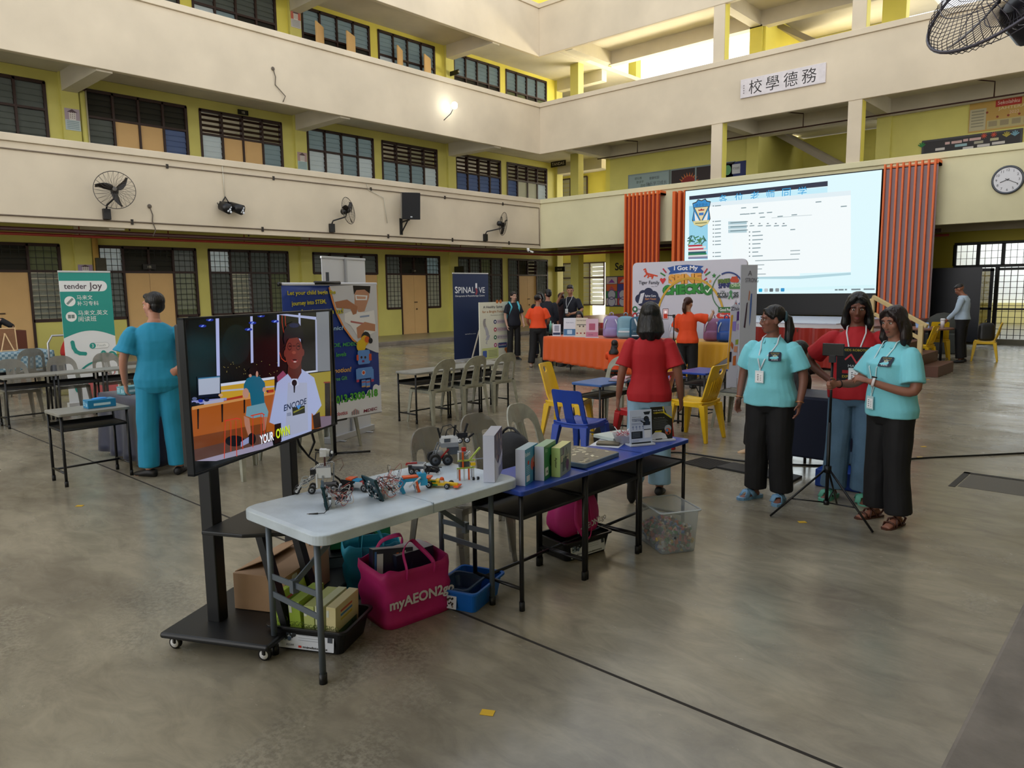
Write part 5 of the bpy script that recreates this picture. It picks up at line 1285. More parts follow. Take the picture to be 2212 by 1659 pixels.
st.tube([(mx_, .03, .02), (mx_-.28, -.2, .02)], .012, 8); st.tube([(mx_, .03, .02), (mx_+.28, -.2, .02)], .012, 8); st.tube([(mx_, .03, .02), (mx_, .35, .02)], .012, 8)
st.build('stand', t)

# ---- dark blue clinic banner
P, t = rollup('roll_up_banner', (-12.6, 11.83, 0), (0, 1), 1.18, 2.08, '#16264c', 'dark blue roll up banner with white clinic lettering by the back walkway')
p, poly = printer(P); w_ = M('#e2e4ea', r=.5); B_ = lambda x, y: P.at(840+x/3.95, 480+y/3.95)
a, b_ = B_(565, 580), B_(818, 580); p.text('SPINAL', a[0], a[1], None, w_, p.dd, w=.64, align='l', bold=.008); p.text('VE', b_[0], a[1]-.005, None, w_, p.dd, w=.21, align='r', bold=.008)
p.text('S', a[0]-.01, a[1]+.01, .15, w_, p.dd+.0003, align='l'); q_ = B_(745, 560); p.rect(q_[0]-.03, q_[1]-.02, q_[0]+.03, q_[1]+.11, w_, p.dd); p.line2([(q_[0]-.01, q_[1]-.02), (q_[0]+.02, q_[1]-.09), (q_[0]-.01, q_[1]-.15)], .05, M('#8f3a4a'), p.dd)
c_ = B_(692, 630); p.text('Chiropractic & Physiotherapy Centre', c_[0], c_[1], .052, w_, p.dd, w=.98, bold=.008); c_ = B_(696, 953); p.text('spinalive.com', c_[0], c_[1], .035, w_, p.dd, w=.36); p.build('print', t)

# ---- healthy spine board on an easel
P = Panel((-12.15, 12.24, 0), (0, 1)); t = empty('display_board', (0, 0, 0), 0, 'cream healthy spine board standing beside the dark blue banner', 'display board')
P.mb(M('#dcdccb', r=.5)).box(0, 1.0, 0, .03, .02, 1.40).build('panel', t)
p, poly = printer(P); p.text('A Healthy Spine', .45, 1.28, .075, M('#3a3a4a'), p.dd, w=.66, bold=.01); p.text('for a Bright Future', .48, 1.17, .075, M('#b07a4a'), p.dd, w=.78, bold=.01); p.text('Good posture starts today', .62, 1.09, .03, M('#6a6a6a'), p.dd, w=.5)
for k in range(18): z_ = .52+.028*k; x_ = .20+.05*math.sin(k*.33)+(.04 if k < 4 else 0); p.line2([(x_-.05+k*.001, z_), (x_+.05-k*.001, z_+.006)], .020, M(('#a9abc0', '#8f8a94')[k > 10]), p.dd)
p.line2([(.24, .50), (.2, .44), (.23, .42)], .02, M('#a9a9b8'), p.dd)
for k, c in enumerate(('#2a3a6a', '#b0485a', '#2f6a4a', '#b0487a')): z_ = .93-.185*k; p.disc(.52, z_, .05, M(c), p.dd); p.rrect(.58, z_-.045, .95, z_+.045, .015, M('#c9bcc4'), p.dd); p.text(('GOOD POSTURE', 'LESS STRAIN', 'BETTER FOCUS', 'HEALTHY GROWTH')[k], .765, z_, .032, M(c), p.dd+.0003, w=.32); p.disc(.52, z_, .022, wh_, p.dd+.0003, 10)
p.rrect(.62, .30, .92, .42, .02, M('#24447a'), p.dd); p.text('Let us take care', .77, .36, .04, wh_, p.dd+.0003, w=.24); p.rrect(.06, .06, .62, .32, .02, M('#c4cc8a'), p.dd); p.rrect(.08, .10, .22, .26, .02, M('#4a62a8'), p.dd+.0003)
for k in range(5): p.rect(.27, .25-.035*k, .58, .262-.035*k, M('#7a7f6a'), p.dd+.0003)
for a_ in ((.60, 1.40), (.72, 1.40), (.88, .24), (.92, .17), (.95, .25)): p.disc(a_[0], a_[1]+.01, .045, M('#c07038'), p.dd, 12)
p.build('print', t)
P.mb(M('#b9b0a0', r=.6)).bar((.2, .03, 1.2), (.1, .4, 0), .03).bar((.8, .03, 1.2), (.9, .4, 0), .03).build('easel', t)

# ---- big photo backdrop
P = Panel((-8.36, 12.9, 0), (1, 0)); t = empty('photo_backdrop', (0, 0, 0), 0, 'large white photo backdrop reading I Got My Spine Check', 'backdrop')
C7 = lambda x, y: P.at(1300+x/3.95, 400+y/3.95)
a0 = C7(262, 1500); a1 = C7(1245, 640); BWd = a1[0]-a0[0]
q = rr(a0[0], 0, a1[0], a1[1]+.03, .10, 6); k_ = MB(M('#c6c6d4', r=.55)); k_.T = P.T
plate2d(k_, q, [], .05, lambda u_, w_, d_: (u_, d_, w_), M('#c6c6d4', r=.55)); k_.build('panel', t, bevel=.01)
p, poly = printer(P, .028)
def tt(s_, xa, ya, xb, yb, c, h=None, bold=.03, oc=None, shear=0):
    a, b_ = C7(xa, ya), C7(xb, yb); rot = math.degrees(math.atan2(b_[1]-a[1], b_[0]-a[0])); p.dd += .0004; L = math.hypot(b_[0]-a[0], b_[1]-a[1]); cx_, cz_ = (a[0]+b_[0])/2, (a[1]+b_[1])/2
    if oc: p.text(s_, cx_, cz_-.008, h, M(oc), p.dd, w=L*1.03, bold=bold+.05, rot=rot); p.dd += .0004
    p.text(s_, cx_, cz_, h, M(c), p.dd, w=L, bold=bold, rot=rot, shear=shear); p.dd += .0002
poly('#24509a', [C7(565, 705), C7(640, 685), C7(740, 678), C7(875, 690), C7(850, 712), C7(875, 735), C7(865, 755), C7(720, 740), C7(575, 762), C7(590, 735)])
tt('I Got My', 622, 714, 826, 710, '#e8eaf2', .11, .03); tt('SPINE', 578, 803, 856, 790, '#e0a24a', .19, .05, '#b8782a'); tt('CHECK!', 528, 895, 872, 878, '#2f8a3a', .20, .06, '#1a5a2a')
q_ = C7(912, 895); p.disc(q_[0], q_[1], .10, M('#2f7a3a'), p.dd); p.line2([(q_[0]-.045, q_[1]), (q_[0]-.01, q_[1]-.04), (q_[0]+.055, q_[1]+.045)], .022, M('#e8ece8'), p.dd+.0003)
for pts, c in (((510, 750, 545, 772), '#2f7a3a'), ((530, 715, 555, 745), '#b0304a'), ((905, 715, 882, 748), '#b0304a'), ((928, 742, 892, 768), '#2f7a3a'), ((900, 795, 878, 815), '#b0304a'), ((905, 826, 880, 832), '#2f7a3a')): p.line2([C7(pts[0], pts[1]), C7(pts[2], pts[3])], .03, M(c), p.dd)
def star(x, y, r_, c): q_ = C7(x, y); p.P2([(q_[0]+(r_ if k % 2 == 0 else r_*.45)*math.sin(R(36*k)), q_[1]+(r_ if k % 2 == 0 else r_*.45)*math.cos(R(36*k))) for k in range(10)], M(c), p.dd)
star(964, 772, .05, '#2f7a3a'); star(931, 820, .04, '#d89a4a'); q_ = C7(527, 815); p.P2([(q_[0], q_[1]-.07), (q_[0]+.07, q_[1]+.02), (q_[0]+.04, q_[1]+.06), (q_[0], q_[1]+.035), (q_[0]-.04, q_[1]+.06), (q_[0]-.07, q_[1]+.02)], M('#c8323a'), p.dd)
# leaping cat mark, name below it
for pts in ([(365, 722), (378, 715), (385, 735)], [(375, 735), (400, 755), (440, 765), (480, 775)], [(385, 750), (410, 775), (445, 778)], [(390, 760), (370, 780)], [(405, 775), (400, 790)], [(440, 778), (435, 797)], [(425, 770), (440, 790)]): p.line2([C7(*w_) for w_ in pts], .028, M('#c8442a'), p.dd)
tt('Tiger Family', 322, 835, 498, 835, '#2a2a3a', .09, .01); tt('since 1974', 430, 863, 480, 862, '#6a6a7a', .02, 0)
def cloud(cx, cy, c, sc): 
    for dx, dy, r_ in ((-70, 5, 34), (-35, -25, 40), (10, -38, 45), (55, -18, 40), (78, 15, 32), (35, 30, 36), (-15, 35, 38), (-50, 28, 34), (0, 0, 55)): q_ = C7(cx+dx, cy+dy); p.disc(q_[0], q_[1], r_*sc, M(c), p.dd, 18)
cloud(395, 965, '#1f2748', .0027); p.dd += .0004
for k in range(9): q_ = C7(335+k*2.5, 1010-k*10); p.line2([(q_[0]-.04, q_[1]), (q_[0]+.04, q_[1]+.02)], .018, M('#d8dae4'), p.dd)
tt('Spine Care', 376, 946, 468, 946, '#d8dae4', .055, .02); tt('Start Young', 376, 972, 472, 972, '#c98a5a', .055, .02)
for k, c in enumerate(('#2f6a4a', '#b02a30', '#3f7ab0', '#a8784a')): q_ = C7(291, 1058+56*k); p.disc(q_[0], q_[1], .065, M(c), p.dd); p.disc(q_[0], q_[1], .03, M('#d8dae4'), p.dd+.0003, 10)
tt('Early Detection', 320, 1060, 440, 1060, '#3a3a4a', .04, .01); tt('Expert Care', 320, 1116, 420, 1116, '#3a3a4a', .04, .01)
q_ = C7(755, 1140); p.dd += .0003; p.ring(q_[0], q_[1], .73, .04, M('#c8a03a'), p.dd, 48, -25, 205, rz=.80)
# round awareness badge
q_ = C7(1082, 905); p.ring(q_[0], q_[1], .325, .018, M('#4a7a5a'), p.dd, 48, 120, 320, rz=.36); p.ring(q_[0], q_[1], .325, .026, M('#2a3f7a'), p.dd+.0002, 48, -45, 115, rz=.36)
tt('FREE', 1000, 822, 1100, 812, '#5f7a3a', .08, .05, '#3a4a2a'); tt('SPINE', 1002, 862, 1108, 850, '#1f2a6a', .09, .05); poly('#4a7a4a', [C7(1100, 845), C7(1205, 830), C7(1190, 868), C7(1200, 885), C7(1095, 885)]); tt('CHECK!', 1114, 856, 1196, 848, '#c9d8b8', .06, .02)
for dx, dy, r_ in ((0, 0, .07), (-20, 5, .05), (20, 8, .05), (-15, -15, .03), (15, -18, .03)): w_ = C7(1140+dx, 805+dy); p.disc(w_[0], w_[1], r_*.8, M('#b8442a'), p.dd, 14)
tt('WORLD', 1018, 905, 1058, 905, '#3a4a4a', .025, .02); tt('SCOLI', 994, 936, 1086, 932, '#2a3a3a', .085, .03); tt('SIS', 1130, 932, 1174, 930, '#2a3a3a', .085, .03); tt('AWARENESS', 996, 957, 1078, 956, '#2a3a4a', .03, .03); tt('MONTH', 1128, 956, 1172, 955, '#2a3a4a', .03, .03)
p.line2([C7(1090, 968), C7(1118, 915), C7(1108, 900), C7(1100, 915), C7(1122, 968)], .025, M('#4a8a5a'), p.dd)
for tx_, y_, c, d_ in (('Good Posture', 1062, '#2f6a3a', 0), ('Stay Active', 1113, '#c8362e', 1), ('Be Aware', 1165, '#1f3a6a', 0)):
    poly(c, [C7(1000, y_-22), C7(1200, y_-26), C7(1200, y_+24), C7(1000, y_+22), C7(985 if d_ else 1004, y_)]); tt(tx_, 1016, y_, 1150, y_, '#e0e2e8', .06, .02)
p.build('print', t)
P.mb(M('#9a9aa6', r=.5)).box(a0[0]+.3, a0[0]+.36, .025, .6, 0, .04).box(a1[0]-.36, a1[0]-.3, .025, .6, 0, .04).bar((a0[0]+.33, .55, .03), (a0[0]+.33, .03, 1.6), .03).bar((a1[0]-.33, .55, .03), (a1[0]-.33, .03, 1.6), .03).build('rear_support', t)

# ---- side wing panel and cut-out standees right of the backdrop
t = empty('side_banner', (0, 0, 0), 0, 'narrow side banner with drawn figures right of the photo backdrop', 'banner')
tp_, bt_ = V((-5.35, 11.3, 0)), V((-4.78, 10.62, 0))
P = Panel((-5.30, 11.05, 0), (.50, .87))
a, b_ = P.at(1612, 575), P.at(1632, 570)
q1, q2, q3, q4 = P.at(1613, 577), P.at(1632, 572), P.at(1622, 830), P.at(1588, 850)
s_ = P.mb(M('#a9aebc', r=.5)); L0, L1 = P.at(1598, 700)[0], P.at(1633, 700)[0]
s_.box(L0, L1, 0, .02, .0, q2[1]); s_.build('sheet', t)
p, poly = printer(P); Q = lambda x, y: P.at(1440+x/9.217, 620+y/9.217)
poly('#3a2838', [Q(1590, 320), Q(1615, 300), Q(1590, 560), Q(1560, 820), Q(1530, 800)]); poly('#a8705a', [Q(1640, 60), Q(1660, 100), Q(1640, 280), Q(1622, 250)]); poly('#3a5a9a', [Q(1680, 130), Q(1700, 130), Q(1690, 350), Q(1660, 700), Q(1640, 780), Q(1655, 350)]); poly('#a8562a', [Q(1575, 1300), Q(1610, 1340), Q(1590, 1460), Q(1560, 1420)])
p.text('A', *P.at(1620, 590), .08, M('#5a5a66'), p.dd); p.text('STRONG', *P.at(1624, 605), .07, M('#5a5a66'), p.dd, w=abs(L1-L0)*.8); p.build('print', t)
t = empty('pencil_standee', (0, 0, 0), 0, 'pencil shaped cut out stand with bags printed on it at the backdrop edge', 'standee')
P = Panel((-5.75, 11.2, 0), (.72, .69)); Q = lambda x, y: P.at(1440+x/9.217, 620+y/9.217)
k_ = P.mb(M('#b9bac6', r=.5)); pts = [Q(1190, 1640), Q(1280, 560), Q(1280, 390), Q(1330, 360), Q(1385, 240), Q(1420, 370), Q(1440, 345), Q(1475, 400), Q(1455, 1000), Q(1400, 1640)]
zb_ = min(q_[1] for q_ in pts); pts[0] = (pts[0][0], .02); pts[-1] = (pts[-1][0], .02)
k_.add([(x, 0, z) for x, z in pts]+[(x, .03, z) for x, z in pts], [tuple(range(10)), tuple(range(19, 9, -1))]+[(i, (i+1) % 10, 10+(i+1) % 10, 10+i) for i in range(10)]); k_.build('cutout_panel', t)
p, poly = printer(P)
poly('#c8942a', [Q(1282, 560), Q(1325, 555), Q(1275, 1100), Q(1235, 1640), Q(1192, 1640)]); poly('#4a2a6a', [Q(1400, 490), Q(1460, 475), Q(1450, 680), Q(1420, 660), Q(1390, 690)]); poly('#8a7ac0', [Q(1310, 690), Q(1385, 680), Q(1370, 880), Q(1310, 870)]); poly('#a890b8', [Q(1400, 740), Q(1450, 720), Q(1440, 860), Q(1395, 850)])
poly('#8a9a3a', [Q(1370, 1050), Q(1430, 1040), Q(1420, 1140), Q(1365, 1150)]); poly('#b05a2a', [Q(1290, 1080), Q(1330, 1150), Q(1310, 1250), Q(1270, 1160)]); poly('#c98a6a', [Q(1340, 1180), Q(1410, 1180), Q(1395, 1300), Q(1330, 1290)]); poly('#1f1a22', [Q(1250, 1290), Q(1295, 1290), Q(1280, 1490), Q(1240, 1490)]); poly('#b8622a', [Q(1320, 1380), Q(1380, 1360), Q(1370, 1560), Q(1310, 1560)]); poly('#b03a2a', [Q(1365, 330), Q(1380, 300), Q(1395, 350)])
p.text('Zhie', *Q(1372, 430), .06, M('#3a3a4a'), p.dd); p.build('print', t)
# ================================================================== BOOTH TABLES
def cloth(x0, x1, yf, depth, zt, hem, m, name, label, amp=.02, rz=0, nf=14):
    """cloth over a table: flat top and a gently pleated front and sides; hem is a function of u"""
    mb = MB(m); n = 60
    prof = []
    for j in range(9): prof.append(('f', j/8))
    def pt(u, v):
        x = x0+(x1-x0)*u
        if v < .6:
            k = v/.6; h = hem(u); z = h+(zt-h)*k; return (x, yf-amp*(1-k)*(1.2+math.sin(u*nf*6.28+.7*math.sin(u*9)))-.01, z)
        k = (v-.6)/.4; return (x, yf+depth*k, zt+.003)
    mb.grid(pt, n, 20)
    for sx, xs in ((-1, x0), (1, x1)):
        def sp_(u, v): h = hem(0 if sx < 0 else 1); return (xs+sx*amp*(1-v)*(1+math.sin(u*12)), yf+depth*u, h+(zt-h)*v)
        mb.grid(sp_, 12, 10)
    o = mb.build(name, solid=.004); o.rotation_euler = (0, 0, rz); return o
def frame_table(label, x0, x1, y0, y1, z, m=M('#6a6a66', r=.5), shelf=True, group=None):
    t = empty('booth_table', ((x0+x1)/2, (y0+y1)/2, 0), 0, label, 'table', group); w = (x1-x0)/2; d = (y1-y0)/2
    MB(m).box(-w, w, -d, d, z-.03, z).build('tabletop', t, bevel=.004)
    for sx in (-1, 1):
        for sy in (-1, 1): MB(blackp).cyl((sx*(w-.03), sy*(d-.03), 0), (sx*(w-.03), sy*(d-.03), z-.03), .014, n=8).build('leg', t)
    if shelf: MB(blackm).box(-w+.03, w-.03, -d+.03, d-.03, .5, .51).build('shelf', t)
    return t
org = M('#cf5212', r=.55, sheen=.2); ylw = M('#d09a1e', r=.55, sheen=.2)
frame_table('long table under the orange cloth', -9.45, -7.05, 11.55, 12.2, .735)
o = cloth(-9.55, -7.0, 11.45, .8, .74, lambda u: .27-.20*u, org, 'orange_tablecloth', ''); tag(o, 'bright orange cloth over the long booth table', 'tablecloth')
frame_table('table under the yellow cloth', -6.95, -5.65, 11.75, 12.35, .735)
o = cloth(-6.93, -5.62, 11.66, .8, .74, lambda u: .12 if u < .55 else .12+.9*(u-.55), ylw, 'yellow_tablecloth', '', nf=9); tag(o, 'golden yellow cloth over the table before the backdrop', 'tablecloth')
# small black table at the healthy spine board
frame_table('small black table with a spine model beside the cream board', -10.9, -10.1, 12.55, 13.3, .72, M('#1c1c1e', r=.4))
tag(cloth(-11.0, -10.3, 14.75, .7, .70, lambda u: .12, M('#5a2a1c', r=.6), 'brown_tablecloth', ''), 'brown draped table behind the orange shirt visitor', 'tablecloth')
# things on it
t = empty('spine_model', (-10.72, 12.75, .72), 0, 'small spine model on the small black table', 'model')
mb = MB(M('#c9c4ae', r=.5)); mb.cyl((0, 0, 0), (0, 0, .02), .07)
for k in range(9): mb.ball((.02*math.sin(k*.6), 0, .05+.03*k), (.035, .03, .014))
mb.build('vertebrae', t)
for k, (x, y, h, c, lab) in enumerate(((-10.55, 12.9, .26, '#7fc9b8', 'teal pump bottle on the small black table'), (-10.4, 12.8, .22, '#c9c9c0', 'pale bottle next to the teal pump bottle'), (-10.62, 13.05, .18, '#a8b0a8', 'short grey bottle behind the spine model'))):
    mb = MB(M(c, r=.3)); mb.lathe([(.001, 0), (.035, 0), (.035, h*.7), (.015, h*.8), (.012, h), (.001, h)], n=14); o = tag(mb.build('bottle'), lab, 'bottle'); o.location = (x, y, .72)
def stand(x, y, z, w, h, rz, label, paint, col='#c9ccd8', name='leaflet_stand', group=None, tilt=-8):
    t = empty(name, (x, y, z), rz, label, 'sign', group)
    T = Euler((R(tilt), 0, 0)).to_matrix().to_4x4()
    mb = MB(M(col, r=.35)); mb.T = T; mb.box(-w/2, w/2, -.003, .003, .012, h); mb.build('card', t)
    MB(M('#c9ced6', r=.2)).box(-w/2-.01, w/2+.01, -.03, .05, 0, .012).build('foot', t, bevel=.002)
    p = MB(); p.T = T; paint(p, w, h); p.build('print', t); return t
RT = R(30)
def pt_a(p, w, h): p.rect(-w*.48, .02, w*.48, h*.4, M('#3f6f9a'), .004); p.text('Scan here', 0, h*.75, h*.06, M('#5a6a8a'), .005, w=w*.6); p.rrect(-w*.2, h*.12, w*.2, h*.35, .01, M('#a8c4dc'), .005)
def pt_b(p, w, h):
    p.text('NUTRITION', 0, h*.86, h*.07, M('#4a3a3a'), .005, w=w*.8); p.rect(-w*.4, h*.62, w*.4, h*.66, M('#4a4a4a'), .005)
    for k in range(8): p.disc((-.35+.1*k)*w, h*(.2+.18*(k % 3)), w*.07, M(('#8f3a3a', '#c9b8a8', '#4a3a3a')[k % 3]), .005, 8)
def pt_c(p, w, h): p.rect(-w*.48, .02, w*.48, h*.3, M('#b8708a'), .004); p.rrect(-w*.25, h*.4, w*.25, h*.75, .01, M('#a8506a'), .005); p.text('STORE', -w*.1, h*.16, h*.06, M('#5a2a4a'), .005)
def pt_d(p, w, h):
    p.text('PRICE LIST', 0, h*.88, h*.06, M('#5a3a2a'), .005, w=w*.6)
    for k in range(9): p.rect(-w*.4, h*(.76-.07*k), w*(.35 if k % 3 else .1), h*(.78-.07*k), M(('#8a7a6a', '#b08a4a')[k % 2]), .005)
def pt_e(p, w, h): p.rect(-w*.45, h*.1, w*.45, h*.3, M('#16264c'), .004); p.rrect(-w*.3, h*.4, w*.3, h*.9, .01, M('#8a90a0'), .005)
stand(-9.35, 11.62, .745, .16, .24, RT, 'smallest pale card stand at the orange table corner', pt_e)
stand(-9.08, 11.70, .745, .25, .37, RT, 'blue footed leaflet stand, tallest left of the floral one', pt_a)
stand(-8.74, 11.64, .745, .24, .38, RT, 'cream leaflet stand with red dots beside the blue footed one', pt_b, '#c9bfae')
stand(-8.44, 11.58, .745, .24, .37, RT, 'pink leaflet stand left of the lilac backpack', pt_c, '#c9a9ba')
stand(-7.16, 11.60, .745, .26, .40, RT, 'cream price list stand right of the dark teal backpack', pt_d, '#c9c4b4')
def backpack(x, y, z, rz, c, label, kind, s=1.0):
    t = empty('backpack', (x, y, z), rz, label, 'backpack'); m = M(c[0], r=.35, var=.08, vs_=12); m2 = M(c[1], r=.4)
    rings = []
    for k in range(9):
        f = k/8; w = .17*(1-.10*f)*(1 if k < 8 else .55)*s; d = (.11-.035*f)*(1 if k < 8 else .5)*s; w *= (.88 if k == 0 else 1); zz_ = f*.44*s+(-.01 if k == 8 else 0)
        rings.append([V((w*math.copysign(abs(math.cos(a))**.55, math.cos(a)), d*math.copysign(abs(math.sin(a))**.6, math.sin(a)), zz_)) for a in [2*PI*i/28 for i in range(28)]])
    MB(m).loft(rings).build('body', t, sub=1)
    pk = MB(m2 if kind != 'lilac' else m); rings = []
    for k in range(6):
        f = k/5; w = .135*s*(1-.08*f)*(.8 if k in (0, 5) else 1); d = .05*s*(.6 if k in (0, 5) else 1); rings.append([V((w*math.copysign(abs(math.cos(a))**.5, math.cos(a)), -.085*s+d*math.copysign(abs(math.sin(a))**.7, math.sin(a)), (.02+f*.19)*s)) for a in [2*PI*i/24 for i in range(24)]])
    pk.loft(rings).build('front_pocket', t, sub=1)
    MB(m2).tube([(-.035*s, 0, .43*s), (-.03*s, -.01, .475*s), (0, -.01, .49*s), (.03*s, -.01, .475*s), (.035*s, 0, .43*s)], .009, 8).build('handle', t)
    w_ = M('#d3dbe4', r=.4)
    if kind == 'v':
        q = MB(w_); q.T = Mx.Translation((0, -.098*s, 0)); q.line2([(-.06*s, .38*s), (-.012*s, .26*s)], .03*s, w_); q.line2([(.06*s, .38*s), (.012*s, .26*s)], .03*s, w_); q.rect(-.11*s, .07*s, .11*s, .09*s, w_, .045*s); q.text('BACKPACK', -.02, .155*s, .02, M('#8fb0b8'), .046*s, w=.12*s); q.build('logo', t, solid=.004)
    elif kind == 'band': MB(w_).box(-.125*s, .125*s, -.142*s, -.136*s, .125*s, .155*s).build('reflective_band', t)
    else:
        for sx in (-1, 1): MB(w_).tube([(sx*.08*s, -.095*s, .36*s), (sx*.12*s, -.085*s, .27*s), (sx*.125*s, -.10*s, .18*s)], .010*s, 8).build('trim', t)
    return t
backpack(-8.10, 11.75, .745, R(28), ('#8f7fb0', '#a898c4'), 'lilac backpack on the orange table, leftmost of three', 'lilac', 1.0)
backpack(-7.76, 11.72, .745, R(28), ('#6f98ac', '#7fa4b4'), 'pale blue backpack with a white band, middle of three', 'band', 1.0)
backpack(-7.44, 11.66, .745, R(28), ('#0f4a66', '#0f4058'), 'dark teal backpack with a white V', 'v', 1.0)
backpack(-6.10, 11.95, .745, R(20), ('#8a5a80', '#9a6a98'), 'sparkly purple backpack on the yellow table', 'lilac', .95)
backpack(-5.82, 11.90, .745, R(20), ('#1a4a9a', '#24549a'), 'bright blue patterned backpack at the yellow table end', 'lilac', .95)
backpack(-6.85, 12.0, .745, R(20), ('#a8a8b8', '#b8b8c4'), 'white patterned backpack left of the orange shirt photographer', 'lilac', .8)
# round table of the man in white
t = empty('round_table', (-4.22, 18.0, 0), 0, 'round brown table by the stage steps', 'table')
MB(M('#7a5648', r=.4, var=.1, vs_=3)).cyl((0, 0, .72), (0, 0, .75), .62, n=40, smooth=False).build('tabletop', t, bevel=.004)
for a in (35, 125, 215, 305): MB(M('#22242a', r=.5)).cyl((.42*math.cos(R(a)), .42*math.sin(R(a)), 0), (.42*math.cos(R(a)), .42*math.sin(R(a)), .72), .028, n=10).build('leg', t)
t = empty('paper_cup', (-3.83, 18.05, .75), 0, 'tall white cup on the round brown table', 'cup')
MB(M('#d8d0d4', r=.5)).lathe([(.001, 0), (.034, 0), (.045, .17), (.001, .17)], n=16).build('cup_body', t); MB(M('#e4e4e6', r=.4)).lathe([(.001, .17), (.05, .17), (.048, .19), (.038, .205), (.001, .205)], n=16).build('lid', t)
t = empty('tablet', (-4.2, 18.0, .75), R(20), 'tilted tablet on the round brown table', 'tablet')
q = MB(M('#7f98c4', r=.2)); q.T = Euler((R(-55), 0, 0)).to_matrix().to_4x4(); q.box(-.13, .13, 0, .008, 0, .19); q.build('slab', t, bevel=.003); MB(blackp).cbox((0, .06, .06), (.1, .01, .13), rot=(R(20), 0, 0)).build('prop', t)
backpack(-3.17, 18.97, .44, R(200), ('#1c1d20', '#141518'), 'black bag resting on the yellow chair by the gate', 'lilac', .95)
tag(MB(M('#3a3c38', r=.8)).ball((-4.35, 20.6, .62), (.42, .25, .38)).box(-4.7, -4.0, 20.3, 20.9, 0, .5).build('covered_trolley', bevel=.03), 'grey covered trolley behind the man in the white shirt', 'trolley')

# left booth: gingham cloth, cork boards on small easels, bottle
frame_table('left booth table under a blue gingham cloth', -15.9, -15.2, 2.1, 4.15, .70)
def gingham():
    m = bpy.data.materials.new('gingham'); m.use_nodes = True; nt = m.node_tree; p = nt.nodes['Principled BSDF']; tc = nt.nodes.new('ShaderNodeTexCoord')
    c = nt.nodes.new('ShaderNodeTexChecker'); c.inputs['Scale'].default_value = 22; c.inputs[1].default_value = (*lin('#5f7f90'), 1); c.inputs[2].default_value = (*lin('#9fb4bc'), 1)
    nt.links.new(tc.outputs['Object'], c.inputs[0]); nt.links.new(c.outputs[0], p.inputs['Base Color']); p.inputs['Roughness'].default_value = .8; return m
gg = MB(gingham())
def gf(u, v):
    y = 2.0+2.25*u
    if v < .5: k = v/.5; return (-15.12+.02*math.sin(u*40)*(1-k), y, .42+.28*k-.05*math.sin(u*3)*(1-k))
    return (-15.12-.85*(v-.5)/.5, y, .706)
gg.grid(gf, 50, 16)
def gf2(u, v): return (-15.12-.8*u, 4.26+.03*(1-v), .30+.40*v+.25*u*(1-v))
gg.grid(gf2, 12, 8); tag(gg.build('gingham_cloth', solid=.004), 'blue gingham cloth hanging off the left booth table', 'tablecloth')
cork = M('#8a6244', r=.8, var=.1, vs_=30); lw = M('#d9b98c', r=.6)
for (y, w, h, lab) in ((2.95, .62, .58, 'larger cork board on a wooden easel at the picture edge'), (3.62, .36, .40, 'smaller cork board on a wooden easel')):
    t = empty('cork_board', (-15.5, y, .71), R(90), lab, 'board'); T = Euler((R(-6), 0, 0)).to_matrix().to_4x4()
    a = MB(cork); a.T = T; a.box(-w/2, w/2, 0, .015, .02, h); a.build('panel', t)
    a = MB(lw); a.T = T; e_ = .018
    for q in ((-w/2, w/2, 0, e_), (-w/2, w/2, h, h+e_), (-w/2, -w/2+e_, 0, h), (w/2-e_, w/2, 0, h)): a.box(q[0], q[1], -.004, .018, q[2], q[3])
    a.build('frame', t)
    a = MB(lw); a.bar((-.10, -.10, 0), (0, -.01, h*.8), .014); a.bar((.10, -.10, 0), (0, -.01, h*.8), .014); a.bar((0, .16, 0), (0, .02, h*.8), .014); a.build('easel', t)
mb = MB(M('#c9b4bc', r=.4)); mb.lathe([(.001, 0), (.05, 0), (.05, .26), (.045, .3), (.001, .31)], n=18); o = tag(mb.build('bottle'), 'tall pale pink bottle in front of the larger cork board', 'bottle'); o.location = (-15.2, 2.93, .712)
tag(MB(M('#5a2c1c', r=.5)).box(-19.7, -19.2, 3.6, 4.9, .12, .92).build('wooden_cabinet', bevel=.01), 'low reddish brown cabinet behind the left booth', 'cabinet')
# trolley with a red bag, stool
t = empty('hand_trolley', (-14.0, 4.05, 0), R(90), 'silver handled trolley with a grey body left of the teal banner', 'trolley')
mb = MB(M('#b4b6ba', r=.3, metal=.7)); mb.tube([(-.19, 0, .25), (-.19, -.02, .9), (-.12, -.02, 1.02), (.12, -.02, 1.02), (.19, -.02, .9), (.16, 0, .6)], .018, 8); mb.build('handle', t)
MB(M('#55585f', r=.5)).box(-.16, .2, -.1, .15, .12, .55).build('box_body', t, bevel=.02)
for sx in (-.17, .2): MB(blackp).cyl((sx, .0, .08), (sx+.03, .0, .08), .08, n=18).build('wheel', t)
o = tag(MB(M('#a31d18', r=.5, bump=.3, bs=8)).loft([[V((r_*math.cos(a)*1.1, r_*math.sin(a)*.7, z)) for a in [2*PI*k/14 for k in range(14)]] for r_, z in ((.16, 0), (.21, .06), (.17, .18), (.07, .32), (.02, .40))]).build('red_bag', sub=1), 'red bag standing behind the trolley handle', 'bag'); o.location = (-14.6, 4.35, .60)
frame_table('small dark stool under the red bag', -14.85, -14.35, 4.05, 4.65, .60, M('#2a2a2c', r=.5), shelf=False)
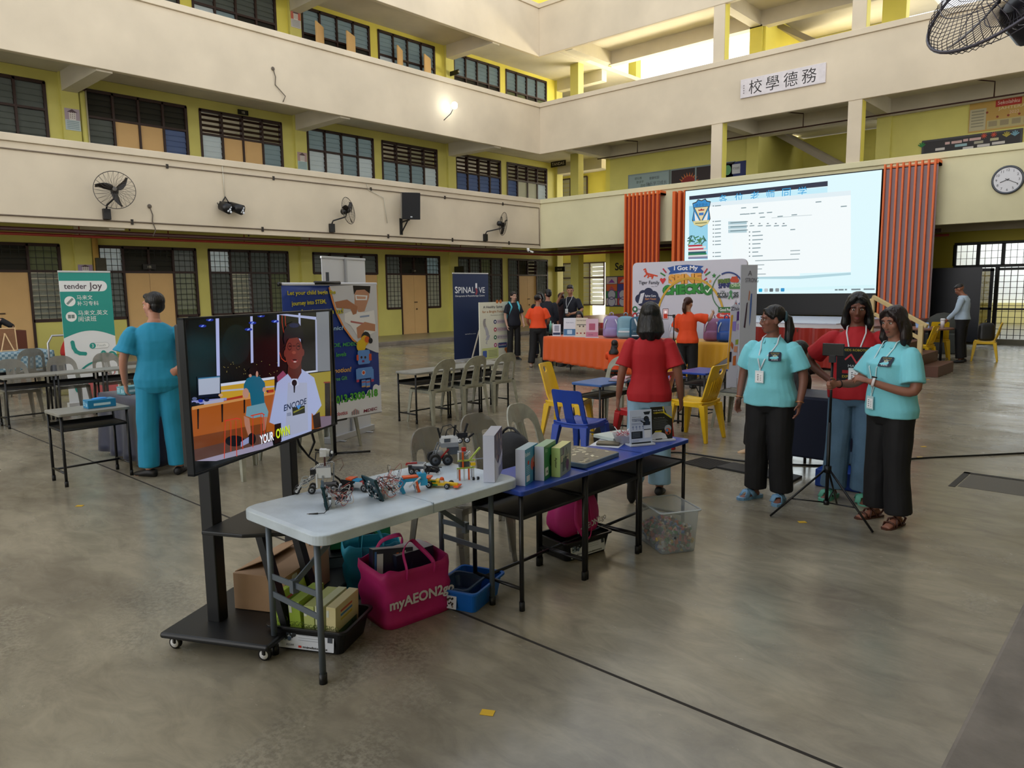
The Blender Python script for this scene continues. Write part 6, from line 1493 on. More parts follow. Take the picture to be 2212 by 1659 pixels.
# navy-covered treatment table next to the man in scrubs
nv = MB(M('#141c3a', r=.45, sheen=.2))
def nvf(u, v):
    x = -8.45+1.2*u
    k = min(1, v/.55)
    if v < .55: return (x+.0, 2.75-.03*(1-k)*(1+math.sin(u*22)), .06+.60*k)
    return (x, 2.75+.75*(v-.55)/.45, .665)
T_ = empty('treatment_table', (0, 0, 0), 0, 'navy covered treatment table beside the man in blue scrubs', 'table')
nv.grid(nvf, 40, 16)
def nvs(u, v): return (-7.25+.03*(1-v)*(1+math.sin(u*14)), 2.75+.75*u, .04+.625*v)
nv.grid(nvs, 20, 10)
def nvs2(u, v): return (-8.45, 2.75+.75*u, .10+.565*v)
nv.grid(nvs2, 8, 6); nv.build('cover', T_, solid=.006); MB(blackm).box(-8.4, -7.31, 2.8, 3.45, .56, .655).build('pad', T_)
for x in (-8.3, -7.4):
    for y in (2.88, 3.38): MB(blackp).cyl((x, y, 0), (x, y, .58), .02, n=8).build('leg', T_)
def carton_box(name, label, cat, loc, d, rz, m, paint=None, bevel=.002, group=None):
    t = empty(name, loc, rz, label, cat, group); MB(m).box(-d[0]/2, d[0]/2, -d[1]/2, d[1]/2, 0, d[2]).build('carton', t, bevel=bevel)
    if paint:
        q = MB(); paint(q, t, d); 
        if q.v: q.build('print', t)
    return t
def glove(q, t, d):
    q.T = Mx.Translation((0, -d[1]/2-.001, 0)); w = M('#bfe0ea', r=.5)
    for k in range(3): q.rect(-d[0]*.42, d[2]*(.7-.2*k), -d[0]*.1, d[2]*(.78-.2*k), w)
    q.rect(d[0]*.1, d[2]*.2, d[0]*.2, d[2]*.7, w); q.rect(d[0]*.28, d[2]*.25, d[0]*.36, d[2]*.6, w)
    q.T = Mx.Translation((d[0]/2+.001, 0, 0)) @ Euler((0, 0, R(90))).to_matrix().to_4x4(); q.rect(-d[1]*.3, d[2]*.3, d[1]*.3, d[2]*.6, w)
t = carton_box('glove_box', 'blue glove box on the single grey desk', 'box', (-7.40, 2.42, .661), (.13, .24, .075), 0, M('#1f7fae', r=.4), glove)
MB(M('#2f8fd8', r=.6)).ball((0, 0, .078), (.04, .07, .012)).build('glove', t)
carton_box('glove_box', 'pale teal glove box on the navy treatment table', 'box', (-8.05, 2.95, .672), (.14, .24, .08), .2, M('#5f9aa8', r=.4), glove)
tag(MB(blackm).tube([(-7.5, 3.2, .69), (-7.4, 3.25, .70), (-7.35, 3.35, .69), (-7.45, 3.42, .69), (-7.55, 3.35, .69)], .02, 8).build('black_strap'), 'black strap lying on the navy treatment table', 'strap')
# ================================================================== PEOPLE
def fuse(mb, name, parent, voxel, smooth=2, disp=0, ds=6.0, flat=False):
    """the builder's overlapping closed shapes become one continuous smooth surface"""
    me = bpy.data.meshes.new(name); me.from_pydata(mb.v, [], mb.f); me.update()
    bm = bmesh.new(); bm.from_mesh(me); bmesh.ops.recalc_face_normals(bm, faces=bm.faces); bm.to_mesh(me); bm.free()
    o = bpy.data.objects.new('tmp', me); sc2 = bpy.data.scenes.new('work'); sc2.collection.objects.link(o)
    q = o.modifiers.new('r', 'REMESH'); q.mode = 'VOXEL'; q.voxel_size = voxel; q.use_smooth_shade = True
    q = o.modifiers.new('s', 'SMOOTH'); q.factor = .5; q.iterations = smooth
    with bpy.context.temp_override(scene=sc2, view_layer=sc2.view_layers[0]):
        dg = bpy.context.evaluated_depsgraph_get()
        nm = bpy.data.meshes.new_from_object(o.evaluated_get(dg))
    bpy.data.objects.remove(o); bpy.data.meshes.remove(me); bpy.data.scenes.remove(sc2)
    nm.name = name; nm.materials.clear(); nm.materials.append(mb.mats[0])
    if disp:
        nr = [v.normal.copy() for v in nm.vertices]; cc = [v.co.copy() for v in nm.vertices]; out = []
        for c, vn in zip(cc, nr):
            n = noise.noise(V((c.x*ds, c.y*ds, c.z*ds*.55)))+.5*noise.noise(V((c.x*ds*2.3+7, c.y*ds*2.3, c.z*ds*1.1)))
            out += list(c+vn*(n*disp))
        nm.vertices.foreach_set('co', out)
    nm.polygons.foreach_set('use_smooth', [True]*len(nm.polygons)); nm.update()
    o = bpy.data.objects.new(name, nm); COL.objects.link(o); o.parent = parent
    return o
def ell(w, d, z, yc=0, xc=0, n=24, p=.85):
    return [V((xc+w*math.copysign(abs(math.cos(a))**p, math.cos(a)), yc+d*math.copysign(abs(math.sin(a))**p, math.sin(a)), z)) for a in [2*PI*k/n for k in range(n)]]
def smooth_path(pts, rad, n=6):
    """Catmull-Rom resample of a limb"""
    P = [V(p) for p in pts]; out = []; rr = []
    for i in range(len(P)-1):
        p0 = P[max(i-1, 0)]; p1 = P[i]; p2 = P[i+1]; p3 = P[min(i+2, len(P)-1)]
        for k in range(n):
            t = k/n; out.append(.5*((2*p1)+(-p0+p2)*t+(2*p0-5*p1+4*p2-p3)*t*t+(-p0+3*p1-3*p2+p3)*t**3)); rr.append(rad[i]+(rad[i+1]-rad[i])*t)
    out.append(P[-1]); rr.append(rad[-1]); return out, rr
def hand(mb, wr, d, palm, side, s=1.0, curl=.35, spread=1.0, curls=None):
    """wr wrist point, d direction of the fingers, palm the palm normal, side +1/-1 puts the thumb on that side of d x palm"""
    d = V(d).normalized(); n = (V(palm)-d*V(palm).dot(d)).normalized(); x = d.cross(n)*side; wr = V(wr)
    def ring(c, w, t): return [c+x*(w*math.cos(a))+n*(t*math.sin(a)) for a in [2*PI*k/12 for k in range(12)]]
    mb.loft([ring(wr-d*.02*s, .024*s, .019*s), ring(wr+d*.015*s, .027*s, .017*s), ring(wr+d*.045*s, .038*s, .016*s), ring(wr+d*.085*s, .040*s, .013*s), ring(wr+d*.098*s, .034*s, .010*s)])
    L = [.066, .074, .070, .056]
    for k in range(4):
        c_ = curls[k] if curls else curl*(1+.15*k)
        b = wr+d*(.088-.006*abs(k-1))*s+x*(.030-.0195*k)*s; dd = (d+x*(.10-.06*k)*spread).normalized(); p = b-dd*.012*s; pts = [p, b]; rr_ = [.0092*s, .0092*s]; a = 0
        for j, f in enumerate((.45, .30, .25)):
            a += c_*(.7, 1.0, .8)[j]; dir_ = dd*math.cos(a)+n*math.sin(a); b = b+dir_*L[k]*f*s; pts.append(b); rr_.append((.0085, .0078, .0062)[j]*s)
        mb.tube(pts, rr_, 8)
    b = wr+d*.022*s+x*.020*s; t1 = b+(d*.5+x*.75+n*.35).normalized()*.038*s; t2 = t1+(d*.85+x*.35+n*.4).normalized()*.030*s; t3 = t2+(d*.95+x*.1+n*.35).normalized()*.022*s
    mb.tube([b-x*.01*s, b, t1, t2, t3], [.012*s, .0125*s, .0105*s, .009*s, .007*s], 8)
def person(loc, face, h, label, skin, shirt, pants, hair, pose=None, sleeve=.75, sleeve_r=(.066, .076), fat=1.0, bust=0, vox=.007, pants_r=(.092, .075, .085),
           head=(0, 0, 0), shoes='#16161a', shoe_kind='shoe', lean=0, hem=.86, female=True, hairc='#0d0b0d', collar=None, seated=False, torso_d=1.0, pants_len=.07, hand_curl=.35, glasses=None, name='person', earring=False, hands=None):
    k = h/1.70; ps = pose or {}
    t = empty('person', (loc[0], loc[1], 0), fac(*face), label, 'person')
    sw = (.165 if female else .190)*(1+.35*(fat-1)); hw = (.092 if female else .088)
    J = dict(hL=(-hw, 0, .90), hR=(hw, 0, .90), kL=(-hw-.01, .012, .49), kR=(hw+.01, .012, .49), aL=(-hw-.015, -.025, .075), aR=(hw+.015, -.025, .075),
             sL=(-sw+.004, -.005, 1.362), sR=(sw-.004, -.005, 1.362), eL=(-sw-.055, -.03, 1.12), eR=(sw+.055, -.03, 1.12), wL=(-sw-.065, .04, .88), wR=(sw+.065, .04, .88),
             pel=(0, 0, .93), nk=(0, -.005, 1.45), hd=(0, .02, 1.60))
    J.update(ps); J = {a: V(b)*k if isinstance(b, tuple) and len(b) == 3 else b for a, b in J.items()}
    Lm = Mx.Identity(4)
    if lean: Lm = Mx.Translation(V((0, 0, .95*k))) @ Euler((R(-lean), 0, 0)).to_matrix().to_4x4() @ Mx.Translation(V((0, 0, -.95*k)))
    pz = J['pel']-V((0, 0, .93*k))
    def up(v): return Lm @ (V(v)+pz)
    for q in ('sL', 'sR', 'nk', 'hd'): J[q] = up(J[q])
    f = fat
    secs = [(.80, .115*f, .085*f, 0), (.86, .160*f, .110*f, 0), (.93, .170*f, .115*f, 0), (1.02, .150*f, .105*f*torso_d, .005), (1.10, .135*f, .100*f*torso_d, .008), (1.20, .143*f, .106*f+bust*.4, .008+bust*.3), (1.28, .152*(.5+.5*f), .108*(.5+.5*f)+bust, .005+bust*.6),
            (1.34, sw-.022, .094, 0), (1.385, sw-.045, .078, -.003), (1.42, sw-.085, .062, -.006), (1.445, .070, .054, -.008), (1.47, .058, .052, -.008)]
    def torso(mb, off, z0, z1, wide=0):
        rg = []
        for z, w, d, yc in secs:
            if z0-.001 <= z <= z1: 
                g = ell((w+off+wide*(1.3-z))*k, (d+off+wide*.6*(1.3-z))*k, z*k, yc*k); rg.append([up(v) for v in g])
        mb.loft(rg); return rg
    sk = M(skin, r=.5, var=.04, vs_=20)
    b = MB(sk); torso(b, -.004, .80, 1.5)
    b.tube([J['nk']-V((0, 0, .03*k)), J['nk']+V((0, .004, .03))*k, J['hd']-V((0, .015, .06))*k], [.056*k, .050*k, .050*k], 16)
    # head
    HM = Mx.Translation(J['hd']) @ Euler((R(head[1]), R(head[2]), R(head[0])), 'YXZ').to_matrix().to_4x4() if False else Mx.Translation(J['hd']) @ Mx.Rotation(R(head[0]), 4, 'Z') @ Mx.Rotation(R(-head[1]), 4, 'X') @ Mx.Rotation(R(head[2]), 4, 'Y')
    hk = k*1.0; b.T = HM @ Mx.Scale(hk, 4)
    b.ball((0, -.012, .035), (.073, .090, .080), nu=20, nv=14); b.ball((0, .020, -.022), (.060, .066, .090), nu=20, nv=14); b.ball((0, .046, -.088), (.032, .036, .026)); b.ball((0, .012, -.075), (.052, .052, .040))
    for sx in (-1, 1):
        b.ball((sx*.036, .052, -.022), (.026, .026, .028)); b.ball((sx*.076, -.008, -.008), (.010, .022, .032), rot=(R(-12), 0, R(sx*18))); b.tube([(sx*.050, .066, .026), (sx*.02, .082, .030)], .011, 8)
        b.ball((sx*.010, .090, -.036), (.010, .012, .009))
    b.tube([(0, .080, .022), (0, .092, .0), (0, .102, -.030)], [.008, .010, .013], 8); b.tube([(-.02, .076, -.058), (0, .083, -.056), (.02, .076, -.058)], [.006, .009, .006], 8); b.tube([(-.018, .074, -.068), (0, .082, -.070), (.018, .074, -.068)], [.007, .009, .007], 8)
    b.T = Mx.Identity(4)
    HD = hands or {}
    for s_, sg in (('L', -1), ('R', 1)):
        S, E, Wr = J['s'+s_], J['e'+s_], J['w'+s_]
        pts, rr_ = smooth_path([S, E, Wr], [.050*k*(.6+.4*f), .038*k*(.7+.3*f), .025*k*(.9+.1*f)], 7)
        b.tube(pts, rr_, 12); b.ball(S, .048*k); b.ball(E, .036*k*(.7+.3*f))
        fd = (Wr-E).normalized()
        hp = HD.get(s_, {})
        hand(b, Wr, hp.get('d', fd+V((0, .12, -.1))), hp.get('n', V((-sg, .35, 0))), hp.get('side', sg), k*.98, hp.get('curl', hand_curl), 1.0, hp.get('curls'))
        H, K, A = J['h'+s_], J['k'+s_], J['a'+s_]
        pts, rr_ = smooth_path([H, K, A], [.080*k*f, .052*k*(.6+.4*f), .036*k], 7); b.tube(pts, rr_, 12)
        tdir = J.get('t'+s_, V((sg*.02, .15, -.02))*1.0); tdir = V(tdir).normalized()
        hl = A-tdir*.035*k-V((0, 0, .035*k)); b.tube([hl, A+V((0, 0, -.03*k))+tdir*.02*k, A+tdir*.11*k-V((0, 0, .052*k)), A+tdir*.165*k-V((0, 0, .060*k))], [(.026*k, .026*k), (.032*k, .034*k), (.022*k, .038*k), (.012*k, .034*k)], 12)
    body = fuse(b, 'body', t, vox*.85, 2)
    # face details
    if head[0] is not None:
        e = MB(M('#e8e2da', r=.3)); e.T = HM @ Mx.Scale(hk, 4)
        ir = MB(M('#120c0a', r=.2)); ir.T = e.T; br = MB(M(hairc, r=.7)); br.T = e.T; lp = MB(M('#7d3f3c' if skin < '#a' else '#a8605a', r=.45)); lp.T = e.T
        for sx in (-1, 1):
            e.ball((sx*.030, .0745, .006), (.0125, .0085, .0065)); ir.ball((sx*.030, .0800, .0045), (.0058, .0040, .0058))
            br.tube([(sx*.014, .0915, .026), (sx*.030, .0905, .031), (sx*.047, .079, .026)], [.0025, .0033, .0018], 6)
            ir.tube([(sx*.018, .0825, .0085), (sx*.030, .0860, .0125), (sx*.042, .0790, .0090)], [.0012, .0018, .0012], 5)
        lp.tube([(-.021, .0800, -.0615), (-.007, .0895, -.058), (0, .0900, -.0595), (.007, .0895, -.058), (.021, .0800, -.0615)], [.0016, .0042, .0036, .0042, .0016], 6); lp.tube([(-.019, .0790, -.064), (0, .0895, -.069), (.019, .0790, -.064)], [.0016, .0055, .0016], 6)
        e.build('eyes', t); ir.build('irises', t); br.build('eyebrows', t); lp.build('lips', t)
        if glasses:
            g = MB(M(glasses, r=.3, metal=.3)); g.T = e.T
            for sx in (-1, 1):
                g.tube([(sx*.031+.022*math.cos(R(a)), .096-.004*abs(math.cos(R(a))), .004+.016*math.sin(R(a))) for a in range(0, 360, 24)], .0013, 5, closed=True); g.tube([(sx*.052, .092, .008), (sx*.074, .06, .012), (sx*.079, -.005, .006)], .0013, 5)
            g.tube([(-.009, .098, .006), (.009, .098, .006)], .0013, 5); g.build('glasses', t)
    # hair
    hm = M(hairc, r=.38, bump=.5, bs=70, stretch=(1, 1, .12), var=.2, vs_=30)
    hb = MB(hm); hb.T = HM @ Mx.Scale(hk, 4)
    def cap(rx=.082, ry=.098, rz=.088, y=-.020, z=.045, front=True):
        hb.ball((0, y, z), (rx, ry, rz), nu=22, nv=14)
    if hair == 'short':
        cap(.080, .092, .084, -.022, .048); hb.ball((0, -.045, .0), (.074, .060, .070)); hb.ball((0, .045, .085), (.062, .045, .030))
    elif hair == 'crew':
        cap(.077, .090, .074, -.018, .052); hb.ball((0, .05, .085), (.055, .035, .022))
    elif hair == 'long':
        cap(.087, .098, .090, -.020, .042)
        for x, y0, y1, z1, r_ in ((0, -.07, -.085, -.21, .062), (-.052, -.05, -.06, -.21, .050), (.052, -.05, -.06, -.21, .050), (-.078, -.02, -.03, -.17, .032), (.078, -.02, -.03, -.17, .032)): hb.tube([(x*.8, y0*.5, .04), (x*1.05, y0, -.06), (x*1.15, y1, -.14), (x, y1+.01, z1)], [r_*.9, r_, r_*1.05, r_*.55], 12)
    elif hair == 'side':     # shoulder length, loose, parted
        cap(.085, .096, .088, -.020, .042)
        for x, y0, y1, z1, r_ in ((0, -.075, -.075, -.18, .06), (-.06, -.05, -.03, -.21, .048), (.06, -.05, -.03, -.22, .048), (-.078, .0, .02, -.20, .030), (.078, .0, .02, -.19, .030)): hb.tube([(x*.8, y0*.4, .05), (x*1.1, y0*.8, -.05), (x*1.2, y1*.9, -.13), (x*1.0, y1, z1)], [r_*.85, r_, r_*1.05, r_*.45], 12)
        for sx in (-1, 1): hb.tube([(sx*.01, .066, .108), (sx*.05, .058, .07), (sx*.075, .035, .01), (sx*.078, .02, -.06)], [.014, .022, .022, .02], 10)
    elif hair in ('bun', 'pony', 'tied'):
        cap(.080, .094, .084, -.020, .046)
        for sx in (-1, 1): hb.tube([(sx*.01, .062, .100), (sx*.055, .045, .055), (sx*.073, .0, .02)], [.012, .018, .02], 8)
        if hair == 'bun': hb.ball((0, -.10, .06), (.045, .04, .045))
        else:
            L_ = -.28 if hair == 'tied' else -.20; hb.tube([(0, -.09, .03), (0, -.135, .0), (0, -.145, -.10), (0, -.12, L_*.8), (0, -.10, L_)], [.028, .036, .042, .036, .012], 12)
    elif hair == 'hijab':
        hb.ball((0, -.016, .035), (.090, .103, .094), nu=22, nv=14); hb.tube([(0, -.03, -.05), (0, -.02, -.12), (0, -.01, -.20), (0, -.005, -.27)], [(.082, .078), (.088, .092), (.13, .15), (.12, .17)], 18)
        for sx in (-1, 1): hb.tube([(sx*.05, .060, .07), (sx*.070, .052, .0), (sx*.058, .050, -.07), (sx*.02, .055, -.125)], .020, 10)
        hb.tube([(-.05, .062, .088), (0, .078, .100), (.05, .062, .088)], .016, 8)
    hb.T = Mx.Identity(4)
    ho = fuse(hb, 'headscarf' if hair == 'hijab' else 'hair', t, vox*.9, 3, .0025 if hair != 'hijab' else .002, 30)
    if hair == 'tied':
        q = MB(M('#3a5560', r=.6)); q.T = HM @ Mx.Scale(hk, 4); q.tube([(.03*math.cos(R(a)), -.110, .02+.035*math.sin(R(a))) for a in range(0, 360, 30)], .014, 8, closed=True); q.build('hair_tie', t)
    # top
    c = MB(shirt); torso(c, .012, hem-.005, 1.45, .035 if female else .03)
    for s_, sg in (('L', -1), ('R', 1)):
        S, E, Wr = J['s'+s_], J['e'+s_], J['w'+s_]; c.ball(S, .055*k*(.7+.3*f))
        if sleeve <= 1: c.tube([S+(S-E).normalized()*.0, S.lerp(E, sleeve*.3), S.lerp(E, sleeve*.7), S.lerp(E, sleeve)], [.062*(.55+.45*f)*k, sleeve_r[0]*.95*k, sleeve_r[0]*k, sleeve_r[1]*k], 14)
        else:
            pts, rr_ = smooth_path([S, E, E.lerp(Wr, sleeve-1)], [sleeve_r[0]*k, .052*k, .042*k], 7); c.tube(pts, rr_, 14)
    c.tube([J['nk']-V((0, 0, .05*k)), J['nk']+V((0, 0, .0))], [.085*k, .064*k], 16)
    top = fuse(c, 'shirt', t, vox, 3, .006, 9)
    if collar:
        q = MB(shirt); N0 = J['nk']
        for sg in (-1, 1):
            pts = [N0+V((sg*.0, -.062, .028))*k, N0+V((sg*.055, -.03, .022))*k, N0+V((sg*.062, .03, .0))*k, N0+V((sg*.03, .075, -.03))*k]
            vs_ = []
            for p in pts: o_ = V((p.x-N0.x, p.y-N0.y, 0)).normalized(); vs_ += [p, p+o_*.028*k-V((0, 0, .036*k))]
            q.add(vs_, [(2*i, 2*i+1, 2*i+3, 2*i+2) for i in range(3)], None, True)
        q.build('collar', t, solid=.006*k, sub=1)
    # trousers
    c = MB(pants)
    rg = []
    for z, w, d, yc in secs[:4]: rg.append([Lm @ (v+pz) if z > .95 else v+pz for v in ell((w+.006)*k, (d+.006)*k, z*k, yc*k)])
    c.loft(rg)
    for s_, sg in (('L', -1), ('R', 1)):
        H, K, A = J['h'+s_], J['k'+s_], J['a'+s_]; A2 = K.lerp(A, 1-pants_len*.9)
        pts, rr_ = smooth_path([H+V((0, 0, .02)), K, A2], [pants_r[0]*k*f, pants_r[1]*k, pants_r[2]*k], 8); c.tube(pts, rr_, 16)
    fuse(c, 'trousers', t, vox, 3, .006, 8)
    # footwear
    sm = M(shoes, r=.5)
    for s_, sg in (('L', -1), ('R', 1)):
        A = J['a'+s_]; tdir = V(J.get('t'+s_, V((sg*.02, .15, -.02)))).normalized(); sx_ = tdir.cross(V((0, 0, 1))).normalized(); upv = sx_.cross(tdir)
        def pt(a, w, z): return A+tdir*a*k+sx_*w*k+upv*(z-.075)*k
        q = MB(sm)
        if shoe_kind == 'shoe':
            q.loft([[pt(a, w*math.cos(u), zc+zr*math.sin(u)) for u in [2*PI*i/14 for i in range(14)]] for a, w, zc, zr in ((-.075, .018, .03, .022), (-.065, .034, .04, .036), (.0, .038, .045, .044), (.08, .044, .034, .032), (.15, .040, .026, .024), (.19, .018, .022, .016))])
            q.build('shoe', t)
        else:
            ol = [(-.07, .026), (-.03, .034), (.04, .034), (.10, .046), (.16, .042), (.192, .018)]
            pl = [pt(a, w, 0) for a, w in ol]+[pt(a, -w, 0) for a, w in reversed(ol)]; n_ = len(pl); th = .028 if shoe_kind == 'slide' else .014
            q.add(pl+[v+upv*th*k for v in pl], [tuple(range(n_)), tuple(range(2*n_-1, n_-1, -1))]+[(i, (i+1) % n_, n_+(i+1) % n_, n_+i) for i in range(n_)])
            def strap(a0, a1, h_, w_=.03):
                q.tube([pt(a0, .044, th), pt(a0*.7+a1*.3, .036, h_*.85), pt((a0+a1)/2, 0, h_), pt(a0*.3+a1*.7, -.036, h_*.85), pt(a1, -.044, th)], [(.006*k, w_*k/2)]*5, 8)
            if shoe_kind == 'slide': strap(.03, .13, .082, .05); strap(.13, .03, .080, .05)
            else: strap(.12, .12, .055, .022); strap(.02, .09, .078, .018); strap(.09, .02, .078, .018); q.tube([pt(-.0, .04, .02), pt(-.05, .034, .06), pt(-.08, 0, .062), pt(-.05, -.034, .06), pt(0, -.04, .02)], [(.003, .009)]*5, 6)
            q.build('sandal', t)
    return t, J, HM, k
# ---- fabrics
scrub = M('#1488ae', r=.7, bump=.25, bs=9, sheen=.1); cyan = M('#7ccfdc', r=.75, bump=.2, bs=300, sheen=.1); red = M('#a8141e', r=.75, bump=.2, bs=10); blackf = M('#0e0d10', r=.75, bump=.2, bs=12); jeans = M('#55738c', r=.8, var=.2, vs_=7, bump=.2, bs=250); jeans2 = M('#8fb2cc', r=.8, var=.12, vs_=6, bump=.2, bs=250)
orange_f = M('#dc4614', r=.7, bump=.2, bs=10); navyf = M('#10131f', r=.8); white_s = M('#a9bccf', r=.7, bump=.2, bs=10)
from mathutils.bvhtree import BVHTree
def onto(t, x, z, k, off=.004):
    """front surface of the person's shirt at (x, z), in the person's own axes"""
    o = [c for c in t.children if c.name.startswith('shirt') and 'badge' not in c.name][0]
    if o.name not in _bv: me = o.data; _bv[o.name] = BVHTree.FromPolygons([v.co.copy() for v in me.vertices], [tuple(p.vertices) for p in me.polygons])
    h = _bv[o.name].ray_cast(V((x*k, 1, z*k)), V((0, -1, 0)))
    return V((x*k, (h[0].y if h[0] else .1*k)+off, z*k))
_bv = {}
def decal_T(t, x, z, k, off=.004):
    a = onto(t, x, z+.035, k, off); b = onto(t, x, z-.035, k, off); l = onto(t, x-.035, z, k, off); r_ = onto(t, x+.035, z, k, off)
    up_ = (a-b).normalized(); rt = (l-r_).normalized(); n = rt.cross(up_).normalized(); up_ = n.cross(rt)*1; c = (a+b+l+r_)/4+V((0, .002, 0))
    up_ = up_.normalized(); n = rt.cross(up_)
    return Mx(((rt.x, -n.x, up_.x, c.x), (rt.y, -n.y, up_.y, c.y), (rt.z, -n.z, up_.z, c.z), (0, 0, 0, 1)))
def lanyard(t, J, k, card_z=1.10, x=0, col='#c8d4dc', cardc='#dfe6ea', yo=.15, lines=(), zt=1.40, spread=.075):
    q = MB(M(col, r=.6)); zc_ = card_z+.06
    for sg in (-1, 1):
        pts = [V((sg*spread*.80, -.02, zt+.07))*k, V((sg*spread*.92, .045, zt+.045))*k]
        for f_ in (0, .2, .4, .6, .8, 1): pts.append(onto(t, sg*spread*(1-f_)*.95+x*f_, zt+(zc_-zt)*f_, k, .005))
        q.tube(pts, [(.002, .006)]*len(pts), 6)
    yo = (onto(t, x, card_z, k).y+.003)/k; q.box((x-.006)*k, (x+.006)*k, yo*k-.002, yo*k+.004, (card_z+.05)*k, (card_z+.075)*k)
    o = q.build('lanyard', t)
    q = MB(M(cardc, r=.25)); q.cbox(V((x, yo+.012, card_z))*k, (.075*k, .003, .105*k)); c = q.build('badge', t, bevel=.002)
    p = MB(M('#3a3f44', r=.5)); p.T = Mx.Translation(V((x, yo+.012, card_z))*k) @ Mx.Rotation(PI, 4, 'Z'); p.rect(-.030*k, -.042*k, .030*k, .034*k, M('#f0f2f4', r=.5), .0022)
    for i in range(4): p.rect(-.004-.012, -.03*k+.014*i, -.004, -.024*k+.014*i, p.m, .0028); p.rect(.008, -.03*k+.012*i, .016, -.026*k+.012*i, p.m, .0028)
    p.build('print', c); return o
def chest_badge(t, k, x, y, z, rz, label=True):
    q = MB(M('#101d33', r=.6)); q.T = decal_T(t, x, z, k); q.rrect(-.046, -.043, .046, .043, .012, q.m, .001)
    q.text('ROBOTICS', 0, .030, .008, M('#c9b45a'), .002, w=.06); q.disc(0, .004, .015, M('#a8b0b8'), .002, 12); q.P2([(-.03, .02), (0, .0), (.03, .02), (0, .012)], M('#8a8f60'), .002); q.text('KIDS', 0, -.030, .010, M('#d8dde2'), .002, w=.045); q.build('shirt_badge', t)
def wband(t, a, b, r, col, nm, f=.96):
    a, b = V(a), V(b); c = a.lerp(b, f); d = (b-a).normalized(); u = d.orthogonal().normalized(); w = d.cross(u)
    MB(M(col, r=.3, metal=.6)).tube([c+u*r*math.cos(R(q))+w*r*math.sin(R(q)) for q in range(0, 360, 24)], .0035, 6, closed=True).build(nm, t)

# 1 man in scrubs, back to the camera
t, J, HM, k = person((-6.98, 2.80), (-.90, .43), 1.69, 'person in bright blue scrubs seen from behind, one hand on the hip', '#b98570', scrub, scrub, 'short', female=False, fat=1.12,
    pose=dict(eL=(-.275, -.03, 1.12), wL=(-.285, .07, .885), eR=(.38, -.10, 1.17), wR=(.17, -.10, 1.02), aL=(-.135, .02, .07), kL=(-.12, .02, .49), aR=(.12, .03, .07), tL=(-.55, .5, -.02), tR=(.25, .9, -.02)),
    head=(52, 0, 0), sleeve=.78, sleeve_r=(.085, .115), pants_r=(.105, .095, .092), hem=.80, vox=.008, shoes='#101013', hands={'R': dict(d=(-.6, -.1, -.5), n=(0, 1, 0), side=1)})
# 2 walker in red, back to the camera
t, J, HM, k = person((-3.16, 5.12), (-.50, .86), 1.56, 'person in red shirt and pale jeans walking away, dark shoulder length hair', '#8a5a48', red, jeans2, 'long',
    pose=dict(eL=(-.235, -.03, 1.12), wL=(-.27, .03, .88), eR=(.245, -.04, 1.12), wR=(.275, .05, .875), kR=(.10, .06, .49), aR=(.10, .03, .07), kL=(-.10, .03, .50), aL=(-.13, -.30, .20), tL=(-.02, .35, -.85)),
    head=(6, 4, 0), sleeve=.82, sleeve_r=(.070, .080), pants_r=(.105, .092, .105), fat=1.02, hem=.84, vox=.008, shoes='#0e0e10', hand_curl=.25)
# 3 first woman in cyan
t, J, HM, k = person((-2.35, 5.60), (.02, -1), 1.53, 'person with glasses in cyan polo and black trousers, badge on a lanyard, looking aside', '#7d5142', cyan, blackf, 'tied', fat=1.24, bust=.030, torso_d=1.18,
    pose=dict(eL=(-.262, -.03, 1.13), wL=(-.265, .04, .90), eR=(.262, -.03, 1.13), wR=(.27, .04, .90), aL=(-.115, -.02, .075), aR=(.115, 0, .075), tR=(.45, .9, -.02), tL=(-.1, 1, -.02)),
    head=(-52, 4, 0), sleeve=.80, sleeve_r=(.082, .084), pants_r=(.105, .10, .100), hem=.82, vox=.0075, shoes='#6f97b8', shoe_kind='slide', collar=True, glasses='#4a4644', hand_curl=.35)
lanyard(t, J, k, 1.12, .03, yo=.195); chest_badge(t, k, -.085, .176, 1.295, .15)
for a in 'LR': wband(t, J['e'+a], J['w'+a], .029, '#c98a5a', 'bracelet')
# 4 girl in red with jeans
t, J, HM, k = person((-1.86, 6.02), (.22, -.97), 1.62, 'person in red printed shirt and blue jeans, hands on the hips, badge on a lanyard', '#6b4234', red, jeans, 'side',
    pose=dict(eL=(-.36, -.09, 1.16), wL=(-.17, .03, .99), eR=(.36, -.09, 1.16), wR=(.17, .03, .99), aL=(-.10, -.02, .075), aR=(.13, .0, .075), tR=(.35, .9, -.02)),
    head=(4, 14, 0), sleeve=.80, sleeve_r=(.078, .088), pants_r=(.10, .095, .105), fat=1.08, bust=.015, hem=.84, vox=.008, shoes='#5fa890', shoe_kind='slide',
    hands={'R': dict(d=(-.5, .5, -.6), n=(0, -1, 0), side=-1), 'L': dict(d=(.5, .5, -.6), n=(0, -1, 0), side=1)})
lanyard(t, J, k, 1.07, 0, '#c9cdd2', yo=.165)
q = MB(M('#14151c', r=.7)); q.T = decal_T(t, 0, 1.14, k, .010); q.rrect(-.12, -.13, .12, .15, .02, q.m, .002); q.text('KIDS ROBOTICS', .02, .125, .018, M('#c9b03a'), .003, w=.18); q.line2([(-.06, .05), (-.02, .09), (.02, .02), (.06, .08)], .012, M('#c8404a'), .003); q.text('MARS', 0, .0, .02, M('#c9ccd2'), .003, w=.08); q.rect(-.08, -.06, .05, -.035, M('#a01a22'), .003); q.text('EXPLORE', -.03, -.085, .02, M('#c9b03a'), .003, w=.1); q.text('WORLD 2025', .02, -.115, .014, M('#c9ccd2'), .003, w=.1); q.build('shirt_print', t)
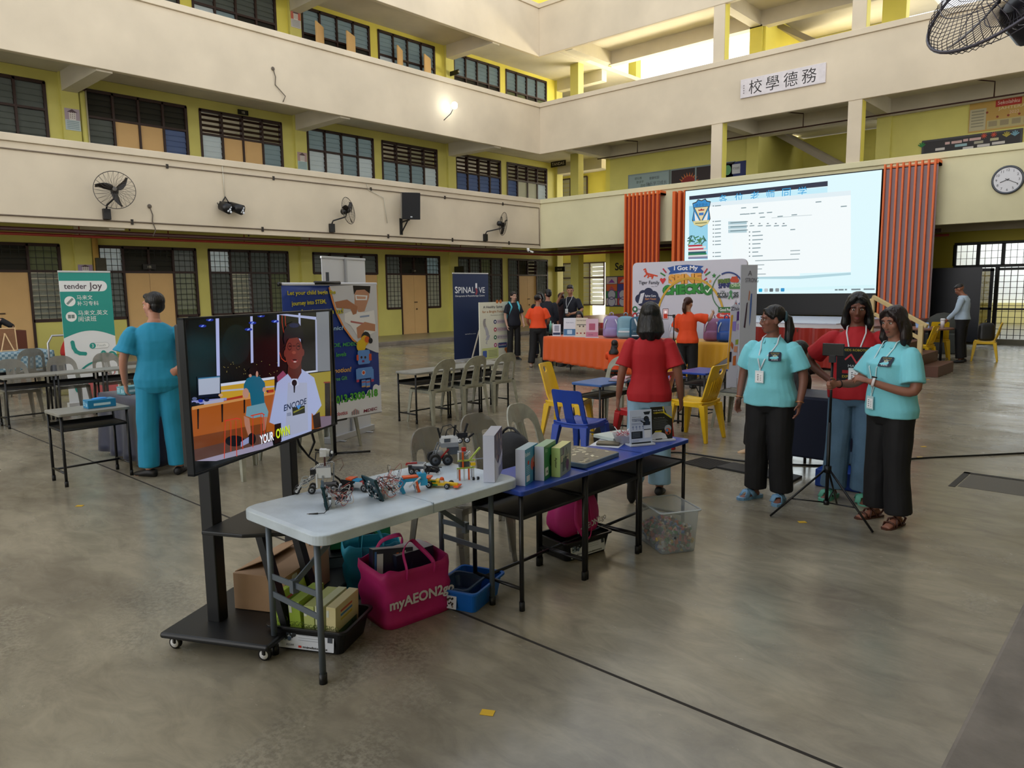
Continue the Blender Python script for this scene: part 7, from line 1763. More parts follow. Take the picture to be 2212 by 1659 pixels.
# 5 second woman in cyan operating the phone
t, J, HM, k = person((-1.48, 5.62), (-.56, -.83), 1.53, 'person in cyan polo and black trousers holding the phone tripod, watch on the wrist', '#8f5f4c', cyan, blackf, 'side', hairc='#1c0f10', fat=1.18, bust=.030, torso_d=1.1,
    pose=dict(eR=(.225, .13, 1.12), wR=(.165, .37, 1.11), eL=(-.25, .03, 1.09), wL=(-.06, .26, 1.15), aL=(-.12, -.01, .075), aR=(.12, .0, .075), tL=(-.30, .9, -.02), tR=(-.05, 1, -.02)),
    head=(10, 10, 0), sleeve=.80, sleeve_r=(.084, .086), pants_r=(.100, .096, .100), hem=.84, vox=.0075, shoes='#4a2a1e', shoe_kind='sandal', collar=True,
    hands={'R': dict(d=(.05, .85, -.1), n=(-.9, .1, 0), side=1, curls=[1.0, 1.05, 1.1, 1.15]), 'L': dict(d=(.75, .55, .25), n=(.3, -.2, -.9), side=-1, curls=[.12, .55, .7, .8])})
lanyard(t, J, k, .97, .03, '#c3e0e4', '#b9d4d8', yo=.17); chest_badge(t, k, -.085, .158, 1.30, .25)
wband(t, J['eR'], J['wR'], .030, '#1a1214', 'bracelet')
q = MB(M('#c9c4c4', r=.5)); a, b = J['eL'], J['wL']; c = a.lerp(b, .93); d = (b-a).normalized(); u = (V((0, -.3, 1))-d*V((0, -.3, 1)).dot(d)).normalized(); w = d.cross(u)
q.tube([c+u*.031*math.cos(R(z))+w*.031*math.sin(R(z)) for z in range(0, 360, 20)], [(.003, .010)]*18, 8, closed=True); q.build('watch_strap', t)
MB(M('#08090c', r=.15)).bar(c+u*.030-w*.0, c+u*.040, .036, .036, up=tuple(d)).build('watch_face', t, bevel=.004)
# 6 seated person in black behind
t, J, HM, k = person((-2.80, 7.25), (-.8, -.6), 1.5, 'person in loose black clothes sitting behind the first cyan shirt, beige shoe showing', '#8a5a48', blackf, blackf, 'hijab', hairc='#0d0d10',
    pose=dict(pel=(0, -.05, .52), hL=(-.09, -.05, .50), hR=(.09, -.05, .50), kL=(-.11, .34, .50), kR=(.11, .34, .50), aL=(-.10, .36, .075), aR=(.12, .40, .075), eL=(-.22, .05, .74), wL=(-.10, .26, .62), eR=(.22, .05, .74), wR=(.10, .26, .62)),
    sleeve=1.9, hem=.86, vox=.012, shoes='#c9a884', pants_r=(.11, .12, .13), head=(0, 20, 0))
# 7 man in white at the round table
t, J, HM, k = person((-3.50, 18.25), (-.86, .05), 1.70, 'person in pale blue shirt bending over the round brown table', '#8a5a44', white_s, blackf, 'crew', female=False, fat=1.1,
    pose=dict(eL=(-.24, .06, 1.13), wL=(-.20, .24, .93), eR=(.25, .0, 1.12), wR=(.22, .06, .86), nk=(0, .03, 1.44), hd=(0, .09, 1.57)), head=(0, 32, 0), sleeve=1.93, sleeve_r=(.072, .06), hem=.90, vox=.012, pants_r=(.10, .085, .085), collar=True, glasses='#1a1a1c')
# 8 orange visitor, back
t, J, HM, k = person((-10.40, 12.28), (-.55, .83), 1.55, 'person in orange polo and black trousers at the orange table end, back turned', '#9a6a54', orange_f, blackf, 'bun', hairc='#140e12', fat=1.12,
    pose=dict(eL=(-.26, .02, 1.13), wL=(-.22, .20, .98), eR=(.25, .03, 1.13), wR=(.19, .2, 1.0), aL=(-.16, -.12, .075), kL=(-.12, -.03, .49), aR=(.19, .06, .075), kR=(.13, .04, .49)), head=(-25, 8, 0), sleeve=.85, sleeve_r=(.075, .085), hem=.88, vox=.012, pants_r=(.105, .092, .085), shoes='#8a7a70')
# 9 orange photographer helper
t, J, HM, k = person((-6.12, 11.10), (-.30, .95), 1.51, 'person in orange shirt with a brown ponytail facing the white backdrop, arm raised', '#b0856c', orange_f, blackf, 'pony', hairc='#3a1a12', fat=1.08,
    pose=dict(eR=(.36, .10, 1.30), wR=(.40, .30, 1.40), eL=(-.24, .06, 1.13), wL=(-.15, .22, 1.05)), head=(-18, 5, 0), sleeve=.85, sleeve_r=(.085, .10), hem=.82, vox=.011, pants_r=(.105, .095, .09))
# 10 man in black polo, hand at the face
t, J, HM, k = person((-10.95, 14.15), (.15, -1), 1.76, 'tall person in black polo with a white lanyard, hand raised to the face', '#a87a62', navyf, blackf, 'short', female=False, fat=1.08, hairc='#120d0d',
    pose=dict(eR=(.33, .07, 1.26), wR=(.16, .16, 1.49), eL=(-.30, .02, 1.14), wL=(-.14, .22, 1.06)), head=(28, 18, 0), sleeve=.85, vox=.012, collar=True)
lanyard(t, J, k, 1.12, .02, '#d0d4da', yo=.15)
# 11 visitor with a turquoise backpack
t, J, HM, k = person((-11.95, 13.20), (.75, -.30), 1.62, 'person with a long ponytail wearing a turquoise backpack by the small black table', '#b08a78', navyf, blackf, 'pony', hairc='#1a1010', vox=.012, head=(0, 4, 0),
    pose=dict(eL=(-.23, .02, 1.12), wL=(-.20, .16, .93), eR=(.23, .0, 1.12), wR=(.22, .08, .87)))
bt = MB(M('#4fb0c4', r=.5)); bt.loft([ell(.14, .08, z*1.0, -.20, n=18) for z in (.88, .93, 1.25, 1.33)]); bt.tube([(-.10, -.15, 1.30), (-.11, .0, 1.40), (-.10, .12, 1.28), (-.12, .02, 1.02)], [(.008, .025)]*4, 8); bt.tube([(.10, -.15, 1.30), (.11, .0, 1.40), (.10, .12, 1.28), (.12, .02, 1.02)], [(.008, .025)]*4, 8)
o = bt.build('backpack'); tag(o, 'turquoise backpack worn by the visitor with the long ponytail', 'backpack'); o.location = (-11.95, 13.20, 0); o.rotation_euler = (0, 0, fac(.75, -.30))
# 12-15 the group behind the orange table
person((-11.0, 13.35), (-.4, .9), 1.66, 'person in dark navy top standing with the back turned between orange and black polos', '#a0705c', navyf, navyf, 'short', hairc='#0e0c10', vox=.013, head=(40, 8, 0), sleeve=1.6, fat=1.15)
person((-11.75, 13.95), (.5, -.8), 1.60, 'person whose face shows just behind the orange polo visitor', '#b58c7a', navyf, navyf, 'side', vox=.013, head=(0, 8, 0))
person((-11.35, 14.30), (.1, -.9), 1.57, 'person in maroon headscarf standing behind the tall black polo', '#9a6a5a', M('#2a1418', r=.8), navyf, 'hijab', hairc='#2e1218', vox=.013, head=(40, 25, 0), sleeve=1.8)
sp_ = dict(pel=(0, -.05, .50), hL=(-.09, -.05, .48), hR=(.09, -.05, .48), kL=(-.11, .34, .48), kR=(.11, .34, .48), aL=(-.10, .34, .075), aR=(.12, .36, .075), eL=(-.22, .05, .74), wL=(-.12, .26, .66), eR=(.22, .05, .74), wR=(.12, .26, .66))
person((-9.85, 13.0), (-.1, -.95), 1.58, 'person with long black hair sitting behind the orange table', '#a07a6c', navyf, navyf, 'long', vox=.013, pose=sp_, head=(40, 8, 0), glasses='#1a1a1c')
person((-10.5, 13.8), (.3, -.9), 1.50, 'person in black leaning down beside the long haired sitter', '#a0806c', navyf, navyf, 'side', vox=.013, pose=dict(sp_, pel=(0, -.05, .42), hL=(-.09, -.05, .42), hR=(.09, -.05, .42)), head=(20, 30, 0))
# 16 child in black headscarf
person((-7.25, 10.62), (-.3, .95), 1.13, 'child in black headscarf and orange top at the orange tablecloth', '#a07a6c', orange_f, blackf, 'hijab', hairc='#0f0e12', vox=.011, pose=dict(sp_, pel=(0, -.05, .42), hL=(-.09, -.05, .42), hR=(.09, -.05, .42)), head=(0, 15, 0), sleeve=1.8)
# 17 woman in pale headscarf at the left booth
person((-16.3, 3.62), (.8, -.42), 1.55, 'person in pale headscarf and black top behind the cork boards', '#b08672', blackf, blackf, 'hijab', hairc='#b9a9b0', vox=.011, head=(-10, 8, 0), sleeve=1.9, pose=dict(eL=(-.36, .05, 1.24), wL=(-.16, .06, 1.38), eR=(.24, .06, 1.12), wR=(.15, .2, 1.0)))
# chairs under the sitters
for x, y, a, lab in ((-9.88, 13.08, fac(-.1, -.95), 'dark stool under the long haired sitter'), (-10.53, 13.88, fac(.3, -.9), 'dark stool under the leaning sitter'), (-2.76, 7.30, fac(-.8, -.6), 'dark stool under the sitter in black'), (-7.23, 10.56, 0, 'low dark stool under the child')):
    h_ = .30 if 'child' in lab else (.40 if 'black' in lab or 'long' in lab else .33)
    s_ = empty('stool', (x, y, 0), a, lab, 'stool'); MB(blackm).cyl((0, 0, h_-.04), (0, 0, h_), .16, n=20).build('seat', s_)
    for q_ in (45, 135, 225, 315): MB(blackp).cyl((.13*math.cos(R(q_)), .13*math.sin(R(q_)), 0), (.11*math.cos(R(q_)), .11*math.sin(R(q_)), h_-.03), .012, n=8).build('leg', s_)
# ================================================================== ROBOTS AND BOXES ON THE TABLES
rg_ = M('#8b9096', r=.4); rw_ = M('#d4d7da', r=.4); rk_ = M('#141518', r=.35); ro_ = M('#d8561c', r=.4); rb2 = M('#2f9ccc', r=.4); ry_ = M('#e0b814', r=.35); rr2 = M('#b0201c', r=.4); rgn = M('#b9cc5a', r=.4); rdg = M('#4a5058', r=.4); pcb = M('#0f3a44', r=.4)
def beam(q, a, b, m, w=.008):
    a, b = V(a), V(b); q.bar(a, b, w, w*.95, m); d = (b-a); n = max(1, int(d.length/(w*1.0))); d_ = d.normalized()
    u = d_.cross(V((0, 0, 1))); u = u.normalized() if u.length > .05 else V((1, 0, 0))
    for i in range(n): c = a+d_*(w*(i+.5)); q.cyl(c-u*w*.52, c+u*w*.52, w*.28, n=6, m=rk_)
def studs(q, x0, x1, y0, y1, z, m, p=.008):
    i = 0
    x = x0+p/2
    while x < x1:
        y = y0+p/2
        while y < y1: q.cyl((x, y, z), (x, y, z+.0018), .0024, n=6, m=m); y += p
        x += p
def wheel(q, c, ax, r, w=.02, hub=rg_):
    c = V(c); ax = V(ax).normalized(); q.tube([c-ax*w/2, c-ax*w*.42, c+ax*w*.42, c+ax*w/2], [r*.86, r, r, r*.86], 18, rk_); q.cyl(c-ax*(w/2+.001), c+ax*(w/2+.001), r*.55, n=12, m=hub); q.cyl(c-ax*(w/2+.003), c+ax*(w/2+.003), r*.18, n=8, m=rk_)
def wires(q, c, r, n, cols, rad=.0014, h=.05, seed=1):
    g = random.Random(seed); c = V(c)
    for i in range(n):
        a = g.random()*6.28; pts = []; p = c+V((g.uniform(-r, r)*.5, g.uniform(-r, r)*.5, g.uniform(0, h)*.3))
        for k in range(5): pts.append(p); p = c+V((g.uniform(-r, r), g.uniform(-r, r), g.uniform(.002, h)))
        pp, _ = smooth_path(pts, [0]*len(pts), 5); q.tube(pp, rad, 5, M(cols[i % len(cols)], r=.4))
def onT(px, py, z=ZT): q = atZ(px, py, z); return (q.x, q.y, z+.0005)
CAMD = lambda p: V((-p[0], -p[1], 0)).normalized()
def toy(name, px, py, rz, label, cat='robot', z=ZT): p = onT(px, py, z); return empty(name, p, rz, label, cat)
RV = R(52)   # local +x runs to the right in the photograph, local +y away

# wheeled robot with a camera head, long legs
t = toy('robot', 700, 1062, RV, 'grey and white kit robot with a camera head at the left of the white table')
q = MB(); q.box(-.035, .035, -.03, .03, .075, .13, rg_); q.box(.02, .042, -.032, -.028, .085, .125, M('#2a3a46', r=.2)); q.box(-.03, .04, -.034, -.03, .078, .128, rw_); studs(q, -.03, .03, -.02, .02, .13, rw_)
q.box(-.06, -.02, -.03, .02, .095, .120, rk_)
for a, b, m_ in (((-.03, .02, .13), (.05, .02, .145), rw_), ((-.05, -.02, .12), (-.01, -.03, .15), rw_), ((.05, -.02, .06), (.055, -.02, .15), rg_), ((-.03, -.035, .03), (-.03, -.035, .10), rw_), ((0, -.035, .03), (.0, -.035, .09), rg_)): beam(q, a, b, m_)
q.build('brick_body', t)
q = MB()
for y in (-.03, .03): beam(q, (-.04, y, .08), (-.10, y, .05), rg_); beam(q, (-.10, y, .055), (-.13, y, .012), rw_); beam(q, (-.07, y, .06), (-.06, y, .09), rw_); wheel(q, (-.128, y+.008, .016), (0, 1, 0), .016, .010)
for y in (-.034, .034): wheel(q, (-.055, y, .020), (0, 1, 0), .019, .012); q.tube([(-.09+.02*math.cos(R(a)), y, .055+.02*math.sin(R(a))) for a in range(0, 360, 30)], .002, 5, M('#9fa9ac'), closed=True)
wheel(q, (.05, -.03, .022), (0, 1, 0), .022, .016); wheel(q, (.05, .035, .022), (0, 1, 0), .022, .016); q.box(.0, .06, -.02, .03, .02, .04, rdg); q.box(-.07, -.04, -.03, -.01, .012, .02, rr2); q.build('wheels', t)
q = MB(); beam(q, (.01, 0, .13), (.01, 0, .175), M('#4a1f26')); q.tube([(-.01, 0, .20), (.035, 0, .195)], [.022, .018], 14, rw_); q.box(-.012, .02, -.02, .02, .18, .215, rw_); q.ball((.042, -.004, .192), (.012, .018, .018), rk_); q.ball((.048, -.018, .200), (.007, .008, .008), rw_)
q.tube([(-.01, 0, .20), (-.03, .0, .20), (-.035, 0, .16), (-.03, 0, .12)], .003, 6, rk_); q.tube([(.05, .0, .15), (.09, .01, .165), (.10, 0, .13), (.08, 0, .10)], .0015, 5, M('#6a4a40')); q.build('camera_head', t)
# circuit kits
for (px, py, lab, seed, hh) in ((733, 1092, 'upright dark green circuit board with loose red and white wires, nearest the table corner', 3, .10), (838, 1072, 'tilted dark circuit board kit in the middle of the white table', 9, .115)):
    t = toy('circuit_kit', px, py, RV+(.1 if seed == 3 else .5), lab, 'circuit board')
    t.scale = (1.2, 1.2, 1.15)
    q = MB(); q.T = Mx.Rotation(R(-8 if seed == 3 else -20), 4, 'Y'); q.box(-.045, -.041, -.05, .05, .004, hh, pcb); q.box(-.05, -.045, -.055, .055, .0, hh+.004, pcb); [q.box(-.052, -.050, -.055+.11*k, -.05+.11*k, 0, hh, rk_) for k in (0, .95)]
    g = random.Random(seed)
    for i in range(60): y = g.uniform(-.045, .04); z = g.uniform(.01, hh-.012); q.box(-.041 if i % 2 else -.0545, -.036 if i % 2 else -.050, y, y+g.uniform(.004, .016), z, z+g.uniform(.004, .012), g.choice([rk_, rdg, rg_, M('#1a5a62'), rw_, rdg]))
    q.build('board', t)
    q = MB(); q.box(-.04, .03, -.012, .012, .03, .034, pcb); q.box(-.03, -.015, -.03, .0, .0, .05, M('#c9ccd0', r=.3, tl=.3)); q.build('base', t)
    q = MB(); wires(q, (.0, -.01, .01), .052, 16, ('#8a1f1f', '#c9c9c4', '#b04a3a', '#1a1a1c', '#c8b8a0', '#3a4a5a', '#c87a6a'), .0012, hh*.75, seed); q.build('wires', t)
q = MB(); p0 = V(onT(668, 1111)); q.tube([p0, p0+V((.03, .025, .003))], .004, 8, rk_); q.tube([p0-V((.008, .006, 0)), p0], .0035, 8, steel); q.tube([p0+V((.03, .025, .003)), p0+V((.05, .045, .004)), p0+V((.05, .07, .02)), p0+V((.045, .09, .04))], .0018, 6, rk_)
tag(q.build('power_plug'), 'short black power plug lying at the table corner', 'cable')
# blue/white/orange car
t = toy('toy_car', 782, 1058, RV-.5, 'blue, white and red brick car between the two circuit boards', 'toy car')
q = MB(); q.box(-.07, .05, -.025, .025, .015, .035, rw_); q.box(-.06, .0, -.022, .022, .035, .052, rb2); q.box(0, .035, -.02, .02, .035, .046, rr2); q.prism([(-.08, -.02), (-.04, -.03), (-.04, .03), (-.08, .02)], .05, .058, ro_); q.box(.035, .06, -.028, .028, .012, .03, ro_); studs(q, -.058, -.002, -.02, .02, .052, rb2); q.box(-.02, .02, -.03, -.025, .02, .045, rw_); q.build('brick_body', t)
q = MB()
for x in (-.05, .035):
    for y in (-.034, .034): wheel(q, (x, y, .019), (0, 1, 0), .019, .016)
q.build('wheels', t)
q = MB(rk_); q.box(-.075, -.045, -.075, -.035, .0, .045); q.P2([(-.06, .0), (.0, .06), (-.07, .075)], rk_, .05); tag(q.build('black_case', bevel=.003), 'small black case leaning on the brick car', 'case'); bpy.data.objects['black_case'].location = onT(770, 1060); bpy.data.objects['black_case'].rotation_euler = (0, 0, RV)
# blue and orange walking creature
t = toy('robot', 890, 1062, RV+.2, 'light blue and orange four legged brick creature')
q = MB()
for x0, y in ((-.045, -.02), (-.045, .02), (.03, -.02), (.03, .02)):
    m_ = rb2 if x0 < 0 or y > 0 else ro_; q.bar((x0, y, 0), (x0-.012, y, .035), .014, .016, m_); q.bar((x0-.012, y, .035), (x0+.006, y, .062), .013, .014, rb2)
q.bar((.03, -.022, .002), (.018, -.022, .055), .018, .01, ro_); q.bar((.022, -.024, .002), (.01, -.024, .055), .006, .012, rw_); q.build('legs', t)
q = MB(); q.box(-.05, .045, -.018, .018, .055, .072, rb2); q.box(-.045, .03, -.02, .02, .072, .080, ro_); q.box(.03, .07, -.02, .02, .055, .09, rb2); q.bar((-.02, -.024, .03), (.04, -.024, .075), .008, .006, rw_); q.box(.04, .075, -.022, -.015, .03, .06, rb2); q.box(.05, .06, -.01, .01, .09, .105, rw_); studs(q, .03, .07, -.02, .02, .09, rb2); q.build('brick_body', t)
q = MB(); wires(q, (-.075, .0, .0), .035, 8, ('#c9ccd0', '#c9ccd0', '#8a1f1f', '#1a1a1c'), .0011, .12, 5); tag(q.build('loose_wires'), 'bundle of thin white wires between circuit board and blue creature', 'wires'); o = bpy.data.objects['loose_wires']; o.location = onT(885, 1052); o.rotation_euler = (0, 0, RV)
# lying white/red brick controller
t = toy('robot', 905, 1022, RV-.3, 'white and grey controller robot with red beams lying behind the blue creature')
q = MB(); q.box(-.05, .035, -.03, .03, .02, .055, rw_); q.box(-.045, .03, -.025, .025, .055, .058, rg_); q.box(-.05, -.03, -.034, -.028, .02, .05, rk_); q.box(-.048, .034, -.033, -.03, .03, .045, rdg); studs(q, -.045, .03, -.02, .02, .058, rg_); beam(q, (-.06, -.034, .06), (.0, -.034, .065), rr2); beam(q, (-.07, .0, .045), (-.07, .04, .045), rr2); q.box(.04, .11, -.02, .02, .008, .028, rk_); q.box(.05, .12, -.03, .0, .0, .012, rw_); q.build('brick_body', t)
q = MB(); wires(q, (.08, .0, .0), .045, 7, ('#0d0d10',), .003, .05, 8); q.build('cables', t)
q = MB(); 
for x in (-.03, .0): wheel(q, (x, -.036, .017), (0, 1, 0), .017, .01)
q.build('wheels', t)
# race car
t = toy('toy_car', 955, 1052, RV-.42, 'yellow brick racing car with green stripe', 'toy car')
q = MB(); q.prism([(-.075, -.022), (-.02, -.026), (.03, -.016), (.085, -.008), (.085, .008), (.03, .016), (-.02, .026), (-.075, .022)], .012, .024, ry_); q.prism([(-.07, -.02), (-.01, -.022), (-.01, .022), (-.07, .02)], .024, .038, ry_); q.box(-.06, -.015, -.027, -.022, .012, .020, M('#1f7a3a')); q.box(-.05, -.025, -.0225, -.021, .028, .036, M('#1f6a2a')); q.box(-.085, -.06, -.03, .03, .042, .050, ro_); q.box(-.075, -.065, -.02, .02, .03, .045, rw_); q.box(.07, .095, -.03, .03, .008, .014, ro_); q.ball((.0, 0, .04), (.012, .010, .012), ro_); q.box(-.01, .01, -.01, .01, .022, .036, rw_); q.box(-.055, -.03, -.015, .015, .038, .042, rw_); q.build('brick_body', t)
q = MB()
for x, r_ in ((-.058, .017), (.038, .014)):
    for y in (-.032, .032): wheel(q, (x, y, r_), (0, 1, 0), r_, .014, rw_ if r_ > .015 else rg_)
q.build('wheels', t)
# big wheeled robot with eyes
t = toy('robot', 975, 1000, RV+.1, 'tall wheeled grey robot with round eyes and black antennae')
q = MB(); q.box(-.06, .035, -.035, .035, .10, .155, rw_); q.box(-.062, .037, -.037, .037, .10, .125, rg_); studs(q, -.055, .03, -.03, .03, .155, rw_); q.box(-.045, -.01, -.039, -.036, .13, .15, rdg); q.box(-.02, .04, -.03, .03, .055, .10, rdg); beam(q, (-.07, -.03, .12), (-.10, -.03, .05), rg_); beam(q, (-.07, .03, .12), (-.10, .03, .05), rg_); beam(q, (-.02, -.035, .09), (-.07, -.04, .04), rr2); q.box(-.09, -.05, -.03, .03, .03, .075, rg_); q.build('brick_body', t)
q = MB(); wheel(q, (-.10, -.045, .034), (.1, 1, 0), .034, .024, rdg); wheel(q, (-.03, -.045, .030), (.1, 1, 0), .030, .022, rdg); wheel(q, (-.10, .045, .034), (0, 1, 0), .034, .024, rdg); q.build('wheels', t)
q = MB(); q.box(.035, .095, -.02, .02, .145, .175, rk_)
for x in (.045, .088): q.tube([(x, -.02, .135), (x, -.034, .135)], [.018, .018], 16, rk_); q.tube([(x, -.034, .135), (x, -.036, .135)], [.012, .012], 16, rw_); q.cyl((x, -.0365, .135), (x, -.037, .135), .003, n=8, m=rk_)
for a, b in (((-.06, 0, .15), (-.075, 0, .21)), ((.02, 0, .16), (.03, 0, .22)), ((.08, 0, .17), (.10, 0, .225)), ((.10, 0, .14), (.135, 0, .165))): q.bar(a, b, .014, .01, rk_)
q.tube([(-.06, 0, .17), (-.045, 0, .215), (0, 0, .225), (.03, 0, .19)], .003, 6, rk_); q.tube([(-.03, 0, .16), (-.02, 0, .195), (.02, 0, .21), (.05, 0, .17)], .003, 6, rk_); q.build('eye_head', t)
# block figure
t = toy('robot', 1003, 1035, RV+.15, 'lime, orange and white brick frame figure beside the racing car')
q = MB()
for x in (-.03, -.005, .02, .045): beam(q, (x, -.02, 0), (x, -.02, .06), (ro_, rw_, ro_, rw_)[int((x+.03)/.025+.5)])
for x in (-.03, .045): beam(q, (x, .02, 0), (x, .02, .06), rw_)
beam(q, (-.045, -.024, .065), (.05, -.024, .065), rgn); beam(q, (-.04, -.024, .105), (.055, -.024, .105), rgn); q.box(-.025, .025, -.02, .02, .065, .10, rdg); beam(q, (-.012, -.024, .07), (-.012, -.024, .15), ro_); q.box(-.03, .02, -.018, .018, .11, .15, rg_); beam(q, (-.035, -.02, .10), (-.035, -.02, .145), rw_); beam(q, (.02, -.02, .10), (.085, -.01, .165), rgn); beam(q, (.0, -.02, .13), (.03, -.02, .15), rw_); q.box(-.01, .01, -.01, .01, .15, .17, rr2); q.cyl((.03, -.02, .105), (.10, -.02, .108), .003, m=rg_); q.box(.03, .055, -.03, -.01, .075, .09, ry_); q.build('brick_body', t)
beam_w = MB(); 
for x in (.04, .065): wheel(beam_w, (x, -.035, .008), (1, 0, 0), .008, .012, rw_)
beam_w.build('wheels', t)

# ------------------------------------------------------------------ game boxes
BX = V((.937, .35, 0)); BD = V((-.35, .937, 0)); brz = math.atan2(BX.y, BX.x)
def game_box(corner, w, d, h, z, mside, paint, label, rz=brz, top=None):
    c = V((corner[0], corner[1], z)); t = empty('game_box', c, rz, label, 'box')
    MB(mside).box(-w, 0, 0, d, 0, h).build('carton', t, bevel=.0015)
    q = MB(); q.T = Mx.Rotation(R(90), 4, 'Z'); paint(q, d, h); 
    q.T = Mx.Identity(4)
    if top: q.add([(-w, 0, h+.0006), (0, 0, h+.0006), (0, d, h+.0006), (-w, d, h+.0006)], [(0, 1, 2, 3)], M(top, r=.3))
    q.build('print', t); return t
def g1(q, d, h):
    q.rect(0, 0, d, h, M('#4a465a', r=.3)); g = random.Random(2)
    for i in range(22): x = g.uniform(.02, d-.04); z = g.uniform(h*.3, h-.02); q.disc(x, z, g.uniform(.008, .02), M(g.choice(['#6a5a68', '#8a5a50', '#3a3850', '#7a788c', '#a89a98'])), 0, 9)
    q.P2([(0, 0), (d*.5, 0), (d, h*.35), (d, 0), (d, h*.5), (d*.4, h*.3), (0, h*.55)], M('#c9cad6')); q.rect(d*.45, h*.03, d*.95, h*.2, M('#8f90a0'))
def g2(q, d, h):
    q.rect(0, 0, d, h, M('#3f97bc', r=.3)); q.text('Robot', d*.2, h*.85, .022, M('#d8e6ee'), bold=.02); q.disc(d*.6, h*.5, .035, M('#c9604a')); q.disc(d*.7, h*.62, .02, M('#d8a89a')); q.rect(d*.1, h*.08, d*.35, h*.25, M('#dfe6ea')); q.rect(d*.6, 0, d*.68, h*.4, M('#1f4a7a')); q.disc(d*.25, h*.6, .012, M('#c8402a'))
    for k in range(5): q.rect(d*.08, h*(.5-.05*k), d*.35, h*(.51-.05*k), M('#cfe0ea'))
def g3(q, d, h):
    q.rect(0, 0, d, h, M('#257a52', r=.3)); q.text('Kit', d*.2, h*.85, .02, M('#bfe0c8')); q.rect(d*.1, h*.12, d*.35, h*.35, M('#dfe9e2')); q.disc(d*.6, h*.5, .035, M('#15503a')); q.rect(d*.45, h*.65, d*.9, h*.85, M('#3a9a6a')); q.disc(d*.25, h*.22, .008, M('#1a1a1c'))
def g4(q, d, h):
    q.rect(0, 0, d, h, M('#8f9a86', r=.3)); g = random.Random(4)
    for i in range(14): q.rect(x := g.uniform(.01, d*.7), z := g.uniform(.01, h*.75), x+g.uniform(.02, .06), z+g.uniform(.02, .05), M(g.choice(['#5f6f62', '#a9b49a', '#7a6a7a', '#c4bfa4', '#4a5a52'])))
    q.line2([(d*.5, h*.5), (d*.55, h*.9), (d*.7, h*.55), (d*.4, h*.6)], .004, M('#2a3230')); q.disc(d*.65, h*.3, .03, M('#6a4a6a'))
wbx = M('#c3c8dc', r=.35); ZD = .6605
game_box((-2.555, 2.665), .060, .27, .245, ZT+.001, wbx, g1, 'tallest white game box, with a dark picture side, at the end of the white table', brz+.25, '#a9abb8')
game_box((-2.515, 2.855), .055, .20, .195, ZD, wbx, g2, 'white edged game box with a light blue picture side', brz, '#9fb4bf')
game_box((-2.505, 3.000), .055, .20, .190, ZD, wbx, g3, 'white edged game box with a green picture side', brz, '#8fae94')
t = game_box((-2.485, 3.115), .052, .20, .165, ZD, M('#a9c47c', r=.35), g4, 'lime edged game box, rightmost of the upright boxes', brz, '#c9c88a')
q = MB(); q.T = Mx.Translation((-.026, -.001, .082)) @ Mx.Rotation(R(90), 4, 'Y'); q.text('Apitor', 0, 0, .016, M('#1f2a14', r=.5), 0, w=.06, bold=.02); q.build('lettering', t)
# cobbled picture board
t = empty('picture_board', (-2.68, 3.55, ZD), R(4), 'flat board printed with pale bricks and grey shards on the blue desks', 'board')
MB(M('#5f7385', r=.4)).prism(rr(-.17, -.20, .17, .20, .02), 0, .028).build('slab', t, bevel=.004)
q = MB(M('#6f685a', r=.4)); q.prism(rr(-.165, -.195, .165, .195, .02), .028, .0285); g = random.Random(5)
for i in range(46):
    x, y = g.uniform(-.15, .14), g.uniform(-.18, .17); a = g.random()*3; r_ = g.uniform(.010, .03); q.prism([(x+r_*math.cos(a+k*1.57)*(1 if k % 2 else .45), y+r_*math.sin(a+k*1.57)*(1 if k % 2 else .45)) for k in range(4)], .0286+.00002*i, .0288+.00002*i, M(g.choice(['#c9bfa0', '#b9ae8c', '#d6cfb4', '#8f8468', '#4a463c']), r=.4))
q.build('print', t)
# papers, tray of sticks, sign stands
for k, (x, y, w, d, z, rz, c, lab, th) in enumerate(((-2.80, 4.05, .20, .28, ZD, .3, '#c9cdd6', 'lowest white sheet spread under the stick bowl', .002), (-2.78, 4.00, .15, .10, ZD+.006, .5, '#5a5444', 'dark flat wallet on the white sheets', .010), (-2.86, 4.22, .20, .26, ZD+.006, -.2, '#b9c4c0', 'stack of grey green magazines behind the stick bowl', .022))):
    o = tag(MB(M(c, r=.4)).box(-w/2, w/2, -d/2, d/2, 0, th).build(('paper_sheet', 'wallet', 'magazine_stack')[k], bevel=.001), lab, ('paper', 'wallet', 'magazines')[k]); o.location = (x, y, z); o.rotation_euler = (0, 0, rz)
t = empty('stick_bowl', (-2.72, 4.10, ZD+.003), 0, 'clear bowl heaped with white and pink paper sticks', 'bowl')
MB(M('#c9cdd8', r=.1, tl=.5)).loft([[V((r_*math.cos(a), r_*math.sin(a), z)) for a in [2*PI*k/20 for k in range(20)]] for r_, z in ((.045, 0), (.06, .012), (.078, .06), (.080, .062), (.072, .058), (.055, .015), (.04, .006))], cap=False).build('bowl', t)
q = MB(); g = random.Random(8)
for i in range(110):
    a, b, c_ = g.random()*6.28, g.random()*6.28, g.uniform(.02, .062); r0 = g.uniform(0, .05); p0 = V((r0*math.cos(a), r0*math.sin(a), g.uniform(.01, .06))); dr = V((math.cos(b), math.sin(b), g.uniform(.1, 1.0))).normalized(); q.bar(p0, p0+dr*c_, .0035, .0035, M(g.choice(['#d6d0d6', '#d9c4c9', '#c9a4ac', '#e0dcdf', '#b0565e']), r=.5))
o = q.build('paper_sticks', t); o['kind'] = 'stuff'
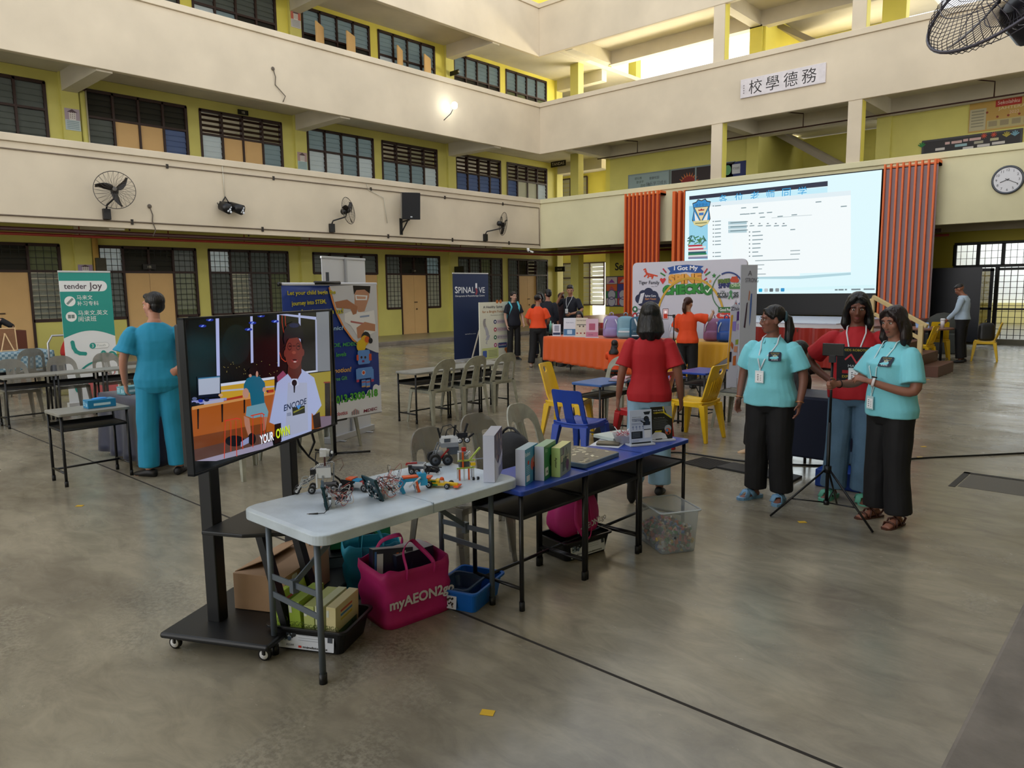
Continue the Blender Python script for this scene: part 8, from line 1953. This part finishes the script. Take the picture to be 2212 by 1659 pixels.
def s1(p, w, h):
    p.rect(-w/2, .012, w/2, h, M('#c3d0ea', r=.3), .004); k_ = M('#2a3f7a'); d_ = M('#101c2c')
    p.text('BUILD CODE', -w*.18, h*.80, h*.022, d_, .005, w=w*.4); p.text('INNOVATE', -w*.12, h*.745, h*.035, k_, .005, w=w*.55, bold=.02); p.text('TOMORROW', -w*.10, h*.70, h*.035, k_, .005, w=w*.6, bold=.02)
    for k in range(3): p.rect(-w*.42, h*(.63-.02*k), w*.05, h*(.64-.02*k), M('#8a9ac4'), .005)
    for k in range(4): p.disc(-w*.36+w*.15*k, h*.53, w*.04, M('#7f90c0'), .005, 10); p.rect(-w*.38+w*.15*k, h*.45, -w*.33+w*.15*k, h*.50, M('#9aa8d0'), .005)
    p.P2([(w*.12, h*.94), (w*.45, h*.95), (w*.38, h*.86), (w*.18, h*.86)], d_, .005); p.disc(w*.25, h*.74, w*.12, d_, .005, 16); p.rect(w*.1, h*.56, w*.42, h*.66, d_, .005); p.line2([(w*.2, h*.6), (w*.0, h*.69)], w*.05, d_, .006); p.line2([(w*.3, h*.7), (w*.28, h*.6)], w*.16, M('#1a2a44'), .006)
    p.rect(-w*.44, h*.2, w*.06, h*.40, d_, .005); p.rrect(w*.14, h*.2, w*.44, h*.42, .004, M('#e0e6f2'), .005); p.rect(w*.12, h*.43, w*.44, h*.45, d_, .006); p.rect(-w*.44, h*.05, w*.44, h*.09, d_, .005); p.rect(-w*.4, h*.13, -w*.1, h*.14, M('#6a7ab0'), .005)
    for k in range(5): p.rect(-w*.40, h*(.36-.03*k), -w*.05, h*(.368-.03*k), M('#7a8698'), .006)
def s2(p, w, h):
    p.rect(-w/2, .012, w/2, h, M('#14161c', r=.3), .004); y_ = M('#c9b82a'); p.P2([(w*.1, h), (w/2, h), (w/2, h*.66), (w*.25, h*.78)], M('#8a9098'), .0045); p.line2([(w*.08, h*.99), (w*.12, h*.82), (w*.46, h*.66)], w*.06, y_, .005); p.text('THE MATH', -w*.15, h*.90, h*.03, M('#d8dce0'), .006, w=w*.5, bold=.02); p.text('CENTER', -w*.12, h*.83, h*.045, y_, .006, w=w*.52, bold=.03)
    p.text('Why choose us?', -w*.12, h*.68, h*.022, M('#d8dce0'), .006, w=w*.5)
    for k in range(11): p.rect(-w*.42, h*(.63-.027*k), w*(.2+.05*(k % 3)), h*(.637-.027*k), M('#6a7078'), .006)
    p.disc(w*.28, h*.35, w*.16, M('#9aa4b0'), .006, 18); p.disc(w*.28, h*.27, w*.14, M('#c05a3a'), .0062, 18); p.disc(w*.24, h*.3, w*.06, M('#3a90c8'), .0064, 10); p.disc(w*.3, h*.22, w*.05, M('#101418'), .0066, 10)
    p.P2([(-w*.48, .014), (w*.25, .014), (w*.15, h*.2), (-w*.25, h*.32), (-w*.48, h*.2)], M('#d8dce4'), .006); p.rrect(-w*.34, h*.27, -w*.02, h*.31, .003, y_, .007); p.rrect(-w*.32, h*.05, 0, h*.08, .003, M('#14161c'), .007)
sa = math.atan2(.36, .93)
SD1 = onT(1376, 967, ZD); SD2 = onT(1419, 955, ZD)
stand(-2.60, 4.12, ZD, .165, .235, R(62), 'pale blue acrylic sign stand with a dark robot figure', s1, '#c3cbe0', 'sign_stand', tilt=-4)
stand(-2.565, 4.325, ZD, .165, .235, R(62), 'black and yellow acrylic sign stand at the desk row end', s2, '#1a1c22', 'sign_stand', tilt=-4)
# leaflets on the back desk and dark bag, gadget shelf
t = empty('leaflet_stack', (-4.62, 6.85, .661), .3, 'stack of pink and grey leaflets on the faded blue desk', 'leaflets')
for k, c in enumerate(('#3a4a5a', '#b9a0aa', '#a8b0ba', '#c98f9a', '#c9a4ac')): MB(M(c, r=.5)).box(-.10+.01*k, .10+.008*(k % 3), -.07, .07+.006*(k % 2), .011*k, .011*k+.010).build('leaflet_bundle', t)
tag(MB(M('#c9cdd0', r=.6)).loft([[V((.05*r_*math.cos(a), .04*r_*math.sin(a), z)) for a in [2*PI*k/8 for k in range(8)]] for r_, z in ((1, 0), (1.1, .02), (.6, .04))], smooth=False).build('crumpled_tissue'), 'crumpled white tissue beside the leaflet stack', 'tissue'); bpy.data.objects['crumpled_tissue'].location = (-4.72, 7.0, .661)
tag(MB(M('#121316', r=.8, bump=.3, bs=20)).ball((0, 0, .16), (.16, .10, .17)).ball((0, 0, .05), (.15, .11, .06)).build('black_pouch', sub=1), 'black pouch with a small triangle mark on the floor behind the stick bowl', 'pouch'); o = bpy.data.objects['black_pouch']; o.location = (-4.3, 6.15, .002)
o = tag(MB(M('#1a1b20', r=.7, bump=.4, bs=12)).loft([[V((r_*math.cos(a), r_*.75*math.sin(a), z)) for a in [2*PI*k/20 for k in range(20)]] for r_, z in ((.14, 0), (.17, .08), (.15, .2), (.10, .27), (.03, .30))]).tube([(-.1, 0, .2), (-.12, .02, .3), (0, .02, .34), (.1, 0, .24)], .012, 6).build('dark_bag', sub=1), 'dark grey bag on the clear chair behind the tallest game box', 'bag'); o.location = (-3.30, 3.62, .445)

# ================================================================== UNDER THE TABLES
def tote(name, loc, rz, w, d, h, m, label, flare=1.04, txt=None, open_=True):
    t = empty(name, loc, rz, label, 'bag'); mb = MB(m); rings = []
    for k in range(9):
        f = k/8; ww = w*(1+(flare-1)*f)/2+.006*math.sin(k*2.1); dd = d*(1+(flare-1)*f)/2+.005*math.cos(k*1.7); rg = []
        for i in range(32):
            a = 2*PI*i/32; c_, s_ = math.cos(a), math.sin(a); x = ww*math.copysign(abs(c_)**.28, c_); y = dd*math.copysign(abs(s_)**.28, s_); rg.append(V((x+.006*math.sin(3*a+k), y+.006*math.sin(4*a+k*1.3), h*f+.008*math.sin(5*a)*(f > .9))))
        rings.append(rg)
    mb.loft(rings, cap=False); fl = [V((v.x, v.y, .004)) for v in rings[0]]; mb.add(fl, [tuple(range(32))]); mb.build('bag_body', t, solid=.003)
    for sy in (-1, 1):
        pts = [(-w*.2, sy*d*.5, h*.80), (-w*.2, sy*d*.52, h), (-w*.14, sy*d*(.42 if sy > 0 else .30), h*1.22), (w*.02, sy*d*.2, h*1.34), (w*.14, sy*d*(.35 if sy > 0 else .2), h*1.20), (w*.2, sy*d*.52, h), (w*.2, sy*d*.5, h*.80)]
        pp, _ = smooth_path(pts, [0]*7, 5); MB(m).tube(pp, [(.0022, .014)]*len(pp), 6).build('handle', t)
    if txt:
        p = MB(); p.T = Mx.Translation((0, -d*flare*.5-.009, 0)); p.text(txt, w*.02, h*.42, None, M('#cfc9d0', r=.5), .0, w=w*.98, bold=.03, rot=0); p.build('lettering', t, solid=.001)
    return t
pink = M('#b9206e', r=.6, bump=.35, bs=7, var=.08, vs_=6)
tote('tote_bag', (-2.96, 2.38, .001), R(90)-.14+R(0), .40, .30, .30, pink, 'large pink shopping bag with white lettering stuffed with boxes', txt='myAEON2go')
def boxed(name, loc, d, rot, m, label, cat='box', side=None):
    t = empty(name, loc, 0, label, cat); t.rotation_euler = rot; MB(m).box(-d[0]/2, d[0]/2, -d[1]/2, d[1]/2, 0, d[2]).build('carton', t, bevel=.002)
    if side: p = MB(); side(p, d); p.build('print', t)
    return t
def ap(p, d):
    p.T = Mx.Translation((0, -d[1]/2-.001, 0)); w_ = M('#d0d2d8'); p.rect(-d[0]*.40, d[2]*.2, -d[0]*.25, d[2]*.9, w_); p.rect(-d[0]*.46, d[2]*.5, -d[0]*.41, d[2]*.95, M('#3a6ab0')); p.rect(d[0]*.08, d[2]*.55, d[0]*.14, d[2]*.9, M('#d0622a')); p.rect(d[0]*.18, d[2]*.4, d[0]*.22, d[2]*.9, M('#d8a88a')); p.T = p.T @ Mx.Translation((d[0]*.33, 0, d[2]*.5)) @ Mx.Rotation(R(-90+0), 4, 'Y'); p.text('Apitor', 0, 0, .04, w_, 0, w=d[2]*.9, bold=.03)
    p.T = Mx.Translation((0, 0, d[2]+.001)); g = M('#a5a3a8', r=.5); p.add([(-d[0]/2, -d[1]/2, 0), (d[0]/2, -d[1]/2, 0), (d[0]/2, d[1]/2, 0), (-d[0]/2, d[1]/2, 0)], [(0, 1, 2, 3)], g)
boxed('game_box', (-2.98, 2.30, .12), (.22, .07, .235), (R(-10), R(6), R(70)), M('#1a1f38', r=.3), 'dark blue game box sticking out of the large pink bag', side=ap)
boxed('game_box', (-3.0, 2.44, .10), (.24, .14, .225), (0, R(0), R(85)), M('#23283c', r=.3), 'second dark game box lying flat inside the large pink bag', side=lambda p, d: (setattr(p, 'T', Mx.Translation((0, 0, d[2]+.001))), p.add([(-d[0]/2, -d[1]/2, 0), (d[0]/2, -d[1]/2, 0), (d[0]/2, d[1]/2, 0), (-d[0]/2, d[1]/2, 0)], [(0, 1, 2, 3)], M('#b0a8ae', r=.5))))
def bin_(name, loc, rz, w, d, h, m, label, t_=.004, inner=None, lab=None, cat='storage bin'):
    t = empty(name, loc, rz, label, cat); mb = MB(m); k0 = .86
    def r_(k, z, e=0): return [V((x*k, y*k, z)) for x, y in rr(-w/2-e, -d/2-e, w/2+e, d/2+e, .03, 4)]
    mb.loft([r_(k0, .0), r_(k0+.02, .02), r_(.985, h-.012), r_(1.0, h-.012, .012), r_(1.0, h, .012), r_(.985, h, 0), r_(.97, h-.02), r_(k0+.0, .02, -.006), r_(k0*.98, .008, -.006)], cap=True, smooth=False); mb.build('tub', t, bevel=.0015)
    if lab: p = MB(); p.T = Mx.Translation((0, -d/2*.945, h*.5)) @ Mx.Rotation(R(-6.5), 4, 'X'); lab(p, w, h); p.build('paper_label', t)
    return t
def lbl(p, w, h):
    p.rrect(-w*.38, -h*.36, w*.36, h*.30, .004, M('#ccd0d8', r=.5), .004); g = random.Random(6)
    for i in range(26): p.disc(-w*.34+g.random()*w*.2, -h*.02+g.random()*h*.28, .006+g.random()*.006, M(g.choice(['#1a2430', '#4a5a70', '#8a9aac', '#101418'])), .005, 8)
    for k in range(3): p.rect(-w*.1, h*(.16-.09*k), w*.22, h*(.175-.09*k), M('#8a9098'), .005)
    p.text('45544', -w*.26, -h*.22, h*.09, M('#22262c'), .005, align='l'); p.text('mindstorms', w*.12, -h*.26, h*.09, M('#1f2226'), .005, w=w*.32, bold=.02); p.rect(-w*.1, -h*.30, -w*.06, -h*.22, M('#c02a20'), .005); p.rect(w*.28, h*.0, w*.34, h*.2, M('#3a3f48'), .005)
bk_ = M('#101113', r=.35)
def facing(px, py): p = atZ(px, py, 0); return p
bin_('storage_bin', (-3.02, 1.90, .001), R(28), .40, .30, .125, bk_, 'black storage bin with a paper label holding green game boxes', lab=lbl)
def gbx(p, d, k):
    y = M('#7f9a3a'); p.T = Mx.Translation((0, -d[1]/2-.001, 0)); p.rect(-d[0]*.45, d[2]*.75, -d[0]*.2, d[2]*.92, M('#d0d4c8')); p.text('GIGO', d[0]*.1, d[2]*.5, d[2]*.1, M('#4a5a1a')); p.rect(-d[0]*.4, d[2]*.1, d[0]*.0, d[2]*.3, M('#b8bfa8'))
    p.T = Mx.Translation((d[0]/2+.001, 0, 0)) @ Mx.Rotation(R(90), 4, 'Z')
    for j, (c, z) in enumerate((('#c9604a', .8), ('#4a8ac0', .7), ('#d0b84a', .6))): p.rect(-d[1]*.3, d[2]*z, d[1]*.2, d[2]*(z+.05), M(c))
    if d[1] > .04: p.rect(-d[1]*.4, d[2]*.05, d[1]*.4, d[2]*.4, M('#5a7a4a')); p.line2([(-d[1]*.3, d[2]*.1), (d[1]*.2, d[2]*.35), (d[1]*.3, d[2]*.1)], .005, M('#1f3a1a'))
for k, (x, y, w, th, h, c, tilt, lab) in enumerate(((-.13, .015, .045, .25, .235, '#a3bf4a', -14, 'lime game box leaning leftmost in the black bin'), (-.06, .0, .06, .24, .215, '#93ad3e', -4, 'second lime game box from the left in the black bin'), (.005, 0, .055, .24, .20, '#b3bd72', 0, 'khaki topped game box in the middle of the black bin'), (.06, 0, .045, .24, .205, '#c9cfa8', 0, 'cream sided game box right of the khaki one in the black bin'), (.115, 0, .05, .24, .205, '#d8cc9a', 2, 'pale yellow game box at the right end of the black bin'))):
    q_ = Mx.Rotation(R(28), 4, 'Z') @ V((x, y, 0)); o = boxed('game_box', (-3.02+q_.x, 1.90+q_.y, .022), (w, th, h), (0, R(tilt), R(28)), M(c, r=.4), lab, side=lambda p, d, k=k: gbx(p, d, k))
# teal bag behind, green kit box on a black case, bottle
tote('tote_bag', (-3.30, 2.42, .001), R(60), .30, .16, .30, M('#147f96', r=.6, bump=.35, bs=7), 'teal shopping bag behind the large pink bag')
t = boxed('kit_case', (-3.62, 2.52, .001), (.40, .28, .16), (0, 0, R(58)), bk_, 'black kit case with a grey robot label under the green box', 'case', side=lambda p, d: (setattr(p, 'T', Mx.Translation((0, -d[1]/2-.001, 0))), p.rect(-d[0]*.4, d[2]*.15, d[0]*.42, d[2]*.95, M('#5f666c')), p.disc(-d[0]*.1, d[2]*.65, .03, M('#16181c')), p.text('Mini Robot', d[0]*.15, d[2]*.3, d[2]*.14, M('#d0d4d8'))))
boxed('kit_box', (-3.60, 2.56, .165), (.36, .14, .24), (R(-8), 0, R(58)), M('#13301f', r=.4), 'green game box with a robot picture standing on the black kit case', side=lambda p, d: (setattr(p, 'T', Mx.Translation((0, -d[1]/2-.001, 0))), p.rect(-d[0]*.49, d[2]*.02, d[0]*.49, d[2]*.98, M('#1a6a42')), p.rect(-d[0]*.49, d[2]*.9, d[0]*.49, d[2]*.98, M('#14224a')), [p.disc(x, z, r_, M(c), 0, 10) for x, z, r_, c in ((-.04, .15, .03, '#7a8a86'), (0, .12, .025, '#3a4440'), (.05, .09, .03, '#22282c'), (-.02, .05, .012, '#c9b04a'), (.02, .05, .012, '#b85a2a'))], p.text('Robot', d[0]*.25, d[2]*.8, .02, M('#c9d8cf')), p.line2([(0, .17), (.1, .06)], .006, M('#14181a'))))
t = empty('water_bottle', (-3.47, 2.16, .001), 0, 'white insulated bottle with a steel rim and black lid', 'bottle')
MB(M('#c9ccd2', r=.3)).lathe([(.001, 0), (.040, 0), (.042, .01), (.042, .20), (.001, .2)], n=24).build('bottle_body', t); MB(steel).lathe([(.001, .20), (.043, .20), (.043, .215), (.001, .215)], n=24).build('rim', t); MB(blackp).lathe([(.001, .215), (.038, .215), (.036, .27), (.02, .28), (.001, .28)], n=20).tube([(-.03, 0, .26), (-.04, 0, .31), (.0, 0, .33), (.03, 0, .30)], .006, 6).build('lid', t)
tag(MB(M('#101114', r=.8, bump=.3, bs=15)).ball((0, 0, .17), (.15, .10, .19)).ball((0, -.06, .10), (.11, .06, .08)).build('black_rucksack', sub=1), 'black rucksack behind the white bottle under the table', 'backpack'); bpy.data.objects['black_rucksack'].location = (-3.66, 2.25, 0)
# cardboard carton on the trolley base
t = empty('cardboard_carton', (tl_(.62, .03, 0)[0], tl_(.62, .03, 0)[1], .0965), math.atan2(U.y, U.x), 'worn cardboard carton with open flaps on the television trolley base', 'carton')
cb = M('#9c7c5e', r=.7, var=.08, vs_=8); MB(cb).box(-.22, .22, -.14, .16, 0, .19).build('carton_body', t, bevel=.003)
q = MB(cb); q.add([(-.22, -.14, .19), (.22, -.14, .19), (.20, -.02, .202), (-.2, -.02, .202)], [(0, 1, 2, 3)]); q.add([(-.2, .16, .19), (.21, .16, .19), (.20, .03, .225), (-.1, .03, .23)], [(0, 1, 2, 3)]); q.add([(.22, -.14, .19), (.22, .16, .19), (.33, .14, .18), (.33, -.10, .185)], [(0, 1, 2, 3)]); q.build('flap', t, solid=.004)
q = MB(M('#b98a5a', r=.3)); q.box(-.03, .03, -.142, -.1405, 0, .19); q.rrect(-.16, .10, -.11, .18, .01, M('#d0d2d0', r=.6), .1415); q.P2([(-.17, .06), (-.13, .02), (-.10, .05), (-.09, .13), (-.12, .16), (-.15, .11)], M('#cfd2d2', r=.6), .142); q.build('tape', t)
# blue bin, grey tub inside
t = bin_('storage_bin', (-2.80, 2.70, .001), R(17)+0, .26, .34, .12, M('#1560b8', r=.35), 'bright blue open storage bin beside the large pink bag', lab=lambda p, w, h: (p.rrect(-w*.45, -h*.40, w*.05, h*.25, .004, M('#c9ced6', r=.5), .004), [p.disc(-w*.4+random.Random(i).random()*w*.38, -h*.32+random.Random(i+50).random()*h*.4, .006, M(('#3a2a24', '#8a7a72', '#1a1414')[i % 3]), .005, 7) for i in range(30)]))
bin_('inner_tub', (-2.82, 2.66, .03), R(17), .18, .22, .09, M('#3a4f6c', r=.4, tl=.25), 'smaller slate blue tub inside the bright blue bin')
# second pink bag on a black bin
bin_('storage_bin', (-2.82, 3.68, .001), R(80), .40, .27, .13, bk_, 'black storage bin under the smaller pink bag', lab=lbl)
q = MB(pink); rg = []
for z, a, b, xo in ((0, .15, .11, 0), (.06, .20, .15, .0), (.14, .19, .14, .0), (.22, .15, .11, .02), (.30, .09, .06, .04), (.40, .045, .03, .06)): rg.append([V((xo+a*math.cos(t_)*(1+.08*math.sin(5*t_+z*20)), b*math.sin(t_)*(1+.08*math.sin(4*t_+z*14)), z+.015*math.sin(3*t_))) for t_ in [2*PI*k/36 for k in range(36)]])
t = empty('tote_bag', (-2.83, 3.68, .125), R(80), 'smaller crumpled pink shopping bag with white lettering on the black bin', 'bag')
q.loft(rg); q.build('bag_body', t, sub=1); p = MB(); p.T = Mx.Translation((.02, -.155, .09)) @ Mx.Rotation(R(-6), 4, 'X'); p.text('myAEON2go', 0, 0, .05, M('#cfc9d0'), 0, w=.26, bold=.03, rot=12); p.build('lettering', t)
pp, _ = smooth_path([(-.06, -.10, .26), (-.11, -.15, .12), (-.06, -.19, .02), (.0, -.17, .06), (.02, -.13, .22)], [0]*5, 6); MB(pink).tube(pp, [(.0025, .013)]*len(pp), 6).build('handle', t)
# clear box of bricks
t = empty('clear_box', (-2.42, 4.17, .001), R(58), 'clear plastic box filled with loose toy bricks on the floor', 'storage box'); t.scale = (.88, .88, .96); cl = M('#c3ccd4', r=.08, tl=.72)
def r_(k, z, e=0): return [V((x*k, y*k, z)) for x, y in rr(-.155-e, -.20-e, .155+e, .20+e, .03, 5)]
MB(cl).loft([r_(.88, 0), r_(.90, .02), r_(1, .28), r_(1, .283, .012), r_(1, .295, .012), r_(1, .295, .002)], cap=False).loft([r_(.88, .002), r_(.4, .002)], cap=True).build('tub', t, solid=.002)
MB(M('#d0d6dc', r=.15, tl=.35)).tube([(v.x, v.y, .290) for v in r_(1, .29, .012)], .005, 6, closed=True).build('rim', t)
bcol = ['#b02a24', '#c8a02a', '#2a5a9a', '#1a1c20', '#d4d2cc', '#2a7a4a', '#c9a98a', '#8a8f96', '#c85a2a', '#5a3a2a', '#c98aa8']
g = random.Random(12); kinds = []
for c in bcol:
    for (a, b, h_) in ((.016, .016, .0096), (.032, .016, .0096)):
        q = MB(M(c, r=.35)); q.box(-a/2, a/2, -b/2, b/2, 0, h_); studs(q, -a/2, a/2, -b/2, b/2, h_, M(c, r=.35)); kinds.append(q)
N = 0
bm_ = MB(); 
for i in range(900):
    x, y, z = g.uniform(-.132, .132), g.uniform(-.175, .175), .006+.15*g.random()**.8
    if z > .145+.02*math.sin(x*20+y*9): z *= .9
    sk_ = .89+.09*z/.16; q = kinds[g.randrange(len(kinds))]; Tm = Mx.Translation((x*sk_, y*sk_, z)) @ Euler((g.random()*6, g.random()*6, g.random()*6)).to_matrix().to_4x4() @ Mx.Scale(1.4, 4)
    b0 = len(bm_.v); bm_.v += [tuple(Tm @ V(v)) for v in q.v]; kk = bm_.mi(q.mats[0])
    for f in q.f: bm_.f.append(tuple(b0+j for j in f)); bm_.fm.append(kk); bm_.sm.append(False)
o = bm_.build('toy_bricks', t); o['kind'] = 'stuff'

# ================================================================== TRIPODS, FLOOR ITEMS, NEAR FAN
def tripod(loc, rz, h, hub, spread, label, phone=True, r=.013, screen='#c9b0a0'):
    t = empty('phone_tripod', loc, rz, label, 'tripod'); m_ = M('#131417', r=.3, metal=.3)
    MB(m_).cyl((0, 0, .10), (0, 0, h*.62), r, n=12).cyl((0, 0, h*.6), (0, 0, h), r*.7, n=12).cyl((0, 0, hub-.02), (0, 0, hub+.03), r*2, n=10).cyl((0, 0, .10), (0, 0, .13), r*1.6, n=10).build('pole', t)
    for a in (215, 335, 95):
        e_ = V((spread*math.cos(R(a)), spread*math.sin(R(a)), .008)); q = MB(m_); q.tube([V((.02*math.cos(R(a)), .02*math.sin(R(a)), hub)), e_], r*.62, 8); q.tube([V((0, 0, .115)), V((0, 0, hub)).lerp(e_, .62)], r*.4, 6); q.build('leg', t)
    MB(m_).box(-.02, .02, -.02, .02, h, h+.05).build('head_clamp', t)
    if phone: ph = MB(M('#0c0d10', r=.2)); ph.T = Mx.Translation((0, .0, h+.09)); ph.box(-.075, .075, .006, .016, -.045, .045); ph.build('phone', t, bevel=.004)
    return t
t = tripod((-1.835, 5.43, 0), 0.05, 1.15, .36, .40, 'black phone tripod held by the second cyan shirt')
t2 = tripod((-5.95, 10.35, 0), .4, 1.22, .85, .50, 'black camera tripod with a lit phone before the white backdrop', phone=False)
ph = MB(blackp); ph.T = Mx.Translation((-.13, -.02, 1.28)) @ Mx.Rotation(R(15), 4, 'Z'); ph.box(-.045, .045, 0, .01, -.085, .085); ph.rect(-.04, -.078, .04, .078, EM2('#c9a8a8', .8), .001); ph.rect(-.03, -.07, .03, .0, EM2('#b03a2a', .8), .002); ph.disc(.0, .03, .02, EM2('#f0e0e0', .9), .002, 10); ph.bar((.03, .0, -.02), (.12, .01, -.03), .015, .015, blackp); ph.build('phone', t2)
for px, py, lab in ((172, 1093, 'yellow tape mark on the floor left of the television'), (1053, 1540, 'yellow tape mark at the bottom of the floor view'), (1733, 1128, 'yellow tape mark left of the phone tripod'), (1988, 988, 'yellow tape mark on the floor cable at right'), (1995, 965, 'small yellow tape mark above the floor cable'), (1482, 980, 'yellow tape mark where the cable passes the blue desks'), (2005, 820, 'yellow tape mark far right behind the second cyan shirt'), (1140, 797, 'yellow tape mark by the orange visitor feet')):
    p = atZ(px, py, 0); o = tag(MB(M('#c9a01a', r=.5)).box(-.028, .028, -.02, .02, 0, .0015).build('tape_mark'), lab, 'tape'); o.location = (p.x, p.y, .0008); o.rotation_euler = (0, 0, .5 if px == 1053 else .75)
pp, _ = smooth_path([(-4.2, 6.50, .008), (-3.9, 6.52, .008), (-3.67, 6.67, .008), (-3.0, 6.72, .008), (-2.3, 7.1, .008), (-1.85, 7.83, .008), (-1.3, 8.5, .008), (-.9, 9.0, .008), (-.49, 9.5, .008)], [0]*9, 6)
tag(MB(M('#1a1816', r=.6)).tube(pp, .008, 6).build('floor_cable'), 'black cable running along the floor behind the first cyan shirt', 'cable')
mt = MB(M('#17130f', r=.8)); mt.prism([(-3.50, 6.28), (-3.17, 6.21), (-3.12, 6.58), (-3.45, 6.62)], .001, .008)
for k in range(14): a = k/14; mt.bar((-3.49+.32*a, 6.275-.065*a, .0085), (-3.44+.32*a, 6.61-.035*a, .0085), .008, .003, M('#2a241e', r=.7))
tag(mt.build('ribbed_mat'), 'small ribbed black mat on the floor behind the blue desks', 'mat')
tag(MB(M('#121214', r=.5)).prism([(-3.15, 6.30), (-2.40, 6.22), (-2.40, 6.46), (-3.10, 6.56)], .001, .02).build('black_board', bevel=.002), 'thin black board lying on the floor next to the ribbed mat', 'board')
tag(MB(M('#1c1a18', r=.6)).prism([(-1.36, 6.96), (-1.36, 7.58), (-1.31, 7.58), (-1.31, 6.96)], .0005, .003).prism([(-1.36, 7.53), (-.75, 7.53), (-.75, 7.59), (-1.36, 7.59)], .0005, .003).prism([(-1.30, 7.0), (-.75, 7.0), (-.75, 7.52), (-1.30, 7.52)], .0003, .0015, M('#5f5a50', r=.6)).build('floor_hatch'), 'square hatch cover with a dark rim set in the floor', 'hatch')
# navy side table with bits behind the two women
t = frame_table('navy covered table behind the first cyan shirt', -2.62, -1.95, 6.55, 7.05, .72, M('#16182a', r=.6)); 
cv = MB(M('#11182e', r=.8)); cv.box(-.34, .34, -.26, .26, .16, .715); cv.build('cover', t, bevel=.02)
for k, (x, y, w, d, h, c, nm, lab) in enumerate(((-2.10, 6.62, .12, .08, .05, '#c9a4a8', 'pink_pouch', 'pink pouch on the navy covered table'), (-2.0, 6.70, .10, .10, .06, '#6a5a48', 'small_box', 'brown small box on the navy covered table'), (-2.2, 6.85, .16, .12, .07, '#1c1c20', 'black_case', 'black case on the navy covered table'))):
    o = tag(MB(M(c, r=.5)).box(-w/2, w/2, -d/2, d/2, 0, h).build(nm, bevel=.01), lab, 'box' if k else 'pouch'); o.location = (x, y, .7215)
o = tag(MB(M('#1a3f94', r=.4)).box(-.2, .2, -.16, .16, 0, .15).build('blue_crate', bevel=.01), 'blue crate on the floor under the navy covered table', 'crate'); o.location = (-2.02, 6.42, .001)
o = tag(MB(M('#d0561a', r=.5)).box(-.06, .06, -.15, .15, 0, .26).build('orange_bag', bevel=.01), 'orange paper bag behind the girl in red', 'bag'); o.location = (-2.30, 7.32, .722)
frame_table('low dark table holding the orange paper bag', -2.45, -2.05, 7.15, 7.5, .72, M('#1c1c20', r=.6))
# near wall fan at the top right corner of the view
t = empty('wall_fan', (0, 0, 0), 0, 'large black wall fan hanging close at the upper right', 'fan')
fc = CP+_ray(2178, -30)*2.75; FM = Mx.Translation(fc) @ Mx.Rotation(R(62), 4, 'Z') @ Mx.Rotation(R(38), 4, 'Y')
fb = MB(M('#4a4650', r=.35, metal=.3)); fb.T = FM; RR = .30
fb.tube([(0, RR*math.cos(R(a)), RR*math.sin(R(a))) for a in range(0, 360, 8)], .007, 6, closed=True)
for k in range(60):
    a = 2*PI*k/60
    for s_ in (-1, 1): fb.tube([(s_*.075, .05*math.cos(a+.35), .05*math.sin(a+.35)), (s_*.072, RR*.6*math.cos(a+.15), RR*.6*math.sin(a+.15)), (s_*.035, RR*.93*math.cos(a), RR*.93*math.sin(a)), (0, RR*math.cos(a), RR*math.sin(a))], .0016, 4)
for f_ in (.4, .7): 
    for s_ in (-1, 1): fb.tube([(s_*.073, RR*f_*math.cos(R(a)), RR*f_*math.sin(R(a))) for a in range(0, 360, 10)], .002, 4, closed=True)
fb.build('guard', t)
q = MB(M('#2a2730', r=.4)); q.T = FM; q.tube([(.07, 0, 0), (.10, 0, 0), (.22, 0, 0), (.25, 0, 0)], [.05, .085, .08, .04], 16); q.ball((-.02, 0, 0), (.05, .06, .06)); q.build('motor', t)
q = MB(M('#3c3840', r=.35)); q.T = FM
for k in range(3):
    a0 = 2*PI*k/3+.5; vs_ = []
    for i in range(6):
        r2_ = .05+(RR-.08)*i/5
        for j in range(4): s_ = (j/3-.5); aa = a0+s_*(.9-.4*i/5)+.35*i/5; vs_.append((-.0+s_*.05, r2_*math.cos(aa), r2_*math.sin(aa)))
    q.add(vs_, [(i*4+j, i*4+j+1, i*4+j+5, i*4+j+4) for i in range(5) for j in range(3)], None, True)
q.build('blades', t, solid=.003)
e0 = FM @ V((.15, 0, 0)); MB(blackp).tube([e0, e0+V((.15, .1, -.05)), V((-.36, e0.y+.25, e0.z-.1))], .018, 10).build('arm', t)

# ------------------------------------------------------------------ thickness, rounded edges and smoothing, added once everything stands
for o in list(COL.objects):
    if 'finish' in o:
        so, be, se, su = o['finish']; del o['finish']
        if so:
            q = o.modifiers.new('s', 'SOLIDIFY'); q.thickness = so; q.offset = 0
        if be:
            q = o.modifiers.new('b', 'BEVEL'); q.width = be; q.segments = int(se); q.limit_method = 'ANGLE'; q.angle_limit = R(40)
        if su:
            q = o.modifiers.new('u', 'SUBSURF'); q.levels = int(su); q.render_levels = int(su)
